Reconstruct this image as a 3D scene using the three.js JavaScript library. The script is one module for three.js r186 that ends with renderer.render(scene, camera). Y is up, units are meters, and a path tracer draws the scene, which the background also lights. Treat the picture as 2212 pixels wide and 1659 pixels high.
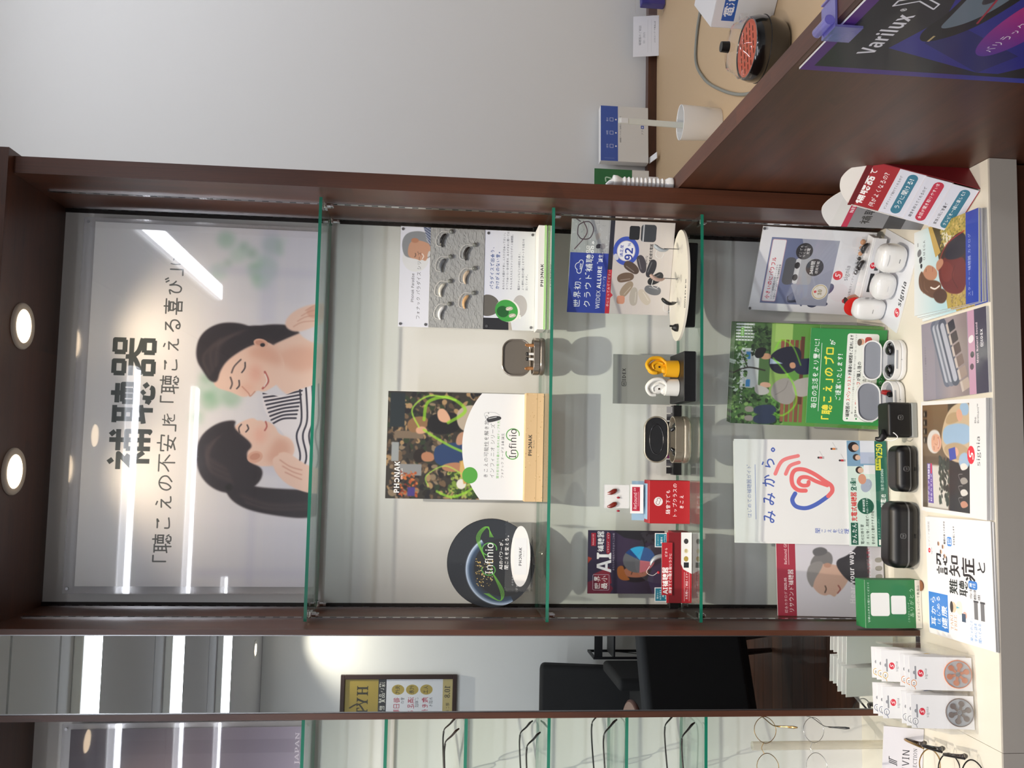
import * as THREE from 'three';
import { RoundedBoxGeometry } from 'three/addons/geometries/RoundedBoxGeometry.js';
import { mergeGeometries } from 'three/addons/utils/BufferGeometryUtils.js';
import { RectAreaLightUniformsLib } from 'three/addons/lights/RectAreaLightUniformsLib.js';

// ---------- camera, lights, exposure ----------
const scene = new THREE.Scene();
scene.background = new THREE.Color(0x000000);
const renderer = new THREE.WebGLRenderer({ antialias: true });
renderer.toneMapping = THREE.LinearToneMapping;
renderer.toneMappingExposure = 1.0;
renderer.shadowMap.enabled = true;
RectAreaLightUniformsLib.init();

const camera = new THREE.PerspectiveCamera(47.05, 2212 / 1659, 0.05, 30);
{ // the phone was held on its side: the picture's top is the room's right
  const right = new THREE.Vector3(0.99663, 0.02707, 0.07739), up = new THREE.Vector3(-0.01978, 0.99542, -0.09353), ahead = new THREE.Vector3(0.07957, -0.09169, -0.9926);
  camera.position.set(-0.0828, 1.7008, 1.8261);
  camera.quaternion.setFromRotationMatrix(new THREE.Matrix4().makeBasis(up.negate(), right, ahead.negate()));
}
const CEIL = 2.7, TUBE_LIGHT = 23, SPOT_LIGHT = 0.7, CEIL_SPOT = 6.6, WHITE_SPOT = 0xfff3e0, WARM = 0xffe2bd, COOL = 0xf3f6ff;

// ---------- helpers ----------
let seed = 20250;
const rnd = () => { seed = (seed + 0x6d2b79f5) | 0; let t = Math.imul(seed ^ (seed >>> 15), 1 | seed); t = (t + Math.imul(t ^ (t >>> 7), 61 | t)) ^ t; return ((t ^ (t >>> 14)) >>> 0) / 4294967296; };
const taken = new Map();
const numbered = (n) => { const k = taken.get(n) ?? 0; taken.set(n, k + 1); return k ? `${n}_${String(k).padStart(3, '0')}` : n; };
const lit = (o) => { o.castShadow = o.receiveShadow = true; return o; };
function thing(name, label, category, [x, y, z] = [0, 0, 0], turn = 0, group) {
  const o = new THREE.Group(); o.name = numbered(name); o.position.set(x, y, z); o.rotation.y = turn;
  o.userData = { label, category }; if (group) o.userData.group = group;
  scene.add(o); return o;
}
function part(name, geometry, material, parent, label) {
  const m = lit(new THREE.Mesh(geometry, material)); m.name = name; if (label) m.userData.label = label; parent.add(m); return m;
}
function struct(name, geometry, material, label, category = 'building') {
  const m = lit(new THREE.Mesh(geometry, material)); m.name = numbered(name); m.userData = { kind: 'structure', label, category }; scene.add(m); return m;
}
function copyOf(o, label) { const c = o.clone(); c.name = numbered(o.name.replace(/_\d+$/, '')); c.userData = { ...o.userData }; if (label) c.userData.label = label; scene.add(c); return c; }
// boxes given by their limits; uv in metres with u along the grain
function metricUv(g, grain = 'y') {
  const p = g.attributes.position, n = g.attributes.normal, uv = new Float32Array(p.count * 2), ax = ['x', 'y', 'z'], gi = ax.indexOf(grain);
  for (let i = 0; i < p.count; i++) {
    const P = [p.getX(i), p.getY(i), p.getZ(i)], N = [n.getX(i), n.getY(i), n.getZ(i)].map(Math.abs), k = N.indexOf(Math.max(...N));
    const rest = [0, 1, 2].filter((a) => a !== k), u = rest.includes(gi) ? gi : rest[0], v = rest.find((a) => a !== u);
    uv[i * 2] = P[u] + P[k] * 0.37; uv[i * 2 + 1] = P[v] + P[k] * 0.21;
  }
  g.setAttribute('uv', new THREE.BufferAttribute(uv, 2)); return g;
}
const lim = (x0, x1, y0, y1, z0, z1, grain = 'y') => { const g = new THREE.BoxGeometry(x1 - x0, y1 - y0, z1 - z0); g.translate((x0 + x1) / 2, (y0 + y1) / 2, (z0 + z1) / 2); return metricUv(g, grain); };
const bx = (w, h, d, x = 0, y = 0, z = 0) => new THREE.BoxGeometry(w, h, d).translate(x, y, z);
const rb = (w, h, d, r, x = 0, y = 0, z = 0, s = 3) => new RoundedBoxGeometry(w, h, d, s, r).translate(x, y, z);
const cyl = (r0, r1, h, x = 0, y = 0, z = 0, n = 24) => new THREE.CylinderGeometry(r0, r1, h, n).translate(x, y, z);
const tube = (pts, r, n = 24, closed = false, m = 8) => new THREE.TubeGeometry(new THREE.CatmullRomCurve3(pts.map((p) => new THREE.Vector3(...p)), closed), n, r, m, closed);
const lathe = (pts, n = 40) => new THREE.LatheGeometry(pts.map((p) => new THREE.Vector2(...p)), n);
const join = (...gs) => mergeGeometries(gs.flat().map((g) => (g.index ? g.toNonIndexed() : g)));
const std = (color, roughness = 0.6, o = {}) => new THREE.MeshStandardMaterial({ color, roughness, ...o });
const phys = (o) => new THREE.MeshPhysicalMaterial(o);

// ---------- computed textures ----------
const lattice = (n) => { const a = new Float32Array(n * n); for (let i = 0; i < n * n; i++) a[i] = rnd(); return a; };
const N64 = lattice(64);
const vnoise = (x, y, p = 64) => { const m = (a) => ((a % p) + p) % p, xi = Math.floor(x), yi = Math.floor(y), f = (t) => t * t * (3 - 2 * t), u = f(x - xi), v = f(y - yi), g = (i, j) => N64[m(j) * 64 + m(i)]; return (g(xi, yi) * (1 - u) + g(xi + 1, yi) * u) * (1 - v) + (g(xi, yi + 1) * (1 - u) + g(xi + 1, yi + 1) * u) * v; };
function dataTex(w, h, fn, srgb = true) {
  const d = new Uint8Array(w * h * 4);
  for (let y = 0; y < h; y++) for (let x = 0; x < w; x++) { const c = fn(x / w, y / h), i = (y * w + x) * 4; d[i] = c[0]; d[i + 1] = c[1]; d[i + 2] = c[2]; d[i + 3] = 255; }
  const t = new THREE.DataTexture(d, w, h); t.wrapS = t.wrapT = THREE.RepeatWrapping; t.magFilter = THREE.LinearFilter; t.minFilter = THREE.LinearFilter; if (srgb) t.colorSpace = THREE.SRGBColorSpace; t.needsUpdate = true; return t;
}
// a wood veneer: long grain along u (1 m), fine pores, slow tone drift
const veneer = (r, g, b, depth) => dataTex(512, 1024, (u, v) => {
  const slow = vnoise(u * 4 + 3, v * 16) - 0.5, band = vnoise(u * 4 + vnoise(u * 8, v * 8) * 0.6, v * 64) - 0.5, fine = N64[(Math.floor(v * 1024) * 7 % 64) * 64 + Math.floor(u * 16 + v * 911) % 64] - 0.5, pore = vnoise(u * 16, v * 64 + 17) > 0.86 ? -0.25 : 0;
  const k = 1 + depth * (slow * 0.5 + band * 0.55 + fine * 0.35 + pore);
  return [r * k, g * k, b * k].map((c) => Math.max(0, Math.min(255, c)));
});
const woodTex = veneer(80, 45, 29, 0.36), floorTex = veneer(80, 50, 33, 0.6);
const wood = new THREE.MeshPhysicalMaterial({ map: woodTex, roughness: 0.42, clearcoat: 0.25, clearcoatRoughness: 0.35 });
const grainTex = dataTex(256, 256, (u, v) => { const k = 128 + 90 * (vnoise(u * 64, v * 64) - 0.5) + 60 * (rnd() - 0.5); return [k, k, k]; }, false);
const plaster = new THREE.MeshStandardMaterial({ color: 0xe4e4e2, roughness: 0.85, bumpMap: grainTex, bumpScale: 0.0004 });
const laminate = new THREE.MeshPhysicalMaterial({ color: 0xe3e3e0, roughness: 0.38, clearcoat: 0.15, clearcoatRoughness: 0.3 });
const creamTop = new THREE.MeshPhysicalMaterial({ color: 0xe9e3d4, roughness: 0.45 });
const chrome = new THREE.MeshStandardMaterial({ color: 0xd8d8da, roughness: 0.16, metalness: 1 });
const steel = new THREE.MeshStandardMaterial({ color: 0x9a9b9d, roughness: 0.32, metalness: 1 });
const clear = phys({ color: 0xffffff, roughness: 0.02, transmission: 1, thickness: 0, ior: 1.45 });
const glassPane = phys({ color: 0xf3faf7, roughness: 0.0, transmission: 1, thickness: 0, ior: 1.5 });
const glassEdge = phys({ color: new THREE.Color().setRGB(0.012, 0.2, 0.125), roughness: 0.12, clearcoat: 1, clearcoatRoughness: 0.05 });
const mirrorGlass = new THREE.MeshStandardMaterial({ color: 0xe6ecea, roughness: 0.0, metalness: 1 });
const black = std(0x0e0e10, 0.35), blackGloss = phys({ color: 0x08080a, roughness: 0.2, clearcoat: 1, clearcoatRoughness: 0.06 }), blackMatte = std(0x131315, 0.7);
const white = std(0xf0f0ee, 0.5), whiteGloss = phys({ color: 0xf1f1f0, roughness: 0.25, clearcoat: 1, clearcoatRoughness: 0.08 }), paper = std(0xf1f0ee, 0.75), greyPlastic = std(0x8d8f93, 0.45), darkGrey = std(0x3a3b3e, 0.5);

// ---------- printing ----------
// print(w, h in pixels, draw) -> texture on paper
function sheet(w, h, draw) { const cv = document.createElement('canvas'); cv.width = w; cv.height = h; const c = cv.getContext('2d'); c.fillStyle = '#fff'; c.fillRect(0, 0, w, h); draw(c, w, h); const t = new THREE.CanvasTexture(cv); t.colorSpace = THREE.SRGBColorSpace; t.anisotropy = 8; return t; }
const printed = (map, o = {}) => phys({ map, roughness: 0.5, clearcoat: 0.5, clearcoatRoughness: 0.12, ...o });
// a flat card standing in the xy plane, its print on +z, its lower edge on y = 0
function card(w, h, t, front, edge = paper, y0 = 0) { const g = bx(w, h, t, 0, y0 + h / 2, 0); return [g, [edge, edge, edge, edge, front, edge]]; }
// a slab lying down: its print on +y, read with its lower edge towards +z
function flat(w, d, t, top, edge = paper) { return [bx(w, t, d, 0, t / 2, 0), [edge, edge, top, edge, edge, edge]]; }
const rrect = (c, x, y, w, h, r) => { c.beginPath(); c.roundRect(x, y, w, h, r); };
const disc = (c, x, y, r, f, ry = r, a = 0) => { c.fillStyle = f; c.beginPath(); c.ellipse(x, y, r, ry, a, 0, 7); c.fill(); };
const rect = (c, x, y, w, h, f) => { c.fillStyle = f; c.fillRect(x, y, w, h); };
const poly = (c, pts, f) => { c.fillStyle = f; c.beginPath(); pts.forEach((p, i) => (i ? c.lineTo(p[0], p[1]) : c.moveTo(p[0], p[1]))); c.closePath(); c.fill(); };
const blob = (c, pts, f) => { c.fillStyle = f; c.beginPath(); const n = pts.length, md = (a, b) => [(a[0] + b[0]) / 2, (a[1] + b[1]) / 2]; let m = md(pts[n - 1], pts[0]); c.moveTo(m[0], m[1]); for (let i = 0; i < n; i++) { m = md(pts[i], pts[(i + 1) % n]); c.quadraticCurveTo(pts[i][0], pts[i][1], m[0], m[1]); } c.closePath(); c.fill(); };
const curveLine = (c, pts, f, w) => { c.strokeStyle = f; c.lineWidth = w; c.lineCap = 'round'; c.beginPath(); smooth(pts).forEach((p, i) => (i ? c.lineTo(p[0], p[1]) : c.moveTo(p[0], p[1]))); c.stroke(); };
const gradV = (c, y0, y1, ...cols) => { const g = c.createLinearGradient(0, y0, 0, y1); cols.forEach((k, i) => g.addColorStop(i / (cols.length - 1), k)); return g; };
const gradH = (c, x0, x1, ...cols) => { const g = c.createLinearGradient(x0, 0, x1, 0); cols.forEach((k, i) => g.addColorStop(i / (cols.length - 1), k)); return g; };
const speckle = (c, x, y, w, h, cols, n, s) => { for (let i = 0; i < n; i++) disc(c, x + rnd() * w, y + rnd() * h, s * (0.4 + rnd()), cols[Math.floor(rnd() * cols.length)], s * (0.3 + rnd() * 0.7), rnd() * 3); };
const redMark = (c, x, y, r, f = '#e5243b') => { disc(c, x, y, r, f); curveLine(c, [[x + r * 0.42, y - r * 0.5], [x - r * 0.1, y - r * 0.42], [x - r * 0.14, y - r * 0.05], [x + r * 0.14, y + r * 0.1], [x + r * 0.08, y + r * 0.46], [x - r * 0.42, y + r * 0.52]], '#fff', r * 0.2); };
// ---------- Japanese lettering: strokes on a 100 x 100 square ("c" = smooth curve), or other characters placed in boxes ("X:x,y,w,h") ----------
const GLYPH = {};
const gl = (t) => { for (const line of t.split('\n')) { const s = line.trim(); if (s) GLYPH[s[0]] = s.slice(2); } };
gl(`
あ 22 27 78 24/c46 8 44 50 52 82/c70 42 52 78 28 84 18 70 30 54 56 48 78 54 84 70 70 86 54 90
い c20 22 20 55 30 78 38 68/c70 28 80 45 83 62
う 36 14 60 20/c24 44 52 34 72 44 70 68 44 92
え 42 10 58 16/28 38 68 36 24 86/c40 66 52 60 54 80 64 86 84 84
お 18 32 58 30/c36 10 37 50 36 76 26 84 18 72 32 56 60 48 82 58 80 78 58 86/72 20 86 34
か c14 34 50 28 62 34 60 66 46 88 38 80/c36 10 32 50 14 86/c70 24 84 38 90 56
き 22 26 74 20/20 46 78 40/42 8 68 66/c62 64 36 56 26 72 40 88 68 86
く 66 10 30 48 70 90
け c20 14 14 50 20 84/40 34 88 30/c68 10 72 50 66 74 52 92
こ c26 22 50 22 72 20 60 28/c24 62 26 82 50 84 78 80
さ 20 32 76 26/44 8 68 58/c66 56 38 52 26 68 38 86 64 86
し c32 12 28 50 30 78 50 86 78 62
す 12 28 88 26/c56 8 57 40 52 58 36 56 38 42 52 38 58 52 56 74 36 92
せ 10 42 90 34/c70 14 72 40 66 58 56 54/c32 20 32 60 34 82 56 84 80 80
そ 28 16 70 14 20 46/c20 46 50 40 84 40 50 54 40 72 52 88 72 88
た 14 28 60 24/c38 10 30 50 14 88/50 44 86 42/c50 64 50 84 66 86 88 82
ち 18 30 80 26/c42 10 36 40 26 60 54 46 76 54 74 76 38 90
つ c12 36 48 24 84 34 84 58 64 76 40 80
て 14 22 86 18/c84 18 50 34 42 62 54 82 76 86
と 32 12 42 48/c80 32 46 46 26 64 34 82 56 86 82 84
な 14 28 54 24/c36 8 28 40 12 66/68 24 86 38/c66 44 66 64 66 78 52 88 36 78 48 66 66 72 86 86
に c20 16 15 50 20 86/c46 32 66 34 86 28/c42 64 44 80 64 82 88 78
の c52 22 46 60 26 82 12 62 22 34 52 20 82 34 86 62 58 86
は c20 14 14 50 20 86/42 32 90 30/c68 12 68 60 66 78 52 88 38 78 52 68 70 74 90 88
ひ c12 26 36 22 22 50 26 80 52 86 68 60 66 22 74 40 90 56
ふ 40 10 58 20/c52 34 40 46 58 62 56 84 38 84/c14 78 24 66 28 58/c78 60 86 72 90 80
ほ c20 14 14 50 20 86/44 20 88 18/42 44 90 42/c68 18 68 60 66 78 52 88 38 78 52 68 70 74 90 88
ま 18 26 82 24/20 46 80 44/c50 8 51 50 50 76 36 86 20 76 34 66 54 72 80 88
み 24 20 56 18/c56 18 44 50 28 78 14 76 16 62 40 58 66 64 90 72/c80 42 76 66 56 90
む 12 30 58 26/c34 10 35 44 33 62 20 64 18 50 32 48 34 64 34 82 50 86 74 84 80 66/76 26 88 40
め 24 20 44 76/c64 10 56 46 36 74 20 78 12 64 24 40 54 30 82 42 84 66 60 86
も c46 8 38 50 38 76 54 88 74 80 78 62/18 34 66 32/18 54 66 52
や c12 48 40 34 70 24 88 34 84 48 66 54/42 10 52 24/26 22 48 90
ゆ c16 22 14 50 18 68 28 42 56 28 82 38 82 56 64 66 48 58/c56 10 60 50 42 92
よ 54 30 80 28/c52 10 54 50 52 74 38 86 20 76 34 66 56 72 82 88
ら 40 10 62 18/c32 30 28 56 28 60 54 46 76 54 74 76 42 90
り c28 16 24 40 28 58 36 42/c68 14 74 44 68 70 44 92
る 28 16 68 14 20 56/c20 56 50 40 78 48 80 74 58 90 36 86 40 72 54 74 58 88
れ 10 32 38 28/30 10 30 90/c10 74 28 52 50 28 66 24 68 50 66 80 76 86 92 74
ろ 28 16 68 14 20 56/c20 56 50 42 78 52 78 76 40 90
わ 10 32 38 28/30 10 30 90/c10 74 30 52 56 34 80 38 86 62 52 86
を 18 24 74 20/c44 8 38 30 18 56 40 44 52 48 52 68/c82 38 50 52 34 70 44 86 78 86
ん c48 10 32 46 12 88 30 58 46 50 54 70 62 86 76 82 90 60
ア 14 18 86 18 60 46/c52 34 48 66 20 90
イ c76 10 50 38 14 56/52 40 52 92
ウ 50 8 50 26/18 52 18 27 82 27/c82 27 76 62 36 90
エ 20 20 80 20/50 20 50 80/12 80 88 80
オ 12 32 88 32/64 10 64 88 52 84/c62 34 44 60 14 80
カ 16 34 82 34/c82 34 80 66 72 88 58 82/c44 8 42 54 14 90
キ 18 32 78 26/14 60 86 52/44 8 58 92
ク c44 10 34 34 14 52/40 24 80 24/c80 24 70 64 28 90
ケ c34 10 28 36 12 50/32 32 88 32/c64 32 60 70 36 92
コ 18 22 80 22 80 80/16 80 86 80
サ 10 34 90 34/32 12 32 60/c68 12 70 56 38 90
シ 20 16 42 26/12 40 34 50/c16 86 60 74 86 32
ス 20 20 74 20/c74 20 56 60 14 88/56 58 86 88
セ 12 42 86 32 68 56/34 12 34 78 44 84 84 82
ソ 18 18 32 44/c80 16 76 60 34 88
タ c44 10 34 34 14 52/40 24 80 24/c80 24 70 64 28 90/36 44 66 62
チ c74 12 50 24 22 24/12 46 88 46/c52 22 54 62 28 90
ツ 14 26 24 46/40 20 50 42/c82 22 76 62 34 88
テ 26 18 74 18/12 42 88 42/c54 42 52 70 28 90
ト 36 8 36 92/36 38 76 56
ナ 12 36 88 36/c54 10 52 60 22 90
ニ 22 26 78 26/12 76 88 76
ネ 48 8 54 18/22 30 74 30/c74 30 50 56 12 72/50 52 50 92/66 60 86 74
ノ c74 12 66 60 20 88
ハ c34 24 28 54 10 80/c60 22 76 50 88 80
ヒ 24 12 24 74 34 82 82 80/c78 32 50 42 26 44
フ 18 22 82 22/c82 22 76 64 32 90
ヘ 10 58 34 30 40 30 90 74
ホ 12 32 88 32/50 8 50 90 40 86/c30 48 24 64 12 76/70 48 88 74
マ 12 24 86 24/c86 24 72 46 50 66/32 50 62 82
ミ 26 14 74 28/26 40 72 54/20 66 78 86
ム c46 10 34 50 18 80/16 82 82 74/62 50 88 90
メ c74 12 62 58 16 88/28 34 78 80
モ 22 20 78 20/12 48 88 48/44 20 44 74 54 82 82 80
ヤ 12 42 84 30/c84 30 78 44 64 56/30 14 50 90
ユ 24 28 68 28 64 78/12 78 88 78
ヨ 22 20 76 20 76 84/26 50 76 50/20 84 76 84
ラ 26 16 74 16/18 40 80 40/c80 40 72 72 34 90
リ 28 14 28 58/c72 12 72 62 38 90
ル c30 20 32 60 10 86/58 14 58 82 62 82/c60 82 76 76 90 54
レ 26 12 26 84/c26 84 60 74 84 46
ロ 20 22 80 22 80 80 20 80 20 22
ワ 20 48 20 22 82 22/c82 22 76 64 34 90
ン 18 18 42 34/c16 84 60 72 86 30
ー 12 50 88 50
。 c24 72 36 84 24 94 12 84 24 72
、 18 70 34 90
「 92 8 60 8 60 74
」 8 92 40 92 40 26
・ 48 48 52 52
々 c44 8 34 34 14 52/40 24 80 24/c80 24 66 60 28 84/36 58 70 92
口 12 16 12 88/12 16 88 16 88 88/12 82 88 82
日 18 10 18 92/18 10 82 10 82 92/18 50 82 50/18 88 82 88
田 14 16 14 86/14 16 86 16 86 86/50 16 50 84/14 50 86 50/14 84 86 84
目 20 8 20 94/20 8 80 8 80 94/20 36 80 36/20 62 80 62/20 90 80 90
耳 8 12 92 12/26 12 26 74/70 12 70 98/26 33 70 33/26 53 70 53/4 78 94 70
心 c16 50 14 64 8 78/c32 34 30 80 44 90 70 88 76 74/48 26 60 44/78 38 92 62
土 16 38 84 38/50 8 50 90/6 90 94 90
大 6 36 94 36/c50 6 46 54 8 94/c50 40 64 74 94 94
木 6 30 94 30/50 4 50 96/c48 32 34 60 6 80/c52 32 66 60 94 80
火 c50 4 50 60 6 96/c52 46 68 74 94 96/14 30 26 50/86 26 72 46
言 40 4 58 12/6 22 94 22/20 40 80 40/20 56 80 56/22 72 22 98/22 72 78 72 78 98/22 92 78 92
女 6 36 94 36/c42 6 30 54 22 62 50 74 82 94/c70 36 58 72 12 94
宀 50 2 50 40/8 80 8 44 92 44 90 80
人 c50 6 44 50 6 94/c50 30 60 66 94 94
亻 c70 4 52 34 10 58/50 40 50 96
彳 c72 4 50 18 12 34/c74 30 50 50 6 66/46 56 46 96
氵 20 10 60 24/8 38 52 52/c10 94 40 78 66 60
扌 6 28 94 28/54 4 54 92 34 86/4 66 94 54
忄 48 4 48 96/c24 30 18 44 10 54/68 28 86 44
糸 c46 4 34 20 18 32 44 40/c70 18 46 44 14 60 76 54/50 56 50 96/c30 68 20 80 8 90/68 68 90 88
衤 40 4 56 14/8 26 84 26 10 62/48 44 48 96/c76 42 66 50 56 58/60 62 92 82
馬 24 6 24 62/24 6 86 6/24 24 80 24/24 42 80 42/54 6 54 60/24 62 90 62 84 92 72 90/8 76 6 92/28 76 32 90/46 76 50 88/62 74 68 86
門 8 6 8 96/8 6 42 6 42 40/8 22 42 22/8 40 42 40/92 6 92 96 80 92/58 6 92 6/58 6 58 40/58 22 92 22/58 40 92 40
甫 6 24 94 24/50 4 50 96/14 42 14 96/14 42 86 42 86 94 76 90/14 58 86 58/14 76 86 76/70 6 86 16
隹 c28 4 18 24 2 38/20 22 20 98/18 22 98 22/18 46 94 46/18 68 94 68/18 92 98 92/58 22 58 92/54 4 60 18
悳 8 16 92 16/50 2 50 28/12 28 12 58/12 28 88 28 88 58/38 28 38 56/62 28 62 56/12 56 88 56|心:0,60,100,40
補 衤:0,0,48,100|甫:44,0,56,100
聴 耳:0,0,48,100|悳:46,0,54,100
器 口:6,0,38,34|口:56,0,38,34|大:0,28,100,42|口:6,66,38,34|口:56,66,38,34
不 6 14 94 14/c54 14 38 44 6 66/52 36 52 96/62 46 92 68
安 宀:0,0,100,44|女:4,32,92,66
喜 10 12 90 12/50 2 50 26/22 26 78 26/32 54 38 64/68 54 62 64/6 68 94 68|口:20,30,60,24|口:18,72,64,28
出 50 4 50 92/18 14 18 46 82 46/82 14 82 46/10 56 10 92 90 92/90 56 90 92
会 28 46 72 46/10 62 90 62/c46 62 40 76 24 90 76 86/64 72 82 94|人:0,0,100,60
音 50 2 50 14/12 16 88 16/30 22 36 36/70 22 64 36/4 40 96 40|日:20,46,60,54
聞 門:0,0,100,100|耳:24,46,52,52
変 50 2 50 16/6 18 94 18/36 18 34 44 22 54/60 18 60 54/c20 30 16 38 6 46/78 30 92 44/c42 56 30 72 12 82/36 62 78 62/c78 62 56 84 14 98/c34 66 56 86 92 98
可 6 12 94 12/78 12 78 92 60 88|口:12,28,46,44
能 c30 4 20 18 8 28 44 24/36 16 48 30/12 40 12 96/12 40 44 40 44 94 34 92/12 56 44 56/12 72 44 72/60 6 60 40 92 40 92 30/88 12 60 24/60 54 60 92 92 92 92 82/88 62 60 72
生 c26 10 20 28 6 42/22 26 86 26/50 4 50 92/18 58 82 58/4 92 96 92
性 忄:0,0,28,100|生:28,0,72,100
解 c26 2 18 14 6 24/20 10 42 10 36 22/12 24 12 70 4 94/12 24 46 24 46 92 36 88/29 24 29 72/12 42 46 42/12 58 46 58/54 10 92 10 90 36 80 34/c72 10 70 28 54 40/c62 46 60 54 54 62/58 56 94 56/50 74 96 74/74 44 74 98
放 28 4 28 18/4 20 50 20/c22 20 22 60 4 92/22 44 44 44/c44 44 42 80 34 92 26 88/c64 4 60 24 50 38/60 22 96 22/c84 22 78 64 48 94/c60 38 72 70 96 94
誕 40 18 58 18 46 44 58 44/c58 44 56 72 36 94/c42 58 56 84 96 92/c90 6 78 12 66 14/80 12 80 74/80 42 96 42/66 34 66 74/62 74 96 74|言:0,0,36,100
世 4 34 96 34/34 10 34 64/58 6 58 64/34 64 58 64/80 8 80 62/14 14 14 88 90 88
界 c50 44 34 62 6 72/c52 44 68 62 94 72/c38 66 38 84 20 98/64 66 64 98|田:16,0,68,48
初 46 20 92 20/c92 20 92 70 84 92 72 88/c66 20 64 64 42 94|衤:0,0,46,100
満 30 16 98 16/50 4 50 32/78 4 78 32/50 32 78 32/32 44 32 96/32 44 96 44 96 96/64 32 64 80/46 56 46 80 82 80 82 56|氵:0,0,28,100
足 50 38 50 90/50 60 84 60/24 52 22 76 8 94/c22 74 44 92 94 92|口:22,2,56,36
度 50 2 50 12/14 14 94 14/c14 14 14 60 4 92/24 34 90 34/42 24 42 52/70 24 70 52/42 52 70 52/28 62 78 62/c78 62 60 84 24 98/c36 66 56 86 92 98
便 34 10 96 10/40 26 40 62/40 26 90 26 90 62/65 10 65 62/40 44 90 44/40 62 90 62/c65 62 58 82 32 96/c42 68 62 88 98 96|亻:0,0,30,100
利 c46 6 30 14 10 18/4 36 54 36/30 14 30 96/c28 38 20 60 4 74/34 44 54 62/68 14 68 66/90 4 90 92 76 88
除 10 8 10 96/10 8 34 8 22 38 36 58 24 68/c66 4 56 24 40 40/c66 4 78 24 98 40/52 40 86 40/44 58 94 58/68 40 68 92 58 88/52 68 44 84/82 68 94 84
湿 48 52 48 90/76 52 76 90/34 60 40 80/92 58 84 80/30 92 98 92|氵:0,0,28,100|日:36,4,54,42
乾 4 16 46 16/26 4 26 28/10 32 10 60/10 32 42 32 42 60/10 46 42 46/10 60 42 60/4 74 48 74/26 60 26 98/c62 4 58 18 50 30/58 18 94 18/58 38 90 38 54 78 60 90 96 90 96 76
燥 火:0,0,36,100|口:54,0,28,24|口:38,24,26,24|口:70,24,26,24|木:36,48,62,52
充 50 2 50 14/6 18 94 18/c46 20 36 34 22 44 78 40/66 30 82 48/c36 48 34 78 8 96/62 48 62 88 70 92 94 90 94 76
電 14 6 86 6/6 32 6 18 94 18 94 32/50 6 50 40/22 26 40 28/60 26 78 28/22 38 40 38/60 38 78 38/18 48 18 84/18 48 82 48 82 84/18 66 82 66/18 84 82 84/50 48 50 94 94 94 94 84
最 24 4 24 36/24 4 76 4 76 36/24 20 76 20/24 34 76 34/4 44 96 44/14 44 14 86/44 44 44 96/14 58 44 58/14 72 44 72/4 90 52 82/54 54 90 54/c90 54 78 80 52 96/c58 60 74 84 96 96
小 50 4 50 90 36 84/c26 30 20 52 6 66/74 30 94 64
工 16 14 84 14/50 14 50 86/6 86 94 86
知 c24 4 18 22 6 36/20 20 50 20/4 48 54 48/c30 20 30 70 4 94/32 60 50 84|口:58,20,40,66
騒 50 8 90 8/c88 8 74 30 50 40/c54 14 74 34 96 40/54 46 54 70/54 46 92 46 92 70/54 68 92 68/73 40 73 90/50 92 92 86/82 76 96 94|馬:0,0,46,100
下 4 12 96 12/50 12 50 96/54 36 84 54
取 54 16 94 16/c94 16 82 64 50 94/c58 22 74 66 98 94|耳:0,0,54,100
相 木:0,0,48,100|目:52,4,44,92
談 言:0,0,38,100|火:42,0,56,48|火:42,50,56,48
毎 c28 4 22 18 8 30/24 16 88 16/28 34 20 86/28 34 84 34 76 92 62 90/4 58 96 58/20 84 84 84/50 34 46 84
活 c90 6 68 14 38 16/30 34 98 34/64 14 64 56|氵:0,0,28,100|口:38,54,54,44
豊 14 10 14 40/14 10 86 10 86 40/14 26 86 26/14 40 86 40/38 2 38 40/62 2 62 40/6 48 94 48/30 82 36 92/70 82 64 92/4 96 96 96|口:24,52,52,28
提 36 48 98 48/66 48 66 90/66 66 92 66/c50 60 48 78 34 96/c46 78 66 94 98 94|扌:0,0,34,100|日:42,2,48,42
案 宀:0,0,100,30|女:10,18,80,38|木:0,54,100,46
店 50 2 50 14/10 16 94 16/c14 16 14 60 4 94/56 24 56 56/56 40 88 40|口:32,54,54,44
舗 c24 2 16 16 4 26/c26 2 34 14 46 24/12 32 40 32/4 46 46 46/26 32 26 62|口:8,60,36,40|甫:46,0,54,100
専 10 12 90 12/50 2 50 56/20 22 20 56/20 22 80 22 80 56/20 39 80 39/20 56 80 56/4 68 96 68/70 58 70 92 56 90/26 76 40 88
任 c88 8 66 16 36 18/32 50 98 50/64 16 64 90/38 90 94 90|亻:0,0,30,100
購 6 78 2 94/24 76 34 90/42 14 98 14/54 4 54 36/82 4 82 36/40 26 98 26/44 44 44 96/44 44 94 44 94 96/69 36 69 84/38 70 98 70/44 57 94 57/44 84 94 84|目:0,4,38,70
入 30 10 46 10 50 30/c48 26 42 66 6 94/c50 30 64 74 94 94
後 c64 2 54 16 42 26 74 26/c84 14 62 36 40 48 90 44/80 34 94 52/c60 52 50 68 36 78/54 60 86 60/c86 60 66 86 36 98/c50 66 70 88 98 98|彳:0,0,32,100
説 52 4 60 16/86 4 78 16/c60 50 58 78 40 96/80 50 80 90 98 90 98 78|言:0,0,40,100|口:46,20,48,30
明 52 6 52 60 42 96/52 6 92 6 92 92 80 88/52 32 92 32/52 58 92 58|日:2,8,40,76
応 54 2 54 14/12 16 94 16/c14 16 14 60 4 94|心:20,34,78,60
援 c94 4 70 10 42 12/46 20 50 32/66 18 68 30/90 16 82 30/40 36 96 36/36 50 98 50/c58 36 56 72 36 96/54 62 84 62/c84 62 66 86 44 98/c54 68 70 88 98 98|扌:0,0,34,100
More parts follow.
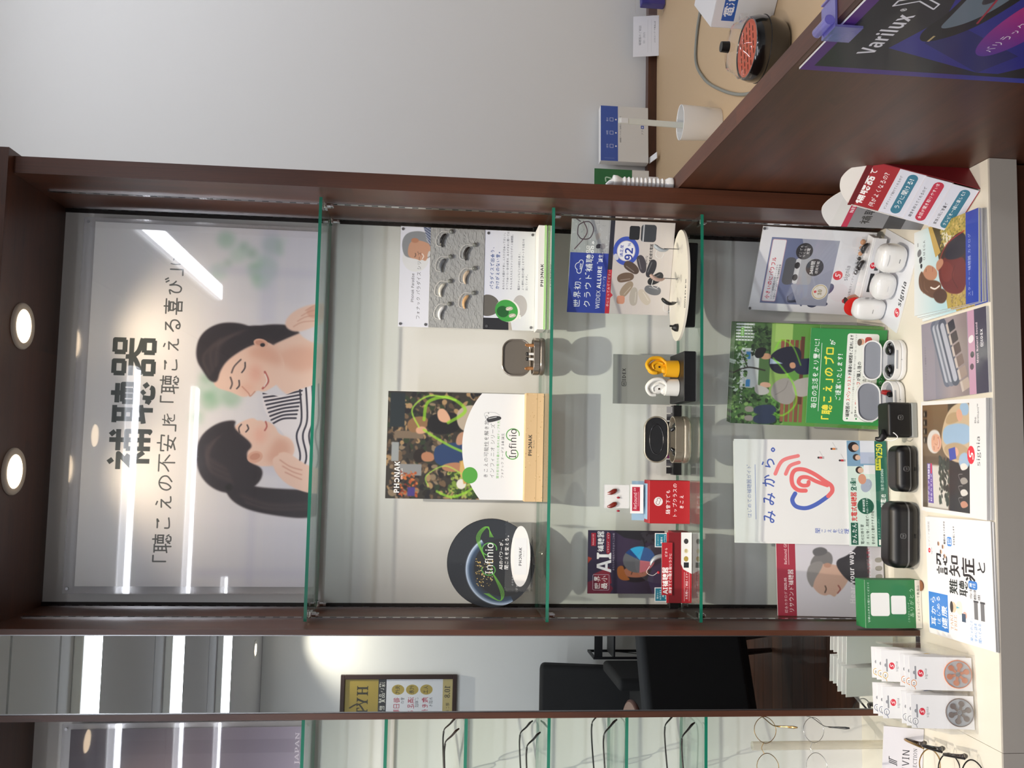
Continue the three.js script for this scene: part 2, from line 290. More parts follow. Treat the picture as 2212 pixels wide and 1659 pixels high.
式 6 26 94 26/c66 4 68 60 92 94 96 76/76 8 88 18/12 52 54 52/34 52 34 84/6 90 56 80
登 14 12 44 12 8 46/16 26 28 36/c54 4 70 34 94 44/84 12 66 24/92 26 74 34/30 46 70 46/30 80 36 92/70 80 64 92/4 96 96 96|口:22,52,56,26
場 36 46 98 46/c56 46 50 60 38 70/48 60 94 60 90 92 78 90/c66 60 60 78 42 92/c80 60 76 80 58 96|土:0,10,36,80|日:44,0,48,40
池 34 40 96 26 94 60 84 62/64 8 64 74/46 22 46 84 54 92 98 90 98 74|氵:0,0,28,100
交 50 2 50 18/4 22 96 22/c32 30 24 42 10 50/68 30 90 48/c70 46 52 76 8 98/c30 46 48 76 94 98
換 c58 2 52 14 40 24/54 12 78 12 70 24/44 26 44 56/44 26 92 26 92 56/60 28 54 48/74 28 84 46/36 62 98 62/c68 40 64 76 36 98/c68 62 78 84 98 98|扌:0,0,34,100
要 6 8 94 8/18 20 18 46/18 20 82 20 82 46/40 8 40 46/60 8 60 46/18 46 82 46|女:4,44,92,56
結 46 22 98 22/72 4 72 44/52 44 94 44|糸:0,0,42,100|口:50,54,44,44
育 50 2 50 12/6 16 94 16/c44 18 36 28 20 38 80 34/68 26 84 42/26 48 26 98/26 48 76 48 76 96 64 92/26 62 76 62/26 76 76 76
総 c56 4 52 16 44 26/c82 4 88 16 96 26/c68 16 60 32 48 42 88 38/78 28 92 46|糸:0,0,42,100|心:44,50,56,48
合 30 44 70 44|人:0,0,100,62|口:22,54,56,46
認 46 8 94 8 92 40 82 38/c68 8 64 28 44 42/44 26 56 34|言:0,0,40,100|心:44,48,56,50
症 52 2 52 12/22 16 96 16/c24 16 26 60 8 96/6 32 18 46/4 70 20 58/36 34 94 34/66 34 66 90/66 60 90 60/46 52 46 90/32 90 98 90
難 4 14 50 14/16 4 16 26/38 4 38 26/12 30 12 48/12 30 44 30 44 48/12 48 44 48/28 22 28 66/6 62 50 62/c28 62 24 82 4 98/c28 64 38 82 50 94|隹:50,0,50,100
健 28 18 42 18 32 42 44 42/c44 42 42 70 26 94/c30 58 44 86 98 94/50 12 92 12 92 40/46 26 98 26/50 40 92 40/46 56 96 56/44 72 98 72/70 2 70 84|亻:0,0,26,100
康 52 2 52 10/12 14 94 14/c14 14 14 60 4 94/30 26 86 26 86 54/20 40 98 40/30 54 86 54/58 16 58 92 48 90/30 62 40 72/22 92 46 76/88 60 72 70/66 72 96 92
何 32 14 98 14/88 14 88 92 74 88|亻:0,0,30,100|口:38,28,38,44
雑 8 12 44 12 40 36 54 34/c26 4 24 26 4 44/4 54 50 54/28 42 28 96/c26 56 18 74 4 84/32 58 50 78|隹:50,0,50,100
抑 c54 8 48 12 40 18/42 14 42 78 60 66/66 16 92 16 92 70 82 68/66 16 66 98|扌:0,0,34,100
話 c92 6 70 12 44 14/42 32 98 32/70 12 70 54|言:0,0,40,100|口:48,52,46,46
家 16 32 84 32/c50 32 36 46 8 54/c40 44 64 60 54 98 40 90/c44 52 30 64 8 72/c54 62 34 80 6 90/c82 40 72 50 60 58/c60 56 74 76 96 88|宀:0,0,100,32
族 26 4 26 16/4 18 50 18/c20 18 20 60 4 94/20 42 44 42/c44 42 42 80 34 92 26 88/c64 2 58 18 50 28/58 16 96 16/c68 28 64 40 56 50/62 38 96 38/52 60 98 60/c74 38 72 74 50 98/c76 62 82 82 98 98
同 10 8 10 96/10 8 90 8 90 94 76 92/28 28 72 28|口:28,42,44,36
量 26 4 26 32/26 4 74 4 74 32/26 18 74 18/26 32 74 32/4 42 96 42/22 52 22 76/22 52 78 52 78 76/22 64 78 64/22 76 78 76/50 42 50 94/14 86 86 86/4 96 96 96
一 4 48 96 48
緒 48 18 90 18/68 4 68 38/44 38 98 38/c92 10 76 40 44 66|糸:0,0,42,100|日:52,52,44,48
楽 50 0 46 8/32 8 32 46/32 8 68 8 68 46/32 27 68 27/32 46 68 46/12 10 22 22/6 44 26 32/88 10 78 22/94 44 74 32|木:0,48,100,52
千 c84 8 56 16 18 20/4 48 96 48/52 16 52 96
歳 30 2 30 22/30 12 56 12/50 2 50 22/6 24 94 24/10 34 90 34/c12 34 14 70 4 96/24 48 54 48/40 48 40 80/26 58 22 72/52 58 56 70/c64 24 66 70 96 96/c88 46 74 74 50 92
烏 50 2 44 10/26 10 26 62/26 10 78 10 78 36/26 36 78 36/26 50 88 50/26 64 92 64 86 94 74 92/10 76 6 94/28 76 32 90/46 76 50 88/64 74 68 86
山 50 8 50 84/12 34 12 86 88 86/88 34 88 86
時 44 18 96 18/70 4 70 40/38 40 98 40/38 60 98 60/82 44 82 94 68 90/50 70 60 84|日:0,10,36,78
間 門:0,0,100,100|日:26,46,48,50
使 30 16 98 16/38 28 38 52/38 28 90 28 90 52/38 52 90 52/c64 4 64 70 32 96/c42 62 64 86 98 96|亻:0,0,30,100
用 18 8 16 60 6 96/18 8 84 8 84 94 70 90/18 34 84 34/18 60 84 60/50 8 50 94
様 52 2 58 14/88 2 80 14/46 18 96 18/48 32 94 32/42 46 98 46/70 18 70 96 60 92/46 60 60 60 42 84/92 54 78 66/72 62 98 88|木:0,0,42,100
品 口:26,0,48,44|口:2,48,44,50|口:54,48,44,50
型 6 10 56 10/4 30 58 30/22 10 20 32 8 52/42 10 42 52/68 8 68 44/90 4 90 52 78 50/14 68 86 68/50 54 50 94/4 94 96 94
引 10 10 52 10 52 34/12 34 52 34/12 34 8 58 54 58 50 92 34 88/84 4 84 96
手 c80 8 50 14 18 16/14 38 86 38/4 60 96 60/50 14 50 92 34 90
気 c30 2 22 18 8 32/28 14 90 14/26 30 80 30/14 46 76 46/c76 46 76 80 96 94 96 78/c54 54 40 80 12 94/18 58 56 90
軽 4 14 46 14/10 26 10 60/10 26 42 26 42 60/10 43 42 43/10 60 42 60/2 76 50 76/26 4 26 98/54 10 92 10/c90 10 76 38 50 50/c58 16 74 40 98 50/56 66 94 66/74 52 74 94/48 94 98 94
高 50 2 50 12/6 16 94 16/12 50 12 98/12 50 88 50 88 96 76 94|口:28,20,44,24|口:30,60,40,28
動 c50 4 30 10 8 12/4 22 54 22/10 34 10 64/10 34 48 34 48 64/10 49 48 49/10 64 48 64/29 8 29 92/8 78 50 78/2 94 56 90/56 30 96 30/c96 30 96 70 90 94 78 90/c74 6 74 64 52 96
価 32 12 98 12/40 28 40 94/40 28 92 28 92 94/58 12 58 94/76 12 76 94/40 92 92 92|亻:0,0,30,100
格 c64 2 58 20 46 34/60 16 88 16/c88 16 74 44 44 58/c58 26 74 46 98 56|木:0,0,44,100|口:52,60,42,38
員 34 84 14 98/66 84 88 98|口:26,0,48,26|目:22,26,56,58
水 50 4 50 92 38 86/8 32 36 32/c36 32 28 62 6 82/c84 20 74 36 58 46/c54 44 70 70 96 84
汗 34 16 94 16/28 48 98 48/64 16 64 96|氵:0,0,28,100
強 8 10 40 10 40 32/10 32 40 32/10 32 8 54 42 54 38 90 26 88/c74 4 62 22 50 30 88 26/82 18 94 32/54 42 54 66/54 42 94 42 94 66/54 64 94 64/74 36 74 86/48 90 90 84/84 76 98 94
先 c26 6 22 24 8 38/24 22 88 22/50 4 50 50/4 52 96 52/c38 52 36 80 8 96/62 52 62 88 70 92 94 90 94 78
来 10 20 90 20/4 48 96 48/50 4 50 96/26 28 34 42/76 28 66 42/c48 50 34 74 6 88/c52 50 66 74 94 88
代 30 38 98 30/c62 6 66 60 90 94 96 76/80 8 90 18|亻:0,0,34,100
当 50 4 50 36/20 10 32 30/80 10 68 30/14 42 84 42 84 94/18 66 84 66/14 92 84 92
良 46 2 54 12/22 16 22 94 46 82/22 16 78 16 78 50/22 33 78 33/22 50 78 50/c40 50 60 80 96 96/86 56 66 70
部 28 2 28 14/4 16 54 16/16 22 22 36/44 22 38 36/2 40 56 40/66 8 66 98/66 8 94 8 80 38 96 60 80 68|口:8,48,44,46
へ 10 58 34 30 40 30 90 74
力 14 30 86 30/c86 30 84 72 76 90 60 86/c48 6 46 60 10 94
自 48 0 42 12/18 14 18 96/18 14 82 14 82 96/18 40 82 40/18 66 82 66/18 92 82 92
早 4 68 96 68/50 54 50 98|日:16,0,68,56
周 12 8 12 60 4 96/12 8 88 8 88 94 76 92/30 26 70 26/26 44 74 44/50 14 50 44|口:28,50,44,38
実 14 44 86 44/18 58 82 58/4 72 96 72/c50 32 48 76 8 98/c52 74 68 88 94 98|宀:0,0,100,40
新 26 2 26 12/4 14 50 14/14 20 20 32/40 20 34 32/2 36 52 36/4 56 52 56/28 36 28 96/c26 58 18 74 4 84/32 60 50 78/c94 6 74 14 58 16/58 14 58 60 48 94/58 42 98 42/80 42 80 98
辶 10 8 22 22/4 40 22 40 8 72/c8 72 20 84 40 90 98 92
適 66 4 66 14/34 16 98 16/50 20 54 30/82 20 78 30/38 34 38 84/38 34 94 34 94 82 86 80/50 48 82 48/66 38 66 60|辶:0,0,100,100|口:50,56,32,26
内 12 28 12 96/12 28 88 28 88 94 74 90/c50 4 46 50 24 74/c52 40 60 60 76 74
助 0 84 46 76/50 30 94 30/c94 30 92 76 84 92 74 88/c72 6 70 64 46 96|目:2,6,42,72
通 40 8 90 8 66 26/52 16 78 30/42 32 42 86/42 32 92 32 92 84 84 82/67 32 67 84/42 49 92 49/42 66 92 66|辶:0,0,100,100
常 50 2 50 16/24 6 32 18/76 6 68 18/8 40 8 24 92 24 88 40/22 62 22 90/22 62 78 62 78 88 70 88/50 54 50 98|口:28,28,44,28
起 8 18 48 18/28 4 28 36/4 36 52 36/28 36 28 76/28 56 48 56/c14 48 14 78 2 96/c12 76 34 92 98 92/58 12 92 12 92 44/58 44 92 44/58 44 58 74 64 80 96 78 96 66
試 言:0,0,38,100|式:38,0,62,100
皆 10 6 10 40 28 36/10 22 28 22/54 4 54 40 92 38/88 12 54 24|日:22,44,56,56
質 c30 2 18 8 12 10/12 8 12 34 4 44/12 22 44 22/30 22 30 44/c90 2 66 8 58 10/58 8 58 34 50 44/58 22 96 22/76 22 76 44/38 88 16 98/62 88 86 98|目:24,44,52,48
深 34 24 34 8 96 8 94 24/52 14 42 34/76 14 90 32|氵:0,0,28,100|木:32,38,66,62
製 c14 4 10 14 4 20/10 14 54 14/2 28 58 28/30 4 30 50/12 36 12 48/12 36 48 36 48 48/68 8 68 36/88 2 88 48 78 46/50 50 50 60/6 62 94 62/c44 62 28 78 4 86/36 74 36 96 54 88/c54 64 66 84 96 96/84 68 66 78
揃 52 2 60 12/86 2 78 12/38 16 98 16/44 28 44 96/44 28 64 28 64 92 58 90/44 48 64 48/44 66 64 66/74 28 74 96/74 28 94 28 94 92 86 90/74 48 94 48/74 66 94 66|扌:0,0,34,100
円 12 8 12 96/12 8 88 8 88 94 76 92/12 52 88 52/50 8 50 52
技 36 20 98 20/66 4 66 42/42 42 90 42/c88 42 72 76 36 96/c50 50 66 78 98 96|扌:0,0,34,100
医 10 10 94 10/10 10 10 92 96 92/c34 18 28 32 20 40/30 28 82 28/20 50 88 50/c54 28 52 60 24 82/c56 54 66 70 84 82
覚 26 4 32 16/48 2 52 14/78 2 68 16/8 36 8 22 92 22 88 36/c38 76 34 88 8 98/60 76 60 92 94 92 94 82|目:26,28,48,48
声 12 14 88 14/50 2 50 30/22 30 78 30/18 42 18 68 6 96/18 42 82 42 82 66/18 66 82 66/50 42 50 66
表 14 14 86 14/20 28 80 28/4 44 96 44/50 2 50 44/c44 44 28 64 4 74/34 60 34 96 54 88/c54 48 66 78 96 96/84 56 66 68
`);
const SMALL = 'ぁぃぅぇぉっゃゅょァィゥェォッャュョ', BIG = 'あいうえおつやゆよアイウエオツヤユヨ';
const smooth = (p) => { // Catmull-Rom through the points
  const out = [];
  for (let i = 0; i < p.length - 1; i++) {
    const a = p[Math.max(0, i - 1)], b = p[i], c = p[i + 1], d = p[Math.min(p.length - 1, i + 2)];
    for (let k = 0; k < 7; k++) { const t = k / 7, t2 = t * t, t3 = t2 * t; out.push([0, 1].map((j) => 0.5 * (2 * b[j] + (c[j] - a[j]) * t + (2 * a[j] - 5 * b[j] + 4 * c[j] - d[j]) * t2 + (3 * b[j] - a[j] - 3 * c[j] + d[j]) * t3))); }
  }
  out.push(p[p.length - 1]);
  return out;
};
const glyphCache = new Map();
function strokesOf(ch) {
  if (glyphCache.has(ch)) return glyphCache.get(ch);
  const out = []; glyphCache.set(ch, out);
  const marks = ch.normalize('NFD');
  let base = marks[0]; const at = SMALL.indexOf(base), small = at >= 0;
  if (small) base = BIG[at];
  const spec = GLYPH[base];
  if (spec === undefined) { missing.add(ch); return out; }
  for (const bit of spec.split('|')) {
    if (bit[1] === ':') { const [x, y, w, h] = bit.slice(2).split(',').map(Number); for (const s of strokesOf(bit[0])) out.push(s.map((p) => [x + p[0] * w / 100, y + p[1] * h / 100])); continue; }
    for (const s of bit.split('/')) {
      const curve = s[0] === 'c', n = (curve ? s.slice(1) : s).trim().split(' ').map(Number), p = [];
      for (let i = 0; i < n.length; i += 2) p.push([n[i], n[i + 1]]);
      out.push(curve ? smooth(p) : p);
    }
  }
  if (marks.length > 1 && marks[1] === '\u3099') { out.forEach((s, i) => { out[i] = s.map((p) => [p[0] * 0.9, 6 + p[1] * 0.94]); }); out.push([[76, 6], [84, 20]], [[90, 2], [98, 16]]); }
  if (marks.length > 1 && marks[1] === '\u309A') out.push(smooth([[90, 4], [98, 12], [90, 20], [82, 12], [90, 4]]));
  if (small) out.forEach((s, i) => { out[i] = s.map((p) => [14 + p[0] * 0.7, 26 + p[1] * 0.7]); });
  return out;
}
const missing = new Set();
const isJp = (ch) => ch.charCodeAt(0) > 0x2fff;
// text(c, string, x, y, size, colour, {w: stroke weight, align, font, bold, vertical, sx: width factor, outline}) ; y is the top of the character square
function text(c, str, x, y, size, color, o = {}) {
  const { w = 0.085, align = 'left', font = 'sans-serif', bold = true, vertical = false, sx = 1, gap = 1, italic = false, line } = o;
  const face = `${italic ? 'italic ' : ''}${bold ? 'bold ' : ''}${Math.max(1, size * 0.98)}px ${font}`;
  c.save(); c.fillStyle = color; c.strokeStyle = color; c.lineJoin = 'round'; c.lineCap = w > 0.07 ? 'butt' : 'round'; c.font = face; c.textBaseline = 'alphabetic';
  const adv = (ch) => (ch === ' ' ? size * 0.35 : isJp(ch) ? ('「」、。'.includes(ch) ? size * 0.62 : size) : c.measureText(ch).width) * (vertical ? 1 : sx) * gap;
  const total = vertical ? 0 : [...str].reduce((s, ch) => s + adv(ch), 0);
  let px = x - (align === 'center' ? total / 2 : align === 'right' ? total : 0), py = y;
  for (const ch of str.normalize('NFC')) {
    if (isJp(ch)) {
      const shift = vertical ? 0 : '「'.includes(ch) ? -size * 0.36 * sx : 0;
      c.lineWidth = line ?? Math.max(0.6, w * size);
      for (const s of strokesOf(ch)) { c.beginPath(); s.forEach((p, i) => { const X = px + shift + (4 + p[0] * 0.92) * size / 100 * sx, Y = py + (4 + p[1] * 0.92) * size / 100; if (i) c.lineTo(X, Y); else c.moveTo(X, Y); }); c.stroke(); }
    } else if (ch !== ' ') {
      c.save(); c.translate(px, py + size * 0.86); c.scale(vertical ? 1 : sx, 1); if (line && o.outline) { c.lineWidth = line; c.strokeText(ch, 0, 0); } else c.fillText(ch, 0, 0); c.restore();
    }
    if (vertical) py += size * gap; else px += adv(ch);
  }
  c.restore();
  return px;
}
// ---------- the room ----------
const XL = -4, XR = 3, ZB = -0.92, ZF = 4.35, HALF = 0.395, YT = 2.4437, YC = 0.78;
struct('floor', lim(XL - 0.1, XR + 0.1, -0.12, -0.012, -1.1, ZF + 0.1, 'x'), std(0x2a1a12, 0.6), 'dark wooden shop floor seen in the narrow mirror', 'floor');
{
  const floor = scene.children.at(-1), tones = [0xffffff, 0xd8cfc8, 0xf2e2d4, 0xc2b8b0];
  const mats = tones.map((color) => new THREE.MeshPhysicalMaterial({ map: floorTex, color, roughness: 0.4, clearcoat: 0.2 }));
  let k = 0;
  for (let z = 0.5; z < ZF - 0.01; z += 0.12, k++) { // boards lie along the wall
    const cut = -2.4 + ((k * 0.83) % 1.3), end = Math.min(z + 0.118, ZF);
    for (const [a, b] of [[XL, cut - 0.001], [cut + 0.001, 0.9], [0.902, XR]]) part('plank', lim(a, b, -0.012, 0, z, end, 'x'), mats[Math.floor(rnd() * 4)], floor);
  }
  part('floor_edge', lim(XL, XR, -0.012, 0, -1.0, 0.498, 'x'), mats[0], floor);
}
struct('wall_back', lim(XL, 0.46, 0, 3.3, -1.02, -0.02), plaster, 'white wall standing behind the tall display cabinets', 'wall');
struct('wall_booth', lim(0.46, XR, 0, 3.3, ZB - 0.1, ZB), plaster, 'plain white wall above the beige booth counter', 'wall');
struct('wall_left', lim(XL - 0.1, XL, 0, CEIL, -1.02, ZF + 0.1), plaster, 'white side wall beyond the eyewear cabinet', 'wall');
struct('wall_right', lim(XR, XR + 0.1, 0, 3.3, -1.02, ZF + 0.1), plaster, 'white side wall at the far end of the booth counter', 'wall');
struct('wall_front', lim(XL - 0.1, XR + 0.1, 0, CEIL, ZF, ZF + 0.1), plaster, 'white wall with a framed gold poster, seen in the mirror', 'wall');
{
  const ceiling = struct('ceiling', join(lim(XL - 0.1, 0.46, CEIL + 0.02, CEIL + 0.12, -0.0199, ZF + 0.1), lim(0.46, XR + 0.1, CEIL + 0.02, CEIL + 0.12, 0.93, ZF + 0.1)), darkGrey, 'white panelled ceiling with long strip lights', 'ceiling');
  const edges = [-1.02, 0.3, 0.92, 1.22, 2.1, 2.96, 3.45, ZF];
  const cm = std(0xd9dade, 0.85);
  struct('ceiling_booth', join(lim(0.46, XR + 0.1, 3.3, 3.4, ZB - 0.1, 1.03), lim(0.46, XR, CEIL + 0.12, 3.3, 0.93, 1.03), lim(0.44, 0.46, CEIL, 3.3, -0.02, 1.03)), plaster, 'raised white ceiling over the booth', 'ceiling');
  for (let i = 0; i < edges.length - 1; i++) for (const [a, b] of [[XL, -1.9], [-1.892, 0.42], [0.428, XR]]) if (a < 0.42 || i > 1) part('panel', lim(a, b, CEIL, CEIL + 0.019, edges[i] + 0.006, edges[i + 1] - 0.006), cm, ceiling);
}
// long strip lights on the ceiling: a shallow housing, a glowing diffuser, and the light it gives
const tubeGlow = new THREE.MeshStandardMaterial({ color: 0xffffff, emissive: COOL, emissiveIntensity: 4, roughness: 0.5 });
function stripLight(x, z, length, along, label, y = CEIL) {
  const t = thing('strip_light', label, 'ceiling light', [x, y, z], along === 'z' ? Math.PI / 2 : 0, 'strip lights on the ceiling');
  part('housing', rb(length, 0.028, 0.1, 0.006, 0, -0.014, 0), white, t);
  part('diffuser', rb(length - 0.02, 0.022, 0.074, 0.008, 0, -0.039, 0), tubeGlow, t);
  for (const s of [-1, 1]) part('end_cap', bx(0.008, 0.026, 0.08, s * (length / 2 - 0.006), -0.04, 0), white, t);
  const l = new THREE.RectAreaLight(COOL, TUBE_LIGHT, length - 0.04, 0.07); l.position.set(0, -0.0515, 0); l.rotation.x = -Math.PI / 2; l.name = 'strip_light_glow'; t.add(l);
}
stripLight(-1.6, 1.36, 3.6, 'x', 'white strip light on the ceiling nearest the mirror');
stripLight(-1.6, 2.28, 3.6, 'x', 'white strip light on the ceiling, middle one of three rows');
stripLight(-2.1, 3.17, 2.7, 'x', 'white strip light on the ceiling nearest the framed gold poster');
stripLight(0.69, 2.0, 1.45, 'z', 'short white strip light running crossways over the shop floor');
stripLight(1.7, 0.45, 1.8, 'x', 'white strip light above the beige booth counter nearest the partition', 3.3);
stripLight(1.7, -0.2, 1.8, 'x', 'white strip light above the beige booth counter nearest the booth wall', 3.3);
function ceilingSpot(x, z, label, lightUp, aim = [0, -1, 0], angle = 0.86, penumbra = 0.55) {
  const t = thing('ceiling_downlight', label, 'ceiling light', [x, CEIL, z], 0);
  part('trim_ring', lathe([[0.034, 0], [0.036, -0.006], [0.054, -0.005], [0.056, 0]]), white, t);
  part('lamp_lens', cyl(0.034, 0.034, 0.004, 0, -0.003, 0), new THREE.MeshStandardMaterial({ color: 0xffffff, emissive: WARM, emissiveIntensity: 9 }), t);
  const l = new THREE.SpotLight(WHITE_SPOT, lightUp, 0, angle, penumbra); l.position.set(0, -0.012, 0); l.target.position.set(...aim); l.castShadow = true; l.shadow.radius = 0.7; l.name = 'ceiling_downlight_glow'; t.add(l, l.target);
}
ceilingSpot(-0.05, 1.11, 'small round ceiling downlight mirrored in the large hearing poster', CEIL_SPOT, [0.12, -1.6, -1.05], 0.44, 0.75);
ceilingSpot(-1.0, 1.2, 'round ceiling downlight mirrored in the purple eyewear poster', CEIL_SPOT, [0.25, -1.6, -1.15], 0.44, 0.75);
ceilingSpot(-1.27, 4.1, 'round downlight washing the wall above the framed gold poster', 4);

// ---------- the two display cabinets, the mirror between them and the counter below ----------
function downlight(x, z, label) {
  const t = thing('cabinet_downlight', label, 'downlight', [x, YT, z], 0, 'downlights in the cabinet tops');
  part('trim_ring', lathe([[0.030, -0.001], [0.031, -0.005], [0.040, -0.006], [0.0425, -0.003], [0.0425, 0]], 48), std(0xcfc6ba, 0.35), t);
  part('lamp_lens', cyl(0.0305, 0.0305, 0.003, 0, -0.0025, 0, 40), new THREE.MeshStandardMaterial({ color: 0xffffff, emissive: WARM, emissiveIntensity: 6 }), t);
  const l = new THREE.SpotLight(WARM, SPOT_LIGHT, 0, 0.95, 0.55); l.position.set(0, -0.008, 0); l.target.position.set(0, -1, 0); l.castShadow = true; l.shadow.radius = 1.5; l.name = 'cabinet_downlight_glow'; t.add(l, l.target);
}
// slotted steel standard: a thin channel with dark slots
function standard(parent, x, z, face) {
  const s = part('shelf_standard', bx(0.003, 1.62, 0.011, x, YC + 0.835, z), chrome, parent);
  const slots = []; for (let y = 0; y < 62; y++) slots.push(bx(0.0034, 0.012, 0.004, x - face * 0.0001, YC + 0.05 + y * 0.026, z));
  part('slots', join(slots), black, s);
}
const cabinet = thing('display_cabinet', 'tall open display cabinet of dark wood with a white back', 'cabinet');
part('back_panel', lim(-HALF, HALF, YC, YT, -0.019, 0), laminate, cabinet);
part('side_panel', lim(HALF, HALF + 0.0303, YC, YT, -0.019, 0.229), wood, cabinet);
part('side_panel', lim(-HALF - 0.0095, -HALF, YC, YT, -0.019, 0.229), wood, cabinet);
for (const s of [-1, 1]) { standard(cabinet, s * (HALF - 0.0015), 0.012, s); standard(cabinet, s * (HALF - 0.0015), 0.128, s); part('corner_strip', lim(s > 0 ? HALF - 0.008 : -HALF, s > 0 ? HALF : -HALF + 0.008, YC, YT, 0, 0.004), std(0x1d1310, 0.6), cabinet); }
const XE = -0.549; // the eyewear cabinet begins here, going left
const eyewear = thing('eyewear_cabinet', 'white-backed eyewear cabinet of dark wood beside the mirror', 'cabinet');
part('back_panel', lim(-1.5, XE, YC, YT, -0.019, 0), laminate, eyewear);
part('side_panel', lim(XE, XE + 0.0105, YC, YT, -0.019, 0.229), wood, eyewear);
part('side_panel', lim(-1.53, -1.5, YC, YT, -0.019, 0.229), wood, eyewear);
const header = thing('cabinet_header', 'dark wooden header with downlights across the cabinet tops', 'header');
part('underside_board', lim(-1.53, 0.434, YT, YT + 0.03, -0.019, 0.2495, 'x'), wood, header);
part('front_board', lim(-1.53, 0.434, YT + 0.0002, CEIL - 0.001, 0.2295, 0.2497, 'x'), wood, header);
part('end_board', lim(0.414, 0.434, YT + 0.0302, CEIL - 0.001, -0.019, 0.2293, 'y'), wood, header);
downlight(0.132, 0.16, 'round recessed downlight above the kanji end of the hearing poster');
downlight(-0.131, 0.159, 'round recessed downlight above the child on the hearing poster');
downlight(-0.8, 0.16, 'round recessed downlight in the eyewear cabinet nearest the mirror');
downlight(-1.2, 0.16, 'round recessed downlight in the eyewear cabinet farthest from the mirror');
{
  const m = thing('wall_mirror', 'tall narrow mirror between the two dark wooden cabinets', 'mirror');
  part('mirror_glass', lim(XE + 0.0125, -HALF - 0.0115, YC + 0.002, YT, 0.222, 0.2262), mirrorGlass, m);
  for (const [a, b] of [[XE + 0.0105, XE + 0.0125], [-HALF - 0.0115, -HALF - 0.0095]]) part('edge_strip', lim(a, b, YC + 0.002, YT, 0.222, 0.2268), steel, m);
  part('bottom_strip', lim(XE + 0.0125, -HALF - 0.0115, YC, YC + 0.006, 0.2264, 0.2285), std(0x3a3640, 0.4), m);
  part('backing', lim(XE + 0.0105, -HALF - 0.0095, YC, YT, -0.019, 0.2218), std(0x3b2a22, 0.7), m);
}
const edgeGrey = std(0xb3ada4, 0.55);
for (const [a, b, label] of [[-0.5405, 0.428, 'cream counter top under the hearing-aid display'], [-1.53, -0.5413, 'cream counter top under the eyewear display']]) {
  const t = thing('countertop', label, 'counter top');
  part('slab', lim(a, b, YC - 0.048, YC, -0.019, 0.459, 'x'), creamTop, t);
  part('front_edging', lim(a, b, YC - 0.0487, YC - 0.0004, 0.459, 0.4631, 'x'), edgeGrey, t);
}
{
  const t = thing('base_cabinet', 'dark wooden base cabinet under the cream counter', 'cabinet');
  part('carcass', lim(-1.53, 0.426, 0.06, YC - 0.049, -0.019, 0.43, 'y'), wood, t);
  for (const [a, b] of [[-1.528, -1.045], [-1.041, -0.545], [-0.541, -0.06], [-0.056, 0.424]]) { const d = part('door', lim(a, b, 0.075, YC - 0.056, 0.4302, 0.448, 'y'), wood, t); part('handle', rb(0.1, 0.012, 0.014, 0.004, (a + b) / 2, YC - 0.1, 0.456), steel, d); }
  part('plinth', lim(-1.52, 0.42, 0.001, 0.0595, 0, 0.4, 'x'), black, t);
}
// glass shelves
function glassShelf(x0, x1, y, z1, label, clips, group) {
  const t = thing('glass_shelf', label, 'shelf', [0, y, 0], 0, group);
  part('pane', lim(x0, x1, -0.0058, 0, 0.018, z1 - 0.0012), glassPane, t);
  part('front_edge', lim(x0, x1, -0.0058, 0, z1 - 0.001, z1), glassEdge, t);
  part('back_edge', lim(x0, x1, -0.0058, 0, 0.0165, 0.0178), glassEdge, t);
  for (const [cx, s] of clips) for (const cz of [0.014, 0.13]) {
    const b = part('bracket', join(rb(0.011, 0.005, 0.024, 0.0016, cx - s * 0.0055, -0.0085, cz + 0.014), rb(0.007, 0.013, 0.013, 0.002, cx - s * 0.0035, -0.0165, cz + 0.012), cyl(0.0045, 0.0045, 0.01, cx - s * 0.006, -0.013, cz + 0.02, 16)), chrome, t);
    part('pad', bx(0.008, 0.0012, 0.012, cx - s * 0.006, -0.0064, cz + 0.016), black, b);
  }
}
const both = [[HALF - 0.0065, 1], [-HALF + 0.0065, -1]];
glassShelf(-HALF + 0.0045, HALF - 0.0045, 1.9178, 0.1806, 'glass shelf just under the large hearing poster', both);
glassShelf(-HALF + 0.0045, HALF - 0.0045, 1.4781, 0.1806, 'glass shelf holding the bronze charging case', both);
glassShelf(-HALF + 0.0045, HALF - 0.0045, 1.1863, 0.1806, 'glass shelf holding the red box and the oval black case', both);
{
  const names = ['topmost glass shelf of the eyewear cabinet, below the purple poster', 'second glass shelf from the top in the eyewear cabinet, empty', 'third glass shelf from the top in the eyewear cabinet', 'fourth glass shelf from the top in the eyewear cabinet', 'fifth glass shelf from the top in the eyewear cabinet', 'lowest glass shelf of the eyewear cabinet'];
  [1.914, 1.767, 1.623, 1.471, 1.326, 1.176].forEach((y, i) => glassShelf(-1.498, XE - 0.002, y, 0.18, names[i], [[XE - 0.003, 1], [-1.497, -1]]));
}
// ---------- the booth on the right: wooden partition, beige counter ----------
{
  const p = struct('partition', lim(0.4285, 0.4575, 0, 1.2418, 0.03, 1.6, 'z'), wood, 'low dark wooden partition running from the cabinet towards the viewer', 'partition');
  part('top_edge', lim(0.428, 0.459, 1.2418, 1.2428, 0.03, 1.6, 'z'), new THREE.MeshPhysicalMaterial({ map: woodTex, color: 0xffffff, roughness: 0.5 }), p);
  const d = thing('booth_counter', 'beige counter behind the low wooden partition', 'counter');
  part('top', lim(0.459, XR, 0.96, 1.0, ZB + 0.0345, 0.75, 'x'), std(0xc4a884, 0.55), d);
  part('back_rail', lim(0.46, XR, 0.96, 1.028, ZB + 0.0005, ZB + 0.034, 'x'), wood, d, 'dark wooden rail');
  part('front_panel', lim(0.46, XR, 0, 0.9598, 0.7, 0.72, 'x'), wood, d);
}
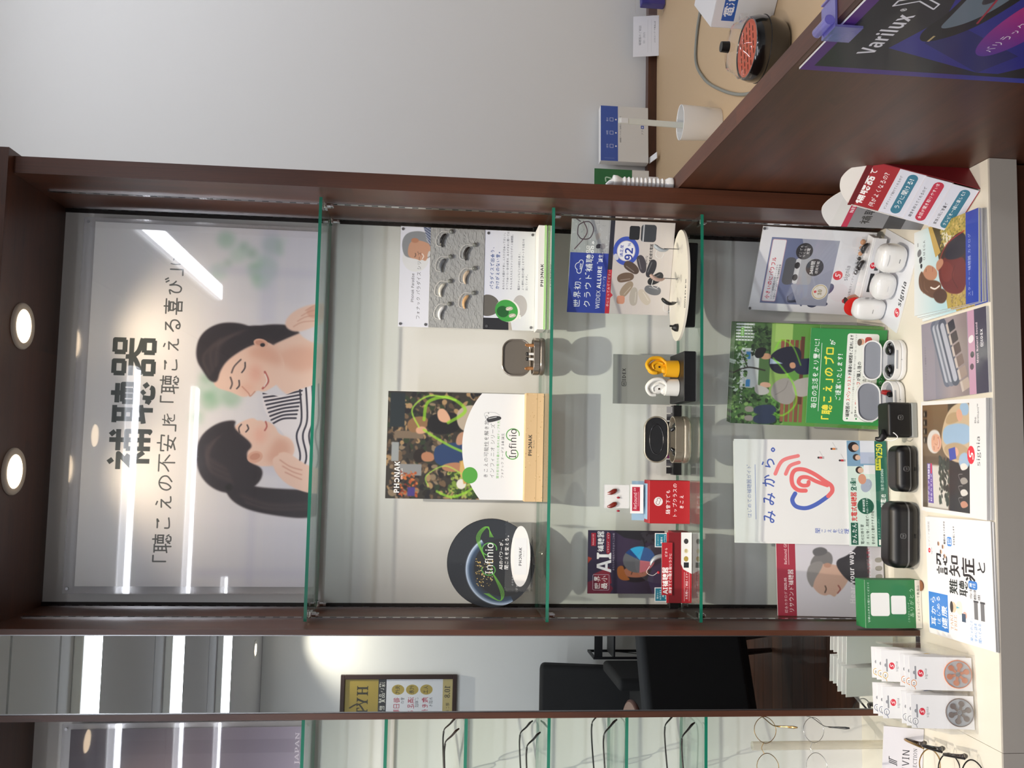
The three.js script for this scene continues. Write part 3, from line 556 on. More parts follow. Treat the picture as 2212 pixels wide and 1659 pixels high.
// ---------- what is printed on the posters, leaflets and boxes ----------
const soften = (c, w, h, px, x0, y0, x1, y1) => { const k = document.createElement('canvas'); k.width = w; k.height = h; k.getContext('2d').drawImage(c.canvas, 0, 0); c.save(); c.beginPath(); c.rect(x0, y0, x1 - x0, y1 - y0); c.clip(); c.filter = `blur(${px}px)`; c.drawImage(k, 0, 0); c.restore(); };
const SKIN = '#e9bfa2', SKIN2 = '#d9a183', HAIR = '#2c2323';
const stripes = (c, pts, n, col, w) => { c.save(); c.beginPath(); pts.forEach((p, i) => (i ? c.lineTo(...p) : c.moveTo(...p))); c.closePath(); c.clip(); n(col, w); c.restore(); };
const P = {};
const soft = (c, px, fn) => { c.save(); c.filter = `blur(${px}px)`; fn(); c.restore(); };
P.hearing = sheet(1535, 968, (c, w, h) => {
  rect(c, 0, 0, w, h, gradV(c, 0, h, '#eceeed', '#e6e9ee', '#dcdfec'));
  soft(c, 13, () => {
    for (let i = 0; i < 16; i++) { c.globalAlpha = 0.5; disc(c, 1300 + rnd() * 190, 500 + rnd() * 300, 10 + rnd() * 34, ['#8fc3a6', '#b4d9c6', '#7fb096'][i % 3]); }
    for (let i = 0; i < 13; i++) { c.globalAlpha = 0.5; disc(c, 690 + rnd() * 190, 440 + rnd() * 170, 10 + rnd() * 34, ['#7fb795', '#abd3bd', '#8abf9c'][i % 3]); }
    c.globalAlpha = 0.5; for (let i = 0; i < 7; i++) rect(c, 40 + i * 215, 470, 34 + (i % 3) * 30, h, ['#ccd0e2', '#e6e8f0'][i % 2]); rect(c, 0, 690, 400, 18, '#c0c5dd'); rect(c, 1120, 690, 420, 70, '#ccd3e6'); c.globalAlpha = 1;
  });
  text(c, '補聴器', 470, 90, 196, '#2f3b3b', { w: 0.1 });
  text(c, '「聴こえの不安」', 84, 296, 84, '#4a5052', { w: 0.07 }); text(c, 'を', 668, 308, 66, '#4a5052', { w: 0.065 }); text(c, '「聴こえる喜び」', 752, 294, 84, '#4a5052', { w: 0.07 }); text(c, 'に', 1352, 306, 66, '#4a5052', { w: 0.065 });
  const S = ['#f0d3c4', '#e2b6a2', '#cf9a86', '#b97d6c'], K = ['#2b252c', '#40373c', '#5c4f4f'];
  // the woman's shoulder, neck and raised hand
  soft(c, 3, () => {
    blob(c, [[1098, 640], [1124, 760], [1110, 880], [1070, 960], [1012, 920], [1004, 760], [1050, 690]], K[0]);
    blob(c, [[1010, 720], [1070, 830], [1140, 990], [790, 1000], [780, 880], [860, 760]], S[0]);
    blob(c, [[1040, 930], [1080, 860], [1150, 850], [1240, 990], [1040, 1000]], '#e4e4ec');
    blob(c, [[1084, 850], [1110, 800], [1160, 815], [1206, 880], [1226, 990], [1150, 1000], [1110, 920]], S[0]);
    blob(c, [[1150, 900], [1200, 890], [1215, 990], [1150, 990]], S[1]);
  });
  soft(c, 14, () => { blob(c, [[980, 770], [1030, 830], [1030, 960], [960, 980], [900, 860]], '#e6bca8'); });
  for (let i = 0; i < 4; i++) soft(c, 2, () => curveLine(c, [[1112 + i * 24, 840 + i * 16], [1134 + i * 24, 880 + i * 14], [1142 + i * 24, 950]], S[2], 3));
  // her face, turned down to the child
  soft(c, 2, () => blob(c, [[868, 512], [960, 540], [1040, 640], [1048, 738], [1000, 790], [940, 815], [872, 796], [838, 752], [824, 724], [834, 700], [804, 662], [800, 636], [822, 590], [836, 528]], S[0]));
  soft(c, 16, () => { blob(c, [[980, 640], [1040, 690], [1010, 790], [930, 810], [960, 720]], S[1]); disc(c, 905, 690, 40, '#eab9a8', 26); disc(c, 840, 660, 20, '#e9bdaa', 30); });
  soft(c, 3, () => {
    blob(c, [[896, 480], [960, 436], [1060, 446], [1118, 520], [1122, 620], [1090, 690], [1052, 724], [1034, 690], [1012, 640], [960, 570], [910, 540], [858, 532], [866, 500]], K[0]);
    blob(c, [[1060, 600], [1110, 640], [1112, 720], [1060, 740], [1040, 700]], K[0]);
  });
  soft(c, 5, () => { for (let i = 0; i < 6; i++) curveLine(c, [[890 + i * 10, 500 + i * 6], [970 + i * 14, 470 + i * 16], [1050 + i * 9, 540 + i * 22]], i % 2 ? K[1] : K[2], 6); });
  soft(c, 1.5, () => {
    disc(c, 1036, 706, 19, S[1], 31, 0.2); disc(c, 1036, 704, 11, S[2], 21, 0.2); disc(c, 1028, 714, 8, '#26262e', 10);
    curveLine(c, [[836, 588], [858, 594], [884, 586]], K[2], 6); curveLine(c, [[904, 590], [932, 600], [962, 626]], K[2], 6);
    curveLine(c, [[836, 614], [850, 624], [872, 622]], K[0], 5); curveLine(c, [[906, 632], [926, 644], [950, 644]], K[0], 5);
    curveLine(c, [[846, 636], [818, 664], [806, 672], [826, 690]], S[2], 5); curveLine(c, [[840, 722], [872, 744], [912, 728]], '#b45e58', 8); curveLine(c, [[848, 727], [874, 739], [902, 729]], '#f8f2ee', 5);
  });
  // the child's shirt with its stripes, and the woman's striped sleeve around her
  const body = [[496, 838], [560, 850], [640, 828], [700, 760], [760, 726], [822, 722], [806, 800], [842, 880], [880, 990], [450, 1000]];
  soft(c, 2, () => blob(c, body, '#eeedf3'));
  stripes(c, body, () => { soft(c, 1.2, () => { for (let i = 0; i < 9; i++) curveLine(c, [[440, 842 + i * 30], [540, 890 + i * 26], [640, 872 + i * 26], [720, 890 + i * 24], [900, 870 + i * 28]], '#2a2b3d', 7); for (let i = 0; i < 9; i++) curveLine(c, [[690 + i * 16, 770 - i * 6], [712 + i * 15, 812], [716 + i * 17, 866 + i * 3]], '#2a2b3d', 7); }); }, 0, 0);
  // the child: pony tail, face in profile, hair
  soft(c, 3, () => { blob(c, [[420, 576], [350, 618], [306, 730], [280, 990], [408, 990], [412, 800], [420, 700], [446, 640]], K[0]); });
  soft(c, 4, () => { for (let i = 0; i < 4; i++) curveLine(c, [[396 - i * 14, 640 + i * 10], [350 - i * 8, 780], [330 - i * 10 + 30, 960]], K[i % 2 + 1], 5); });
  soft(c, 2, () => blob(c, [[516, 660], [600, 660], [664, 600], [694, 636], [716, 688], [700, 704], [704, 722], [696, 736], [700, 752], [676, 784], [644, 796], [630, 852], [570, 872], [520, 830], [504, 740]], S[0]));
  soft(c, 14, () => { blob(c, [[520, 740], [600, 770], [640, 800], [600, 860], [520, 830]], S[1]); disc(c, 640, 720, 34, '#eebfae', 26); });
  soft(c, 3, () => blob(c, [[544, 456], [630, 470], [690, 540], [704, 622], [672, 606], [640, 640], [612, 676], [590, 690], [566, 664], [522, 676], [500, 740], [440, 730], [392, 664], [392, 560], [452, 482]], K[0]));
  soft(c, 5, () => { for (let i = 0; i < 7; i++) curveLine(c, [[430 + i * 12, 620 - i * 6], [480 + i * 14, 520 - i * 4], [590 + i * 8, 500 + i * 10]], K[i % 2 + 1], 5); });
  soft(c, 1.5, () => { disc(c, 416, 600, 15, '#151114'); disc(c, 546, 702, 25, S[1], 33, -0.3); disc(c, 548, 702, 14, S[2], 22, -0.3); curveLine(c, [[648, 634], [668, 630], [684, 640]], K[1], 5); curveLine(c, [[652, 660], [666, 670], [682, 664]], K[0], 5); curveLine(c, [[698, 740], [678, 746], [660, 738]], '#b9655f', 6); });
  // her hand held to the chest
  soft(c, 2, () => blob(c, [[520, 776], [544, 776], [556, 800], [566, 800], [572, 834], [540, 880], [510, 930], [500, 990], [392, 990], [396, 920], [430, 840], [480, 790]], S[0]));
  soft(c, 2, () => { for (let i = 0; i < 3; i++) curveLine(c, [[536 - i * 26, 806 + i * 12], [508 - i * 22, 850 + i * 12], [494 - i * 20, 900]], S[2], 4); });
});
P.madeInJapan = sheet(512, 1024, (c, w, h) => { rect(c, 0, 0, w, h, gradV(c, 0, h, '#55505a', '#6d6674', '#a59fb4')); for (let i = 0; i < 8; i++) { c.globalAlpha = 0.12; rect(c, i * 64, 0, 22 + (i % 3) * 12, h, '#3c3641'); c.globalAlpha = 1; } text(c, 'MADE IN JAPAN', w - 14, h - 66, 26, '#e4e0ea', { font: 'serif', bold: false, align: 'right' }); });
const phonakMark = (c, x, y, s, f) => { c.save(); c.fillStyle = f; c.font = `bold ${s}px sans-serif`; let px = x; for (const ch of 'PHONAK') { if (ch === 'O') { c.strokeStyle = f; c.lineWidth = s * 0.16; c.beginPath(); c.arc(px + s * 0.3, y + s * 0.52, s * 0.27, -2.2, 2.2); c.stroke(); px += s * 0.68; } else { c.fillText(ch, px, y + s * 0.86); px += c.measureText(ch).width + s * 0.02; } } c.restore(); };
P.paradiseTop = sheet(820, 250, (c, w, h) => {
  rect(c, 0, 0, w, h, '#e6e9f4'); c.globalAlpha = 0.5; disc(c, 560, 130, 110, '#dfe0dc'); c.globalAlpha = 1;
  blob(c, [[560, 60], [600, 22], [700, 10], [770, 50], [790, 150], [770, 230], [700, 260], [600, 262], [556, 236]], '#8e9296');
  blob(c, [[560, 90], [590, 60], [680, 70], [712, 110], [706, 190], [680, 250], [610, 262], [566, 226], [538, 214], [556, 180], [540, 168], [556, 140]], '#c89a80');
  disc(c, 708, 120, 20, '#b98468', 32); curveLine(c, [[572, 122], [586, 130], [602, 126]], '#4a3a34', 5); curveLine(c, [[560, 186], [580, 196], [600, 184]], '#fff', 6); blob(c, [[562, 220], [640, 240], [600, 262]], '#cfd0d0');
  poly(c, [[660, 250], [790, 200], [820, 190], [820, 250]], '#56627f'); for (let i = 0; i < 6; i++) curveLine(c, [[680 + i * 24, 250], [720 + i * 22, 216 - i * 4]], '#cdd2e2', 5);
  soften(c, w, h, 2, 0, 0, w, h);
  text(c, 'Phonak Paradise', 200, 96, 32, '#3a3d44', { bold: false }); text(c, 'フォナック パラダイス シリーズ', 60, 142, 38, '#2c2f36', { w: 0.06 });
});
P.paradiseLow = sheet(820, 420, (c, w, h) => {
  rect(c, 0, 0, w, h, gradV(c, 0, h, '#e0e4f2', '#dfe3ea', '#d6dad8'));
  rect(c, 0, 0, 96, 210, '#26272d'); poly(c, [[0, 210], [96, 206], [96, 222], [0, 240]], '#b9b2a6'); c.globalAlpha = 0.5; disc(c, 200, 300, 90, '#8c857e', 60); c.globalAlpha = 1;
  blob(c, [[110, -20], [280, -20], [290, 60], [240, 130], [150, 130], [108, 60]], '#67645f');
  disc(c, 160, 200, 92, '#e9e8e4', 104, 0.5); disc(c, 158, 190, 88, '#3f9e46', 96, 0.5); disc(c, 150, 160, 46, '#1d5c2c', 50, 0.4);
  for (const [x, y] of [[176, 214], [120, 240]]) { blob(c, [[x - 16, y - 30], [x + 12, y - 30], [x + 20, y + 20], [x - 4, y + 34], [x - 18, y]], '#c3bdb0'); curveLine(c, [[x - 10, y - 20], [x + 6, y + 10]], '#f2efe6', 5); }
  rect(c, 96, 296, 30, 12, '#e9efe9');
  text(c, 'パラダイスで出会う、', 330, 46, 37, '#33518f', { w: 0.1 }); text(c, 'かけがえのない音。', 330, 92, 37, '#33518f', { w: 0.1 });
  ['あなたの心を動かす音に、ふたたび出会ってほしい。', 'すべての会いたい音の世界を、あるがままに聞いてほしい。', 'そんな心を入れたフォナックのパラダイス補聴器。', '', '電話やテレビなどとの相性も良く、', 'より便利に毎日の聞こえをサポートする能力を', '出しています。'].forEach((t, i) => text(c, t, 330, 150 + i * 32, 20.5, '#4a4f5c', { w: 0.07 }));
});
P.paradiseBase = sheet(820, 90, (c, w, h) => { rect(c, 0, 0, w, h, '#f2f1ec'); phonakMark(c, 330, 20, 44, '#3a3b3a'); text(c, 'life is on', 400, 66, 18, '#b9bdb2', { bold: false }); });
P.hammered = dataTex(512, 512, (u, v) => { const a = vnoise(u * 64, v * 64), b = vnoise(u * 32 + 9, v * 32 + a * 1.5), k = 255 * Math.min(1, Math.max(0, b * 0.75 + a * 0.35)); return [k, k, k]; }, false);
const infinioMark = (c, x, y, s, f, ring) => { c.save(); c.strokeStyle = ring; c.lineWidth = s * 0.09; c.beginPath(); c.ellipse(x + s * 0.42, y + s * 0.45, s * 0.5, s * 0.62, 0.2, 0.5, 4.9); c.stroke(); c.beginPath(); c.ellipse(x + s * 2.28, y + s * 0.5, s * 0.56, s * 0.66, -0.2, 3.6, 8.2); c.stroke(); c.restore(); text(c, 'Infinio', x, y, s, f, { bold: false }); };
P.infinio = sheet(840, 1140, (c, w, h) => {
  rect(c, 0, 0, w, 760, '#35312c'); speckle(c, 0, 0, w, 760, ['#26231f', '#5a4a3a', '#6f5a44', '#2c3a26', '#8c7a62', '#a88a63', '#1d1c20'], 520, 26);
  rect(c, 560, 20, 270, 120, '#1e2a30'); rect(c, 470, 60, 60, 240, '#7b6a58'); rect(c, 180, 110, 90, 180, '#8d8f90'); rect(c, 290, 40, 150, 60, '#9aa0a2'); speckle(c, 20, 120, 190, 140, ['#b4552d', '#d0773e', '#7d2f1c'], 70, 12); rect(c, 20, 180, 70, 60, '#4a3c86');
  speckle(c, 10, 520, 260, 220, ['#4d6a2c', '#7d9a3e', '#2f4620', '#a8b45a'], 160, 18); disc(c, 120, 620, 40, '#e8e4da');
  // man in blue
  blob(c, [[270, 250], [330, 210], [396, 250], [380, 330], [300, 330]], '#221a17'); blob(c, [[290, 290], [360, 280], [372, 360], [330, 400], [290, 380]], '#b27d5e');
  blob(c, [[250, 420], [340, 380], [440, 410], [450, 760], [250, 760]], '#27406b'); blob(c, [[210, 480], [270, 440], [300, 620], [220, 660]], '#b27d5e');
  poly(c, [[120, 640], [300, 600], [330, 760], [160, 760]], '#c69a4c'); blob(c, [[150, 600], [330, 610], [320, 740], [190, 720]], '#d6b06a');
  // woman in black
  blob(c, [[500, 200], [580, 150], [640, 200], [650, 330], [560, 340]], '#8d6a49'); blob(c, [[500, 240], [560, 230], [570, 310], [520, 340]], '#d3a184'); blob(c, [[500, 340], [640, 320], [690, 460], [670, 600], [520, 600]], '#16161a');
  blob(c, [[600, 420], [700, 400], [720, 470], [600, 540]], '#d8a98c'); blob(c, [[540, 580], [720, 560], [760, 760], [520, 760]], '#b8aa98'); blob(c, [[420, 560], [520, 580], [540, 660], [430, 640]], '#b98e74'); speckle(c, 400, 640, 90, 60, ['#d9e2a0', '#b0453b', '#e7e4d8'], 20, 12);
  c.globalAlpha = 0.75; curveLine(c, [[330, 760], [400, 560], [480, 400], [540, 300]], '#9ad73a', 20); curveLine(c, [[620, 300], [760, 330], [800, 500], [700, 640], [600, 500]], '#8fd02c', 26); curveLine(c, [[560, 260], [700, 200], [810, 340], [780, 560]], '#a9e04a', 14); curveLine(c, [[60, 420], [20, 560], [120, 740], [300, 690]], '#9ad73a', 20); curveLine(c, [[100, 350], [180, 330], [260, 480], [200, 620]], '#b4e45a', 10); c.globalAlpha = 1;
  soften(c, w, h, 3, 0, 0, w, 780);
  phonakMark(c, 40, 60, 60, '#fff'); text(c, 'life is on', 150, 118, 22, '#fff', { bold: false });
  disc(c, 420, 1260, 640, '#eef0f2'); rect(c, 0, 1000, w, 140, '#eef0f2'); poly(c, [[0, 780], [60, 740], [0, 1140]], '#eef0f2'); disc(c, 190, 690, 64, '#57a844');
  text(c, 'きこえの可能性を解き放つ。', 168, 800, 42, '#3a3c40', { w: 0.055 }); text(c, 'インフィニオ シリーズ', 168, 852, 42, '#3a3c40', { w: 0.055 });
  text(c, '聞き取る能力を最大に高めたAIチップを充実', 168, 908, 24, '#5fae4c', { w: 0.06 }); text(c, 'フォナック オーデオ I-R 誕生', 168, 944, 27, '#44464a', { w: 0.06 });
  infinioMark(c, 330, 1000, 82, '#24272b', '#4fa14a');
  blob(c, [[606, 830], [640, 812], [660, 860], [664, 930], [640, 948], [622, 900]], '#3b3c40'); curveLine(c, [[640, 836], [654, 900]], '#c9ccd0', 6); curveLine(c, [[610, 830], [680, 800], [690, 880], [668, 930]], '#aeb2b8', 3);
});
P.infinioBase = sheet(840, 140, (c, w, h) => { rect(c, 0, 0, w, h, '#d9b98c'); speckle(c, 0, 0, w, h, ['#b08a5a', '#c3a070', '#e4c79c'], 60, 5); phonakMark(c, 350, 18, 40, '#34302a'); text(c, 'life is on', 412, 58, 16, '#5d5548', { bold: false }); rect(c, 0, 88, w, 3, '#a88a62'); });
P.disc = sheet(768, 768, (c, w) => {
  rect(c, 0, 0, w, w, '#13181f'); disc(c, 384, 384, 384, '#1a212b'); speckle(c, 0, 0, w, w, ['#27323f', '#3c4b5c', '#0d1116'], 240, 3);
  const g = c.createRadialGradient(330, 470, 200, 330, 470, 320); g.addColorStop(0, '#0b0f16'); g.addColorStop(0.6, '#2e4664'); g.addColorStop(0.86, '#c6d9f2'); g.addColorStop(1, '#0f151d00'); c.save(); c.beginPath(); c.ellipse(330, 460, 320, 310, 0, 2.7, 5.7); c.lineTo(330, 460); c.fillStyle = g; c.fill(); c.restore(); disc(c, 350, 500, 252, '#10151d', 262);
  speckle(c, 180, 250, 240, 150, ['#d8b865', '#8f7433', '#f0dc9a'], 90, 6); c.globalAlpha = 0.8; for (let i = 0; i < 5; i++) { curveLine(c, [[120, 330 + i * 10], [60, 470], [150, 500 - i * 8], [330, 380]], '#69b637', 5); curveLine(c, [[420, 330], [600, 250 + i * 8], [700, 330 + i * 6], [610, 400 - i * 8]], '#69b637', 5); } c.globalAlpha = 1;
  infinioMark(c, 286, 320, 96, '#f4f6f6', '#59a84b'); text(c, 'AIのパワーが、', 330, 452, 40, '#fff', { w: 0.09 }); text(c, '聞こえを変える。', 330, 500, 40, '#fff', { w: 0.09 }); text(c, '小さなサウンドプロセッシングで聴く時代', 190, 566, 22, '#e6eaee', { w: 0.07 }); text(c, 'フォナック オーデオ インフィニオ スフィア', 150, 600, 26, '#fff', { w: 0.07 });
});
P.phonakCard = sheet(512, 200, (c, w, h) => { rect(c, 0, 0, w, h, '#eceef0'); phonakMark(c, 120, 66, 62, '#3b3d40'); text(c, 'life is on', 250, 140, 22, '#a9acb0', { bold: false }); });
const widexMark = (c, x, y, s, f, it) => { c.strokeStyle = f; c.lineWidth = s * 0.1; rrect(c, x, y + s * 0.05, s * 0.9, s * 0.9, s * 0.28); c.stroke(); text(c, 'W', x + s * 0.1, y + s * 0.12, s * 0.72, f); if (it) text(c, it, x + s * 1.0, y, s, f, { bold: true, gap: 1.12 }); };
P.allure = sheet(820, 1000, (c, w, h) => {
  rect(c, 0, 0, w, h, gradV(c, 0, h, '#d3cfcc', '#c9c3c0', '#d2ccc7')); rect(c, 0, 0, 530, 400, '#3446a4'); rect(c, 530, 0, 290, 400, '#aeb1b2'); for (let i = 0; i < 4; i++) rect(c, 530, i * 100 + 60, 290, 3, '#868b90'); speckle(c, 535, 0, 280, 400, ['#9ba0a4', '#bcc0c2'], 70, 8);
  rect(c, 0, 372, 390, 44, '#c33140'); poly(c, [[140, 416], [190, 416], [165, 440]], '#c33140'); rect(c, 390, 372, 430, 44, '#2c2c38');
  curveLine(c, [[690, 60], [770, 70], [800, 160], [740, 210], [660, 180], [650, 100], [690, 60]], '#4a3a44', 9); curveLine(c, [[800, 110], [700, 150], [560, 40]], '#59434b', 9); curveLine(c, [[800, 80], [820, 40]], '#4a3a44', 8); blob(c, [[640, 240], [700, 230], [710, 290], [650, 270]], '#a9a4a0'); blob(c, [[570, 240], [612, 250], [610, 300], [572, 290]], '#33323a'); disc(c, 590, 310, 26, '#8d8c90');
  text(c, '世界初、', 44, 50, 78, '#fff', { w: 0.075 }); text(c, 'クラウド補聴器。', 40, 150, 80, '#fff', { w: 0.085 }); text(c, 'WIDEX', 40, 268, 56, '#fff', { bold: false }); text(c, 'ALLURE', 220, 268, 56, '#fff'); text(c, '™', 436, 262, 24, '#fff'); text(c, '誕生。', 452, 272, 50, '#fff', { w: 0.09, sx: 0.72 }); text(c, '[アルーア]', 196, 330, 28, '#fff', { w: 0.06 }); text(c, '手にとってみてください', 60, 378, 30, '#fff', { w: 0.07 });
  c.strokeStyle = '#fff'; c.lineWidth = 6; c.beginPath(); c.arc(370, 96, 22, 2.2, 5.2); c.arc(410, 86, 30, 3.6, 6.0); c.arc(446, 112, 20, 4.7, 7.9); c.closePath(); c.stroke(); text(c, 'NEW', 382, 96, 24, '#fff');
  c.strokeStyle = '#3f57b8'; c.lineWidth = 36; c.beginPath(); c.arc(560, 540, 108, -2.0, 4.0); c.stroke(); c.strokeStyle = '#c9cdd8'; c.beginPath(); c.arc(560, 540, 108, 4.06, 4.28); c.stroke(); disc(c, 560, 540, 84, '#e9ebf2'); text(c, '満足度', 506, 478, 36, '#3f4fae', { w: 0.09 }); text(c, '92', 478, 512, 110, '#33479f', { sx: 0.95 }); text(c, '%', 600, 548, 40, '#33479f', { bold: false });
  rrect(c, 660, 560, 120, 100, 18); c.fillStyle = '#24262b'; c.fill(); rrect(c, 646, 672, 150, 150, 30); c.fillStyle = '#3c4047'; c.fill(); rect(c, 646, 690, 150, 14, '#b9bdc2');
  text(c, '便利な', 440, 730, 30, '#3a3a3e', { w: 0.06 }); text(c, '除湿乾燥充電器', 440, 768, 34, '#2e2e32', { w: 0.09, sx: 0.8 });
  const cols = ['#9c8d7a', '#6d5a4c', '#54463f', '#45424a', '#34353c', '#23252a', '#6a6d72', '#c5bcae', '#b0aaa0'];
  for (let i = 0; i < 9; i++) { const a = -2.1 + i * 0.7, x = 300 + Math.cos(a) * 150, y = 700 + Math.sin(a) * 150; c.save(); c.translate(x, y); c.rotate(a + 1.2); blob(c, [[-34, -80], [30, -84], [50, 0], [24, 86], [-30, 80], [-40, 0]], cols[i]); curveLine(c, [[-14, -50], [-18, 40]], '#ffffff44', 8); c.restore(); }
  rrect(c, 90, 480, 74, 80, 24); c.fillStyle = '#c98f76'; c.fill();
});
P.widexPanel = sheet(420, 520, (c, w, h) => { rect(c, 0, 0, w, h, '#8f938e'); rect(c, 0, 70, w, 60, '#868a85'); widexMark(c, 150, 76, 44, '#202222', 'IDEX'); });
P.widexPlate = sheet(512, 512, (c, w) => { rect(c, 0, 0, w, w, '#e6e1d4'); widexMark(c, 150, 440, 38, '#3a3a3c', 'IDEX'); });
P.redBox = sheet(512, 500, (c, w, h) => { rect(c, 0, 0, w, h, '#b51f26'); disc(c, 262, 110, 54, '#f3eeec'); c.strokeStyle = '#8d5a5a'; c.lineWidth = 6; c.beginPath(); c.arc(248, 104, 22, 1, 5.6); c.stroke(); c.beginPath(); c.arc(280, 116, 22, 4, 8.8); c.stroke(); text(c, '騒音下でも', 110, 200, 60, '#fff', { w: 0.085 }); text(c, 'トップクラスの', 66, 284, 60, '#fff', { w: 0.085 }); text(c, 'きこえ', 170, 368, 60, '#fff', { w: 0.085 }); });
P.resoundTag = sheet(360, 160, (c, w, h) => { rect(c, 0, 0, w, h, '#f3f3f2'); rect(c, 30, 22, 300, 96, '#b5203c'); text(c, 'ReSound', 50, 34, 54, '#f7e6e8', { bold: false }); text(c, 'GN', 272, 38, 32, '#f7e6e8', { italic: true, bold: false }); rect(c, 90, 96, 180, 3, '#f7e6e8'); });
P.ai = sheet(720, 900, (c, w, h) => {
  rect(c, 0, 0, w, h, gradV(c, 0, h, '#2d2440', '#352a44', '#2a2431')); poly(c, [[0, 0], [130, 0], [200, 180], [60, 300], [0, 260]], '#6c1b35'); poly(c, [[40, 160], [220, 60], [300, 250], [120, 280]], '#8a2438'); poly(c, [[340, 0], [420, 0], [400, 50]], '#9c3425'); poly(c, [[640, 420], [720, 300], [720, 900], [560, 900]], '#1d1d25'); speckle(c, 480, 620, 240, 260, ['#17171d', '#2f3038', '#45454e'], 40, 36);
  blob(c, [[170, 380], [250, 330], [330, 420], [360, 560], [330, 720], [230, 770], [150, 700], [120, 540]], '#1b141c'); blob(c, [[190, 430], [270, 400], [320, 520], [310, 660], [240, 730], [180, 640]], '#a0674e'); curveLine(c, [[220, 510], [250, 520], [262, 506]], '#2a1a18', 8); curveLine(c, [[234, 640], [262, 650], [284, 636]], '#83362f', 9); blob(c, [[150, 360], [300, 330], [330, 420], [220, 430], [150, 520]], '#9a5a24'); poly(c, [[0, 760], [170, 700], [300, 760], [380, 900], [0, 900]], '#3b3452');
  c.save(); c.translate(390, 600); c.rotate(-0.15); c.beginPath(); c.ellipse(0, 0, 150, 190, 0, 0, 7); c.clip(); rect(c, -200, -200, 400, 400, '#5c6166'); poly(c, [[-10, 10], [180, -160], [180, 100]], '#2b9fd0'); poly(c, [[-10, 10], [180, 100], [60, 220], [-60, 200]], '#24508a'); poly(c, [[-10, 10], [-60, 200], [-200, 120], [-160, -20]], '#c26a74'); poly(c, [[-10, 10], [120, -180], [180, -120]], '#163f78'); c.restore();
  soften(c, w, h, 3, 0, 0, w, h);
  text(c, 'AI', 240, 66, 240, '#f2f2f6', { sx: 0.95 }); text(c, '補聴器', 470, 106, 84, '#f4f4f8', { w: 0.095, sx: 0.97 }); c.strokeStyle = '#c9c2d2'; c.lineWidth = 4; rrect(c, 40, 60, 176, 190, 14); c.stroke(); text(c, '世界', 48, 70, 80, '#fff', { w: 0.085 }); text(c, '最小', 48, 156, 80, '#fff', { w: 0.08 });
  rect(c, 540, 36, 150, 56, '#a01c34'); text(c, 'ReSound GN', 550, 48, 22, '#f5d8dc', { bold: false }); rrect(c, 450, 214, 246, 46, 22); c.fillStyle = '#a01c34'; c.fill(); text(c, 'リサウンド・ビビア', 462, 222, 27, '#fff', { w: 0.09 }); text(c, 'あなたの可能性を引き出す人工知能', 260, 286, 27, '#b8b4c4', { w: 0.07 });
});
P.aiBase = sheet(800, 330, (c, w, h) => { rect(c, 0, 0, w, h, '#b31f2b'); rect(c, 0, 30, w, 170, '#7e1a22'); poly(c, [[380, 220], [440, 190], [800, 190], [800, 330], [330, 330]], '#f2f1f0'); disc(c, 700, 256, 30, '#3c3a3c'); disc(c, 590, 256, 26, '#d9cfa8'); text(c, 'AI', 578, 238, 30, '#a08a4a'); disc(c, 500, 256, 30, '#b39a4a'); rect(c, 400, 226, 60, 66, '#24252e'); text(c, 'お気軽にご相談ください', 40, 246, 36, '#fff', { w: 0.085, sx: 0.84 }); rect(c, 20, 232, 330, 3, '#fff'); rect(c, 20, 296, 330, 3, '#fff'); });
P.aiTag = sheet(720, 150, (c, w, h) => { rect(c, 0, 0, w, h, '#b5222e'); text(c, 'AI補聴器', 16, 6, 92, '#fff', { w: 0.12 }); text(c, 'だから', 520, 40, 44, '#fff', { w: 0.09 }); text(c, '騒音下での聞き取りラクに', 24, 98, 46, '#fff', { w: 0.1 }); });
P.tealTags = sheet(300, 300, (c, w, h) => { rect(c, 0, 0, w, h, '#e3e6e8'); rect(c, 18, 18, w - 36, h - 36, '#1f7c93'); text(c, '聞きたい', 60, 44, 44, '#e9f3f4', { w: 0.08 }); text(c, '会話の音を', 38, 104, 44, '#e9f3f4', { w: 0.08 }); text(c, 'AIが', 96, 160, 48, '#fff', { w: 0.09 }); text(c, 'サポート', 50, 220, 50, '#fff', { w: 0.09 }); });
P.tealTags2 = sheet(300, 300, (c, w, h) => { rect(c, 0, 0, w, h, '#e3e6e8'); rect(c, 18, 18, w - 36, h - 36, '#1f7c93'); text(c, '周りに合わせて', 36, 50, 32, '#e9f3f4', { w: 0.08 }); text(c, '騒音を', 76, 120, 50, '#fff', { w: 0.09 }); text(c, '自動で下げる', 36, 200, 38, '#fff', { w: 0.09 }); });
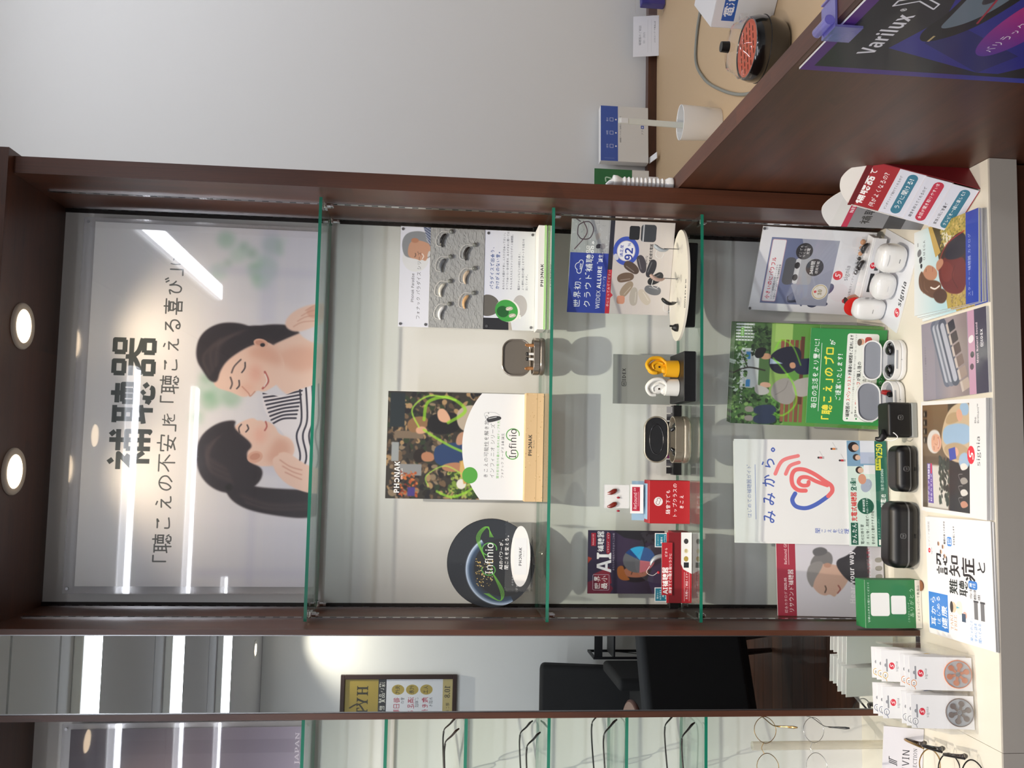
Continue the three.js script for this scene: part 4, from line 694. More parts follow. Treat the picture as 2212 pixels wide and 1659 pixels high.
P.signia = sheet(760, 1000, (c, w, h) => {
  rect(c, 0, 0, w, h, '#eef0f4'); rect(c, 70, 92, 600, 600, gradV(c, 92, 692, '#7e89ad', '#6d7798', '#8a91a6')); speckle(c, 80, 330, 240, 350, ['#3a4260', '#5a6484', '#2b3048'], 30, 50); poly(c, [[70, 430], [250, 340], [420, 692], [70, 692]], '#9ba1b4'); poly(c, [[420, 692], [300, 500], [670, 360], [670, 692]], '#a3a8ba');
  rrect(c, 88, 106, 564, 120, 12); c.fillStyle = '#f5f6f9'; c.fill(); c.strokeStyle = '#d7a4ab'; c.lineWidth = 4; c.stroke(); text(c, '小さいのにパワフル', 108, 122, 50, '#d03a48', { w: 0.1, sx: 0.86 }); text(c, 'シグニア補聴器最先の新シリーズから', 108, 176, 21, '#40434c', { w: 0.06, sx: 0.9 }); text(c, '小型オーダーメイド充電式補聴器登場', 108, 200, 21, '#40434c', { w: 0.06, sx: 0.9 });
  rrect(c, 250, 250, 250, 100, 44); c.fillStyle = '#5d6066'; c.fill(); rrect(c, 258, 360, 240, 150, 30); c.fillStyle = '#a9acb2'; c.fill(); rrect(c, 262, 344, 232, 44, 20); c.fillStyle = '#d5d7da'; c.fill(); disc(c, 320, 362, 30, '#26272c', 24); disc(c, 430, 362, 30, '#26272c', 24);
  disc(c, 560, 400, 74, '#2f3036'); text(c, 'どこでも', 504, 356, 28, '#fff', { w: 0.08 }); text(c, 'らくらく', 504, 388, 28, '#fff', { w: 0.08 }); text(c, '充電', 532, 420, 30, '#fff', { w: 0.08 }); disc(c, 420, 520, 78, '#2f3036'); text(c, '34時間', 356, 478, 40, '#fff', { w: 0.09 }); text(c, '使用可能', 364, 528, 29, '#fff', { w: 0.08 });
  disc(c, 200, 610, 72, '#e9e6dc'); c.strokeStyle = '#c2ae72'; c.lineWidth = 6; c.beginPath(); c.arc(200, 610, 62, 0, 7); c.stroke(); text(c, '10', 168, 586, 50, '#8a7a42', { font: 'serif' }); disc(c, 200, 570, 12, '#d8424c');
  redMark(c, 360, 740, 42); text(c, 'signia', 316, 790, 52, '#6a6d74', { bold: false, gap: 1.06 }); text(c, '様々な製品ラインナップを取り揃えております', 130, 866, 24, '#54565e', { w: 0.06 });
  disc(c, 130, 850, 22, '#d6323f'); disc(c, 130, 930, 64, '#d3a58d', 72); disc(c, 136, 920, 40, '#c48f75', 50); curveLine(c, [[120, 890], [160, 900], [150, 950], [128, 960]], '#9c6a54', 7); disc(c, 120, 870, 50, '#3a2f2c', 20, -0.5);
});
P.signiaPlate = sheet(900, 640, (c, w, h) => { rect(c, 0, 0, w, h, '#eceef3'); redMark(c, 190, 560, 46); text(c, 'signia', 262, 516, 92, '#35373d', { bold: true, gap: 1.04 }); });
P.signiaLip = sheet(600, 120, (c, w, h) => { rect(c, 0, 0, w, h, '#eff0f3'); rect(c, 60, 34, 190, 44, '#2a2b30'); rect(c, 280, 60, 120, 40, '#55575d'); redMark(c, 330, 40, 32); text(c, 'signia', 380, 62, 40, '#44464c', { bold: false }); });
P.proA = sheet(840, 1190, (c, w, h) => {
  const m = (...p) => p.map(([x, y]) => [x * 840, y * 1190]), b = (k, ...p) => blob(c, m(...p), k);
  rect(c, 0, 0, w, h, '#5d9440'); rect(c, 0, 0, w, 330, '#4a6b3c'); soft(c, 2, () => { rect(c, 300, 60, 330, 150, '#c3cacb'); rect(c, 310, 110, 60, 34, '#3f86c0'); rect(c, 540, 104, 60, 34, '#3f86c0'); for (let i = 0; i < 6; i++) { rect(c, 690 + i * 26, 10, 14, 150, '#e6ebec'); rect(c, 690, 30 + i * 24, 150, 5, '#8c9694'); } speckle(c, 0, 0, 300, 420, ['#2b4a22', '#3f6a30', '#57843f', '#1c3016', '#7ea25c'], 260, 16); speckle(c, 280, 0, 400, 110, ['#3f6a30', '#6b9450', '#2b4a22', '#cfe0d2'], 120, 14); speckle(c, 560, 150, 250, 170, ['#1f3020', '#2c4428', '#3a5230'], 130, 15); curveLine(c, [[420, 0], [470, 120], [450, 260]], '#2c2a22', 12); curveLine(c, [[470, 120], [600, 60]], '#2c2a22', 7); rect(c, 240, 300, 600, 150, '#86ad58'); rect(c, 690, 330, 150, 140, '#9cc069'); });
  soft(c, 1.5, () => { for (let i = 0; i < 5; i++) { rect(c, 30, 400 + i * 38, 330, 28, ['#8a5a42', '#7c4c36'][i % 2]); rect(c, 560, 380 + i * 38, 150, 28, ['#8a5040', '#74412f'][i % 2]); } rect(c, 180, 540, 560, 30, '#5a3426'); });
  soft(c, 2, () => {
    b('#1a1d30', [0.5, 0.3], [0.58, 0.24], [0.7, 0.25], [0.78, 0.34], [0.78, 0.46], [0.6, 0.46], [0.52, 0.4]); b('#1d2340', [0.52, 0.42], [0.66, 0.4], [0.68, 0.62], [0.58, 0.64], [0.5, 0.5]); poly(c, m([0.6, 0.25], [0.66, 0.25], [0.61, 0.34]), '#a9bdd2'); b('#c49474', [0.64, 0.19], [0.7, 0.18], [0.71, 0.25], [0.65, 0.26]); b('#141318', [0.65, 0.15], [0.72, 0.14], [0.77, 0.18], [0.75, 0.23], [0.71, 0.21], [0.66, 0.2]); b('#c49474', [0.56, 0.39], [0.62, 0.38], [0.63, 0.42], [0.57, 0.43]);
    b('#97948f', [0.22, 0.32], [0.3, 0.26], [0.42, 0.28], [0.48, 0.36], [0.44, 0.44], [0.28, 0.44], [0.2, 0.4]); b('#aaa7a0', [0.3, 0.42], [0.46, 0.4], [0.5, 0.6], [0.4, 0.62], [0.28, 0.5]); b('#d0a38c', [0.36, 0.19], [0.42, 0.19], [0.42, 0.26], [0.37, 0.27]); b('#b9b7b4', [0.28, 0.19], [0.33, 0.15], [0.4, 0.16], [0.38, 0.2], [0.36, 0.25], [0.31, 0.26]); curveLine(c, m([0.3, 0.3], [0.36, 0.36], [0.44, 0.38]), '#7f7c78', 6);
    for (const x of [0.03, 0.12]) { b('#27344f', [x - 0.03, 0.16], [x + 0.06, 0.15], [x + 0.09, 0.3], [x - 0.02, 0.32]); b('#8d8480', [x - 0.005, 0.1], [x + 0.05, 0.09], [x + 0.06, 0.15], [x, 0.16]); }
  });
  soft(c, 4, () => { c.globalAlpha = 0.75; curveLine(c, m([0.12, 0.3], [0.1, 0.36], [0.22, 0.44], [0.4, 0.42], [0.56, 0.34], [0.66, 0.27]), '#7fe02a', 12); curveLine(c, m([0.6, 0.46], [0.78, 0.4], [0.84, 0.32], [0.74, 0.28]), '#7fe02a', 10); c.globalAlpha = 1; });
  text(c, 'フォナック補聴器総合カタログ', 160, 60, 30, '#fff', { w: 0.08 }); rect(c, 730, 50, 70, 26, '#6cb33f'); text(c, '2025.4', 736, 52, 20, '#fff', { bold: false });
});
P.proB = sheet(780, 600, (c, w, h) => {
  rect(c, 0, 0, w, h, '#2f8f47'); text(c, '毎日の生活をより豊かに!', 120, 26, 54, '#fff', { w: 0.085, sx: 0.94 }); rect(c, 100, 90, 560, 4, '#e9f4ea'); text(c, '「聴こえ」のプロ', 20, 112, 92, '#f3e84a', { w: 0.115, sx: 0.93 }); text(c, 'が', 640, 150, 54, '#fff', { w: 0.1 }); text(c, 'ご提案いたします!', 190, 216, 52, '#fff', { w: 0.085, sx: 0.9 });
  rrect(c, 26, 290, 720, 250, 22); c.fillStyle = '#f1f4ee'; c.fill(); disc(c, 50, 324, 7, '#2f8f47'); text(c, '補聴器の', 62, 306, 36, '#3a3d3a', { w: 0.1, sx: 0.86 }); text(c, 'スペシャリスト', 188, 306, 36, '#d2483e', { w: 0.11, sx: 0.86 }); text(c, 'が最適な補聴器をご案内します', 404, 308, 33, '#3a3d3a', { w: 0.095, sx: 0.72 });
  text(c, '聞こえのスペシャリストが最新の器で音を合わせ、聞き取りを当店でお楽しみいただけます', 90, 352, 16, '#6b6f6a', { w: 0.06 }); disc(c, 50, 396, 7, '#2f8f47'); text(c, '店舗の', 62, 378, 36, '#3a3d3a', { w: 0.1, sx: 0.9 }); text(c, '専任スタッフ', 162, 378, 36, '#d2483e', { w: 0.11, sx: 0.9 }); text(c, 'が購入後の', 358, 378, 36, '#3a3d3a', { w: 0.1, sx: 0.9 }); text(c, 'アフターサポートいたします', 62, 424, 36, '#3a3d3a', { w: 0.1, sx: 0.9 }); disc(c, 50, 492, 7, '#2f8f47'); text(c, '便利なアプリ・サービスをご説明いたします', 62, 474, 34, '#3a3d3a', { w: 0.1, sx: 0.9 });
  disc(c, 680, 400, 26, '#e3b193'); disc(c, 676, 388, 28, '#6a5a50', 18); rrect(c, 650, 430, 70, 54, 20); c.fillStyle = '#c4504a'; c.fill(); rect(c, 590, 424, 54, 66, '#4f86b8'); rect(c, 596, 430, 42, 54, '#dbe9f2'); text(c, '聞こえのプロにご相談を', 240, 552, 32, '#e9f4ea', { w: 0.08 });
});
P.mimi = sheet(800, 1130, (c, w, h) => {
  rect(c, 0, 0, w, h, '#e9eaea'); text(c, 'はじめての補聴器ガイド', 180, 92, 38, '#6f7fb8', { w: 0.06 }); rect(c, 170, 156, 430, 4, '#7e8fc8'); text(c, 'みみから。', 130, 196, 124, '#4a62b4', { w: 0.085, gap: 1.12 });
  const L = (pts, k, t) => curveLine(c, pts.map(([x, y]) => [x * 800, y * 1130]), k, t), R = '#ea6f70', B = '#4f67bd';
  L([[0.47, 0.405], [0.405, 0.385], [0.345, 0.41], [0.33, 0.475], [0.37, 0.545], [0.45, 0.625]], B, 32);
  L([[0.45, 0.625], [0.5, 0.652], [0.555, 0.645], [0.6, 0.6], [0.66, 0.54], [0.705, 0.47], [0.7, 0.41], [0.64, 0.385], [0.555, 0.39], [0.505, 0.425], [0.5, 0.475]], R, 32); L([[0.555, 0.62], [0.59, 0.55], [0.63, 0.49], [0.625, 0.445], [0.58, 0.43], [0.55, 0.455], [0.555, 0.49], [0.585, 0.497]], R, 30);
  L([[0.66, 0.345], [0.74, 0.375], [0.775, 0.435]], '#ee8586', 28); L([[0.66, 0.275], [0.79, 0.325], [0.84, 0.43]], '#ee8586', 28);
  text(c, '聞こえを応援!', 70, 600, 42, '#4a62b4', { vertical: true, w: 0.07, gap: 1.02 });
  for (const [x, y, k] of [[660, 640, '#c8505a'], [730, 740, '#d88a50'], [640, 800, '#c23a44']]) { disc(c, x, y, 8, '#3a3336'); rect(c, x - 8, y + 7, 16, 22, k); rect(c, x - 6, y + 29, 4, 14, '#555'); rect(c, x + 3, y + 29, 4, 14, '#555'); curveLine(c, [[x + 14, y + 30], [x + 50, y + 10]], '#cfcfcf', 5); }
});
P.mimiStrip = sheet(820, 300, (c, w, h) => {
  rect(c, 0, 0, w, h, '#d8ebe2'); rect(c, 10, 14, 170, 54, '#1f5f4c'); text(c, 'かんたん', 16, 18, 44, '#fff', { w: 0.09, sx: 0.92 }); text(c, '充電式補聴器', 188, 18, 48, '#d24040', { w: 0.11, sx: 0.8 }); text(c, '登場!!', 424, 18, 48, '#1f5f4c', { w: 0.11, sx: 0.84 }); text(c, '電池交換不要', 14, 86, 26, '#33423c', { w: 0.08 }); text(c, '汗・水に強く、高性能でいたみにくい', 14, 126, 26, '#33423c', { w: 0.08, sx: 0.8 }); text(c, '音の良さと動きやすさの聴き心', 14, 166, 26, '#33423c', { w: 0.08, sx: 0.84 });
  disc(c, 310, 130, 62, '#1f5f4c'); text(c, '最新補聴器', 262, 106, 20, '#fff', { w: 0.09 }); text(c, 'お試しできます', 254, 132, 17, '#fff', { w: 0.09 }); disc(c, 470, 140, 54, '#a9b4c8', 40, 0.4); disc(c, 520, 110, 40, '#d89a80', 30);
  rect(c, 620, 0, 200, 210, '#7fa6c4'); disc(c, 770, 50, 40, '#241f24'); disc(c, 766, 66, 26, '#d8b49c'); rect(c, 700, 100, 120, 110, '#dfe4ee'); disc(c, 690, 70, 26, '#3a2c28'); disc(c, 688, 82, 20, '#e0bca4'); rect(c, 640, 100, 90, 110, '#b9c4dc'); disc(c, 590, 90, 28, '#2c2424'); disc(c, 588, 100, 22, '#e0bca4'); rect(c, 560, 124, 70, 90, '#f0f0f2');
  rect(c, 0, 210, w, 90, '#1f6a5a'); text(c, 'メガネスーパー', 60, 214, 22, '#e2efe9', { w: 0.08 }); text(c, 'オリジナル補聴器電池', 60, 242, 44, '#fff', { w: 0.095, sx: 0.78 }); rect(c, 10, 220, 44, 60, '#eef3ee'); text(c, '通常価格¥500', 430, 246, 28, '#d6e6df', { w: 0.07 }); rect(c, 590, 214, 90, 40, '#e6e24a'); text(c, '会員価格', 594, 220, 22, '#1f5f4c', { w: 0.1 }); text(c, '¥250', 680, 210, 66, '#e6e24a', { sx: 0.84 });
});
P.resound = sheet(640, 900, (c, w, h) => {
  rect(c, 0, 0, w, h, '#d6d4dd'); rect(c, 0, 0, w, 160, '#a83247'); text(c, '総合カタログ 2025.05', 24, 56, 30, '#f4dfe3', { w: 0.08 }); text(c, 'リサウンド補聴器', 24, 92, 50, '#fff', { w: 0.075, sx: 0.92 }); text(c, 'ReSound GN', 430, 60, 34, '#f4dfe3', { bold: false }); rect(c, 430, 102, 180, 3, '#f4dfe3');
  blob(c, [[330, 330], [420, 270], [520, 320], [560, 420], [520, 480], [420, 470]], '#7d7b7c'); blob(c, [[500, 320], [560, 300], [590, 380], [560, 440], [520, 420]], '#68676a'); blob(c, [[200, 330], [300, 270], [420, 300], [450, 420], [420, 560], [340, 620], [240, 560], [190, 500], [160, 480], [190, 440], [170, 400]], '#caa898'); blob(c, [[220, 300], [330, 240], [450, 280], [470, 400], [400, 380], [300, 310]], '#8f8c8c'); curveLine(c, [[200, 400], [230, 412], [256, 404]], '#3c302e', 8); curveLine(c, [[196, 506], [230, 530], [262, 514]], '#8d4a48', 9); disc(c, 430, 430, 20, '#b88e7c', 32); blob(c, [[330, 560], [470, 480], [520, 620], [640, 720], [640, 780], [240, 780], [250, 680]], '#3c3a40');
  soften(c, w, h, 3, 0, 170, w, h);
  text(c, 'Hear your way', 110, 600, 62, '#eceaf0', { gap: 1.03 }); text(c, '人と人とを結び、つながりを育む', 110, 760, 33, '#b0344a', { w: 0.06 }); for (let i = 0; i < 3; i++) blob(c, [[320 + i * 70, 830], [360 + i * 70, 830], [366 + i * 70, 890], [322 + i * 70, 890]], '#9a9792');
});
P.greenBox = sheet(520, 720, (c, w, h) => { rect(c, 0, 0, w, h, '#2a7a45'); text(c, '皆様のお声をお聞かせください!', 60, 30, 30, '#e6f0e8', { w: 0.07 }); rrect(c, 130, 70, 250, 240, 30); c.fillStyle = '#f2f2ee'; c.fill(); rrect(c, 150, 330, 200, 190, 22); c.fillStyle = '#f2f2ee'; c.fill(); text(c, 'こちらから どうぞ', 60, 540, 26, '#cfe4d4', { w: 0.07 }); text(c, 'ありがとう', 110, 560, 66, '#bfe0c6', { line: 4, w: 0.1 }); rect(c, 0, 640, w, 80, '#ece9e0'); text(c, 'メガネスーパー千歳烏山', 70, 662, 36, '#3a3a38', { w: 0.07 }); });
P.benefit = [
  sheet(512, 320, (c, w, h) => { rect(c, 0, 0, w, h, '#a8242c'); text(c, '補聴器', 16, 20, 122, '#fff', { w: 0.12, sx: 0.95 }); text(c, 'で', 372, 56, 80, '#fff', { w: 0.11 }); text(c, '何がよくなるの?', 26, 190, 62, '#fff', { w: 0.08, sx: 0.88 }); }),
  ...[['ピンポイントで助けてくれるので', 'ラクに聞ける!', '#3e7f98'], ['雑音を抑えてくれるので', '会話が聞き取りやすい!!', '#c6344c'], ['家族と同じ音量で', 'テレビを一緒に楽しむ!', '#3e7f98']].map(([a, b, k]) => sheet(512, 250, (c, w, h) => { rect(c, 0, 0, w, h, '#e3e5f1'); rect(c, 0, h - 8, w, 8, '#a8242c'); text(c, a, 40, 30, a.length > 13 ? 27 : 33, '#33353e', { w: 0.08 }); rrect(c, 24, 96, 464, 94, 46); c.fillStyle = k; c.fill(); text(c, b, 256, 112, b.length > 8 ? 40 : 58, '#fff', { w: 0.09, align: 'center' }); }))];
P.newFlap = sheet(512, 200, (c, w, h) => { rect(c, 0, 0, w, h, '#efefec'); rect(c, 0, 120, w, 60, '#c81f4e'); text(c, 'NEW', 200, 128, 46, '#fff', { gap: 1.05 }); });
P.omega = sheet(760, 1000, (c, w, h) => {
  const m = (...p) => p.map(([x, y]) => [x * 760, y * 1000]), b = (k, ...p) => blob(c, m(...p), k);
  rect(c, 0, 0, w, h, gradV(c, 0, 480, '#eef2f2', '#d4e9ec', '#b7dbe2'));
  poly(c, m([0, 0.55], [0.25, 0.5], [0.6, 0.44], [1, 0.36], [1, 0.82], [0, 0.82]), '#b8a04e'); poly(c, m([0.55, 0.42], [0.8, 0.36], [1, 0.28], [1, 0.42], [0.75, 0.5], [0.6, 0.52]), '#54492f'); poly(c, m([0.62, 0.36], [1, 0.24], [1, 0.3], [0.66, 0.44]), '#c9a95c'); poly(c, m([0.7, 0.5], [1, 0.42], [1, 0.46], [0.82, 0.56], [0.76, 0.82], [0.62, 0.82]), '#e0d9c2');
  soft(c, 2, () => { speckle(c, 520, 440, 240, 390, ['#8f8838', '#c9b25e', '#a89a44', '#7c7a36', '#d8c070'], 260, 11); speckle(c, 0, 600, 200, 230, ['#c4ae7a', '#a08a58', '#8a7648'], 120, 10); });
  soft(c, 3, () => {
    b('#3d2c26', [0.3, 0.5], [0.62, 0.42], [0.8, 0.62], [0.82, 0.83], [0.3, 0.83]); b('#6d2b26', [0.16, 0.55], [0.32, 0.42], [0.52, 0.4], [0.6, 0.5], [0.55, 0.7], [0.5, 0.83], [0.12, 0.83]); b('#2a2630', [0.54, 0.52], [0.66, 0.5], [0.78, 0.66], [0.8, 0.83], [0.52, 0.83]);
    b('#7a342c', [0.28, 0.5], [0.44, 0.43], [0.56, 0.5], [0.48, 0.62], [0.34, 0.66]); curveLine(c, m([0.46, 0.4], [0.6, 0.44], [0.74, 0.56], [0.81, 0.8]), '#b02a2c', 9); curveLine(c, m([0.2, 0.7], [0.34, 0.62], [0.46, 0.66]), '#54201f', 8);
    b('#c08a6c', [0.36, 0.16], [0.47, 0.13], [0.55, 0.2], [0.56, 0.25], [0.52, 0.33], [0.44, 0.4], [0.36, 0.36]); b('#6b4a34', [0.22, 0.2], [0.3, 0.09], [0.44, 0.07], [0.53, 0.13], [0.44, 0.17], [0.38, 0.24], [0.36, 0.36], [0.3, 0.46], [0.2, 0.44], [0.14, 0.34]); b('#553a2a', [0.1, 0.36], [0.22, 0.3], [0.26, 0.46], [0.16, 0.56], [0.06, 0.5]);
    b('#c08a6c', [0.44, 0.38], [0.56, 0.36], [0.6, 0.46], [0.52, 0.5]);
  });
  soft(c, 1.5, () => { curveLine(c, m([0.24, 0.16], [0.34, 0.12], [0.46, 0.11]), '#8d6a4c', 5); curveLine(c, m([0.24, 0.24], [0.3, 0.18], [0.38, 0.17]), '#8d6a4c', 5); curveLine(c, m([0.29, 0.28], [0.26, 0.35], [0.28, 0.42]), '#efe9e0', 15); curveLine(c, m([0.49, 0.2], [0.52, 0.205]), '#3a2620', 5); curveLine(c, m([0.47, 0.31], [0.52, 0.315]), '#9c4a44', 6); });
  rect(c, 0, 820, w, 180, '#2b46ac'); text(c, 'スターキー補聴器 カタログ', 60, 850, 42, '#c5cfee', { w: 0.06 }); text(c, '2025', 60, 906, 18, '#c5cfee', { bold: false }); text(c, 'OMEGA', 480, 150, 42, '#3f4448', { bold: false, gap: 1.3 });
  soft(c, 1.5, () => { b('#77797c', [0.68, 0.06], [0.76, 0.05], [0.79, 0.11], [0.71, 0.13]); b('#3f4246', [0.6, 0.09], [0.68, 0.08], [0.69, 0.14], [0.62, 0.14]); b('#2f3236', [0.54, 0.11], [0.6, 0.1], [0.6, 0.14], [0.55, 0.14]); rect(c, 620, 60, 34, 8, '#55585c'); });
});
P.widexCat = sheet(700, 940, (c, w, h) => {
  rect(c, 0, 0, w, h, '#9a92a0'); rect(c, 0, 200, w, 480, gradV(c, 200, 680, '#8d8a9a', '#a79a9c', '#8c7f80')); for (let i = 0; i < 3; i++) { c.save(); c.translate(380, 300 + i * 60); c.rotate(-0.34); rrect(c, -300, -60, 640, 120, 60); c.fillStyle = ['#6d7386', '#7b8090', '#5b5f70'][i]; c.fill(); rrect(c, -260, -34, 560, 60, 30); c.fillStyle = '#b9bcc9'; c.fill(); c.restore(); }
  for (let i = 0; i < 6; i++) { c.save(); c.translate(90 + i * 104, 620 - i * 36); c.rotate(-0.3); rrect(c, -46, -50, 92, 120, 12); c.fillStyle = ['#b8a79c', '#a08e86', '#7c6a66', '#5a4a4c', '#4a4048', '#3c3a44'][i]; c.fill(); rect(c, -46, -50, 92, 30, '#c9bdb6'); c.restore(); }
  soften(c, w, h, 2, 0, 0, w, 690);
  rect(c, 0, 690, w, 90, '#c79cb4'); rect(c, 0, 780, w, 160, '#4a4658'); blob(c, [[420, 700], [480, 690], [500, 760], [440, 770]], '#ece6ea'); disc(c, 330, 740, 26, '#3a3440'); disc(c, 230, 730, 26, '#5a4654'); text(c, 'Most Natural Sound', 250, 792, 34, '#e6d0da', { gap: 1.04 }); widexMark(c, 380, 850, 42, '#f0eef2', 'IDEX'); text(c, 'ワイデックス補聴器カタログ', 180, 40, 24, '#6a6272', { w: 0.06 });
});
P.signiaCat = sheet(760, 1080, (c, w, h) => {
  const m = (...p) => p.map(([x, y]) => [x * 760, y * 1080]), b = (k, ...p) => blob(c, m(...p), k);
  rect(c, 0, 0, w, h, '#ecebea'); c.save(); c.beginPath(); c.rect(26, 26, w - 52, 800); c.clip();
  rect(c, 0, 0, w, 840, gradH(c, 0, w, '#6a6152', '#6d5a45', '#7d6248')); soft(c, 6, () => { rect(c, 30, 100, 290, 420, '#cfccc4'); rect(c, 30, 30, 330, 90, '#5a5044'); rect(c, 330, 30, 50, 800, '#5d4c3a'); for (let i = 0; i < 4; i++) { rect(c, 470 + i * 60, 40, 44, 70, '#2c241e'); rect(c, 476 + i * 60, 52, 30, 14, '#c4b8a4'); } rect(c, 26, 480, 720, 350, '#4a3d31'); });
  soft(c, 3, () => { speckle(c, 60, 330, 330, 170, ['#2a342c', '#1f2722', '#3a463c'], 70, 24); rect(c, 26, 500, 360, 340, '#1c1a1b'); });
  soft(c, 3, () => {
    b('#c9b394', [0.44, 0.62], [0.5, 0.4], [0.62, 0.33], [0.78, 0.36], [0.92, 0.46], [0.98, 0.62], [0.98, 0.8], [0.5, 0.8]); b('#9db9d4', [0.62, 0.36], [0.76, 0.36], [0.8, 0.55], [0.78, 0.8], [0.62, 0.8], [0.6, 0.5]); b('#b59c7a', [0.5, 0.42], [0.6, 0.36], [0.64, 0.6], [0.56, 0.8], [0.46, 0.72]); b('#b59c7a', [0.78, 0.38], [0.9, 0.46], [0.88, 0.7], [0.8, 0.6]); b('#9db9d4', [0.4, 0.62], [0.52, 0.6], [0.56, 0.74], [0.42, 0.78]); b('#9db9d4', [0.86, 0.64], [0.97, 0.62], [0.97, 0.76], [0.86, 0.76]);
    b('#d5d2cd', [0.52, 0.2], [0.57, 0.11], [0.67, 0.1], [0.74, 0.17], [0.74, 0.28], [0.68, 0.33], [0.54, 0.3]); b('#d9a78d', [0.54, 0.2], [0.6, 0.17], [0.69, 0.18], [0.71, 0.26], [0.67, 0.34], [0.58, 0.34], [0.54, 0.28]);
  });
  soft(c, 1.5, () => { b('#d9a78d', [0.49, 0.5], [0.56, 0.48], [0.6, 0.58], [0.52, 0.62]); poly(c, m([0.47, 0.47], [0.57, 0.45], [0.59, 0.55], [0.49, 0.57]), '#3c49a8'); b('#d9a78d', [0.8, 0.6], [0.9, 0.56], [0.93, 0.64], [0.83, 0.68]); curveLine(c, m([0.56, 0.22], [0.59, 0.215]), '#5a4038', 5); curveLine(c, m([0.65, 0.215], [0.68, 0.22]), '#5a4038', 5); curveLine(c, m([0.575, 0.285], [0.62, 0.305], [0.67, 0.285]), '#a5524a', 9); curveLine(c, m([0.585, 0.287], [0.62, 0.3], [0.66, 0.287]), '#f8f2ec', 5); curveLine(c, m([0.615, 0.23], [0.605, 0.265], [0.63, 0.27]), '#b98468', 5); for (const [x, k] of [[0.1, '#c08a72'], [0.2, '#d4d2cc'], [0.3, '#9a958e'], [0.42, '#e2ded6']]) { b(k, [x - 0.03, 0.64], [x + 0.02, 0.62], [x + 0.04, 0.7], [x, 0.75], [x - 0.025, 0.7]); curveLine(c, m([x, 0.63], [x + 0.05, 0.6], [x + 0.06, 0.66]), '#bbb', 3); } });
  c.restore();
  poly(c, [[60, 130], [330, 110], [330, 200], [60, 226]], '#6a55a4'); text(c, 'シグニア補聴器', 70, 120, 37, '#fff', { w: 0.07 }); text(c, '総合カタログ', 70, 166, 32, '#fff', { w: 0.07 }); rect(c, 262, 170, 70, 24, '#c8344c'); redMark(c, 400, 850, 58); text(c, 'signia', 330, 924, 72, '#5a5c62', { bold: false, gap: 1.06 }); text(c, 'Be', 600, 900, 38, '#4a4c52', { bold: false }); text(c, 'Brilliant™', 600, 942, 38, '#4a4c52', { bold: false, sx: 0.8 });
});
P.ninchi = sheet(900, 860, (c, w, h) => {
  rect(c, 0, 0, w, h, '#f1f1f3'); rect(c, 40, 10, 280, 270, '#3f83d6'); text(c, '耳から', 60, 30, 84, '#fff', { w: 0.08, font: 'serif', sx: 0.95 }); text(c, 'はじめる', 80, 118, 56, '#fff', { w: 0.07 }); text(c, '健康', 60, 182, 88, '#fff', { w: 0.085 }); text(c, '康', 0, 0, 1, '#fff'); text(c, 'TAKE', 70, 300, 48, '#c89a7a', { font: 'serif', bold: false }); text(c, 'FREE', 70, 350, 48, '#c89a7a', { font: 'serif', bold: false });
  text(c, '認知症', 470, 120, 130, '#2c2c30', { vertical: false, w: 0.09, sx: 0.62, gap: 0.98 }); text(c, '認', 430, 100, 150, '#f1f1f3'); rect(c, 420, 90, 300, 180, '#f1f1f3'); text(c, '認', 460, 130, 172, '#2b2b2f', { w: 0.095, sx: 1.02 }); text(c, '知', 460, 300, 172, '#2b2b2f', { w: 0.095, sx: 1.02 }); text(c, '症', 440, 470, 190, '#2b2b2f', { w: 0.095, sx: 1.02 }); text(c, 'と', 500, 660, 130, '#2b2b2f', { w: 0.09 }); text(c, '難', 330, 300, 124, '#2b2b2f', { w: 0.09 }); text(c, '聴', 330, 430, 124, '#2b2b2f', { w: 0.09 });
  rrect(c, 400, 560, 60, 110, 20); c.fillStyle = '#3f83d6'; c.fill(); text(c, '専任', 410, 570, 40, '#fff', { vertical: true }); ['千代心一先生', '聴覚医大部', '耳部員'].forEach((t, i) => text(c, t, 330, 570 + i * 50, 34, '#4a4a50', { w: 0.06, sx: 0.4 }));
  disc(c, 240, 350, 40, '#f0c8a8'); disc(c, 240, 328, 42, '#3a3230', 22); blob(c, [[200, 390], [290, 390], [300, 470], [190, 470]], '#f0ead8'); poly(c, [[236, 392], [252, 392], [246, 440]], '#54b0c8'); disc(c, 200, 500, 26, '#e9b2a4'); rect(c, 150, 460, 60, 50, '#4c5a72');
  for (const [x, y] of [[250, 620], [250, 700]]) { rect(c, x - 60, y, 130, 46, '#7d7d80'); rect(c, x + 60, y - 4, 14, 60, '#55555a'); }
  text(c, '聞こえのこと、', 30, 560, 36, '#7aa7dc', { w: 0.08, sx: 0.7 }); text(c, '早めに話を', 30, 610, 40, '#7aa7dc', { w: 0.08, sx: 0.7 }); text(c, '聞いてみる', 30, 660, 40, '#7aa7dc', { w: 0.08, sx: 0.7 });
  redMark(c, 640, 44, 18); text(c, 'signia', 612, 66, 20, '#777', { bold: false }); text(c, 'シグニア補聴器', 670, 30, 28, '#8a8a8e', { w: 0.05 }); text(c, '難聴の放っておきは', 700, 250, 28, '#3a3a3e', { w: 0.1, sx: 0.7 }); rrect(c, 690, 300, 70, 60, 14); c.fillStyle = '#4b8fe0'; c.fill(); text(c, '認', 700, 304, 50, '#fff'); text(c, 'を引き起こします', 700, 380, 26, '#3a3a3e', { w: 0.1, sx: 0.7 }); for (const [x, y] of [[700, 180], [640, 210], [610, 260], [680, 240]]) { disc(c, x, y, 16, '#e8c0a4'); disc(c, x, y - 8, 16, '#6a4c40', 8); }
});
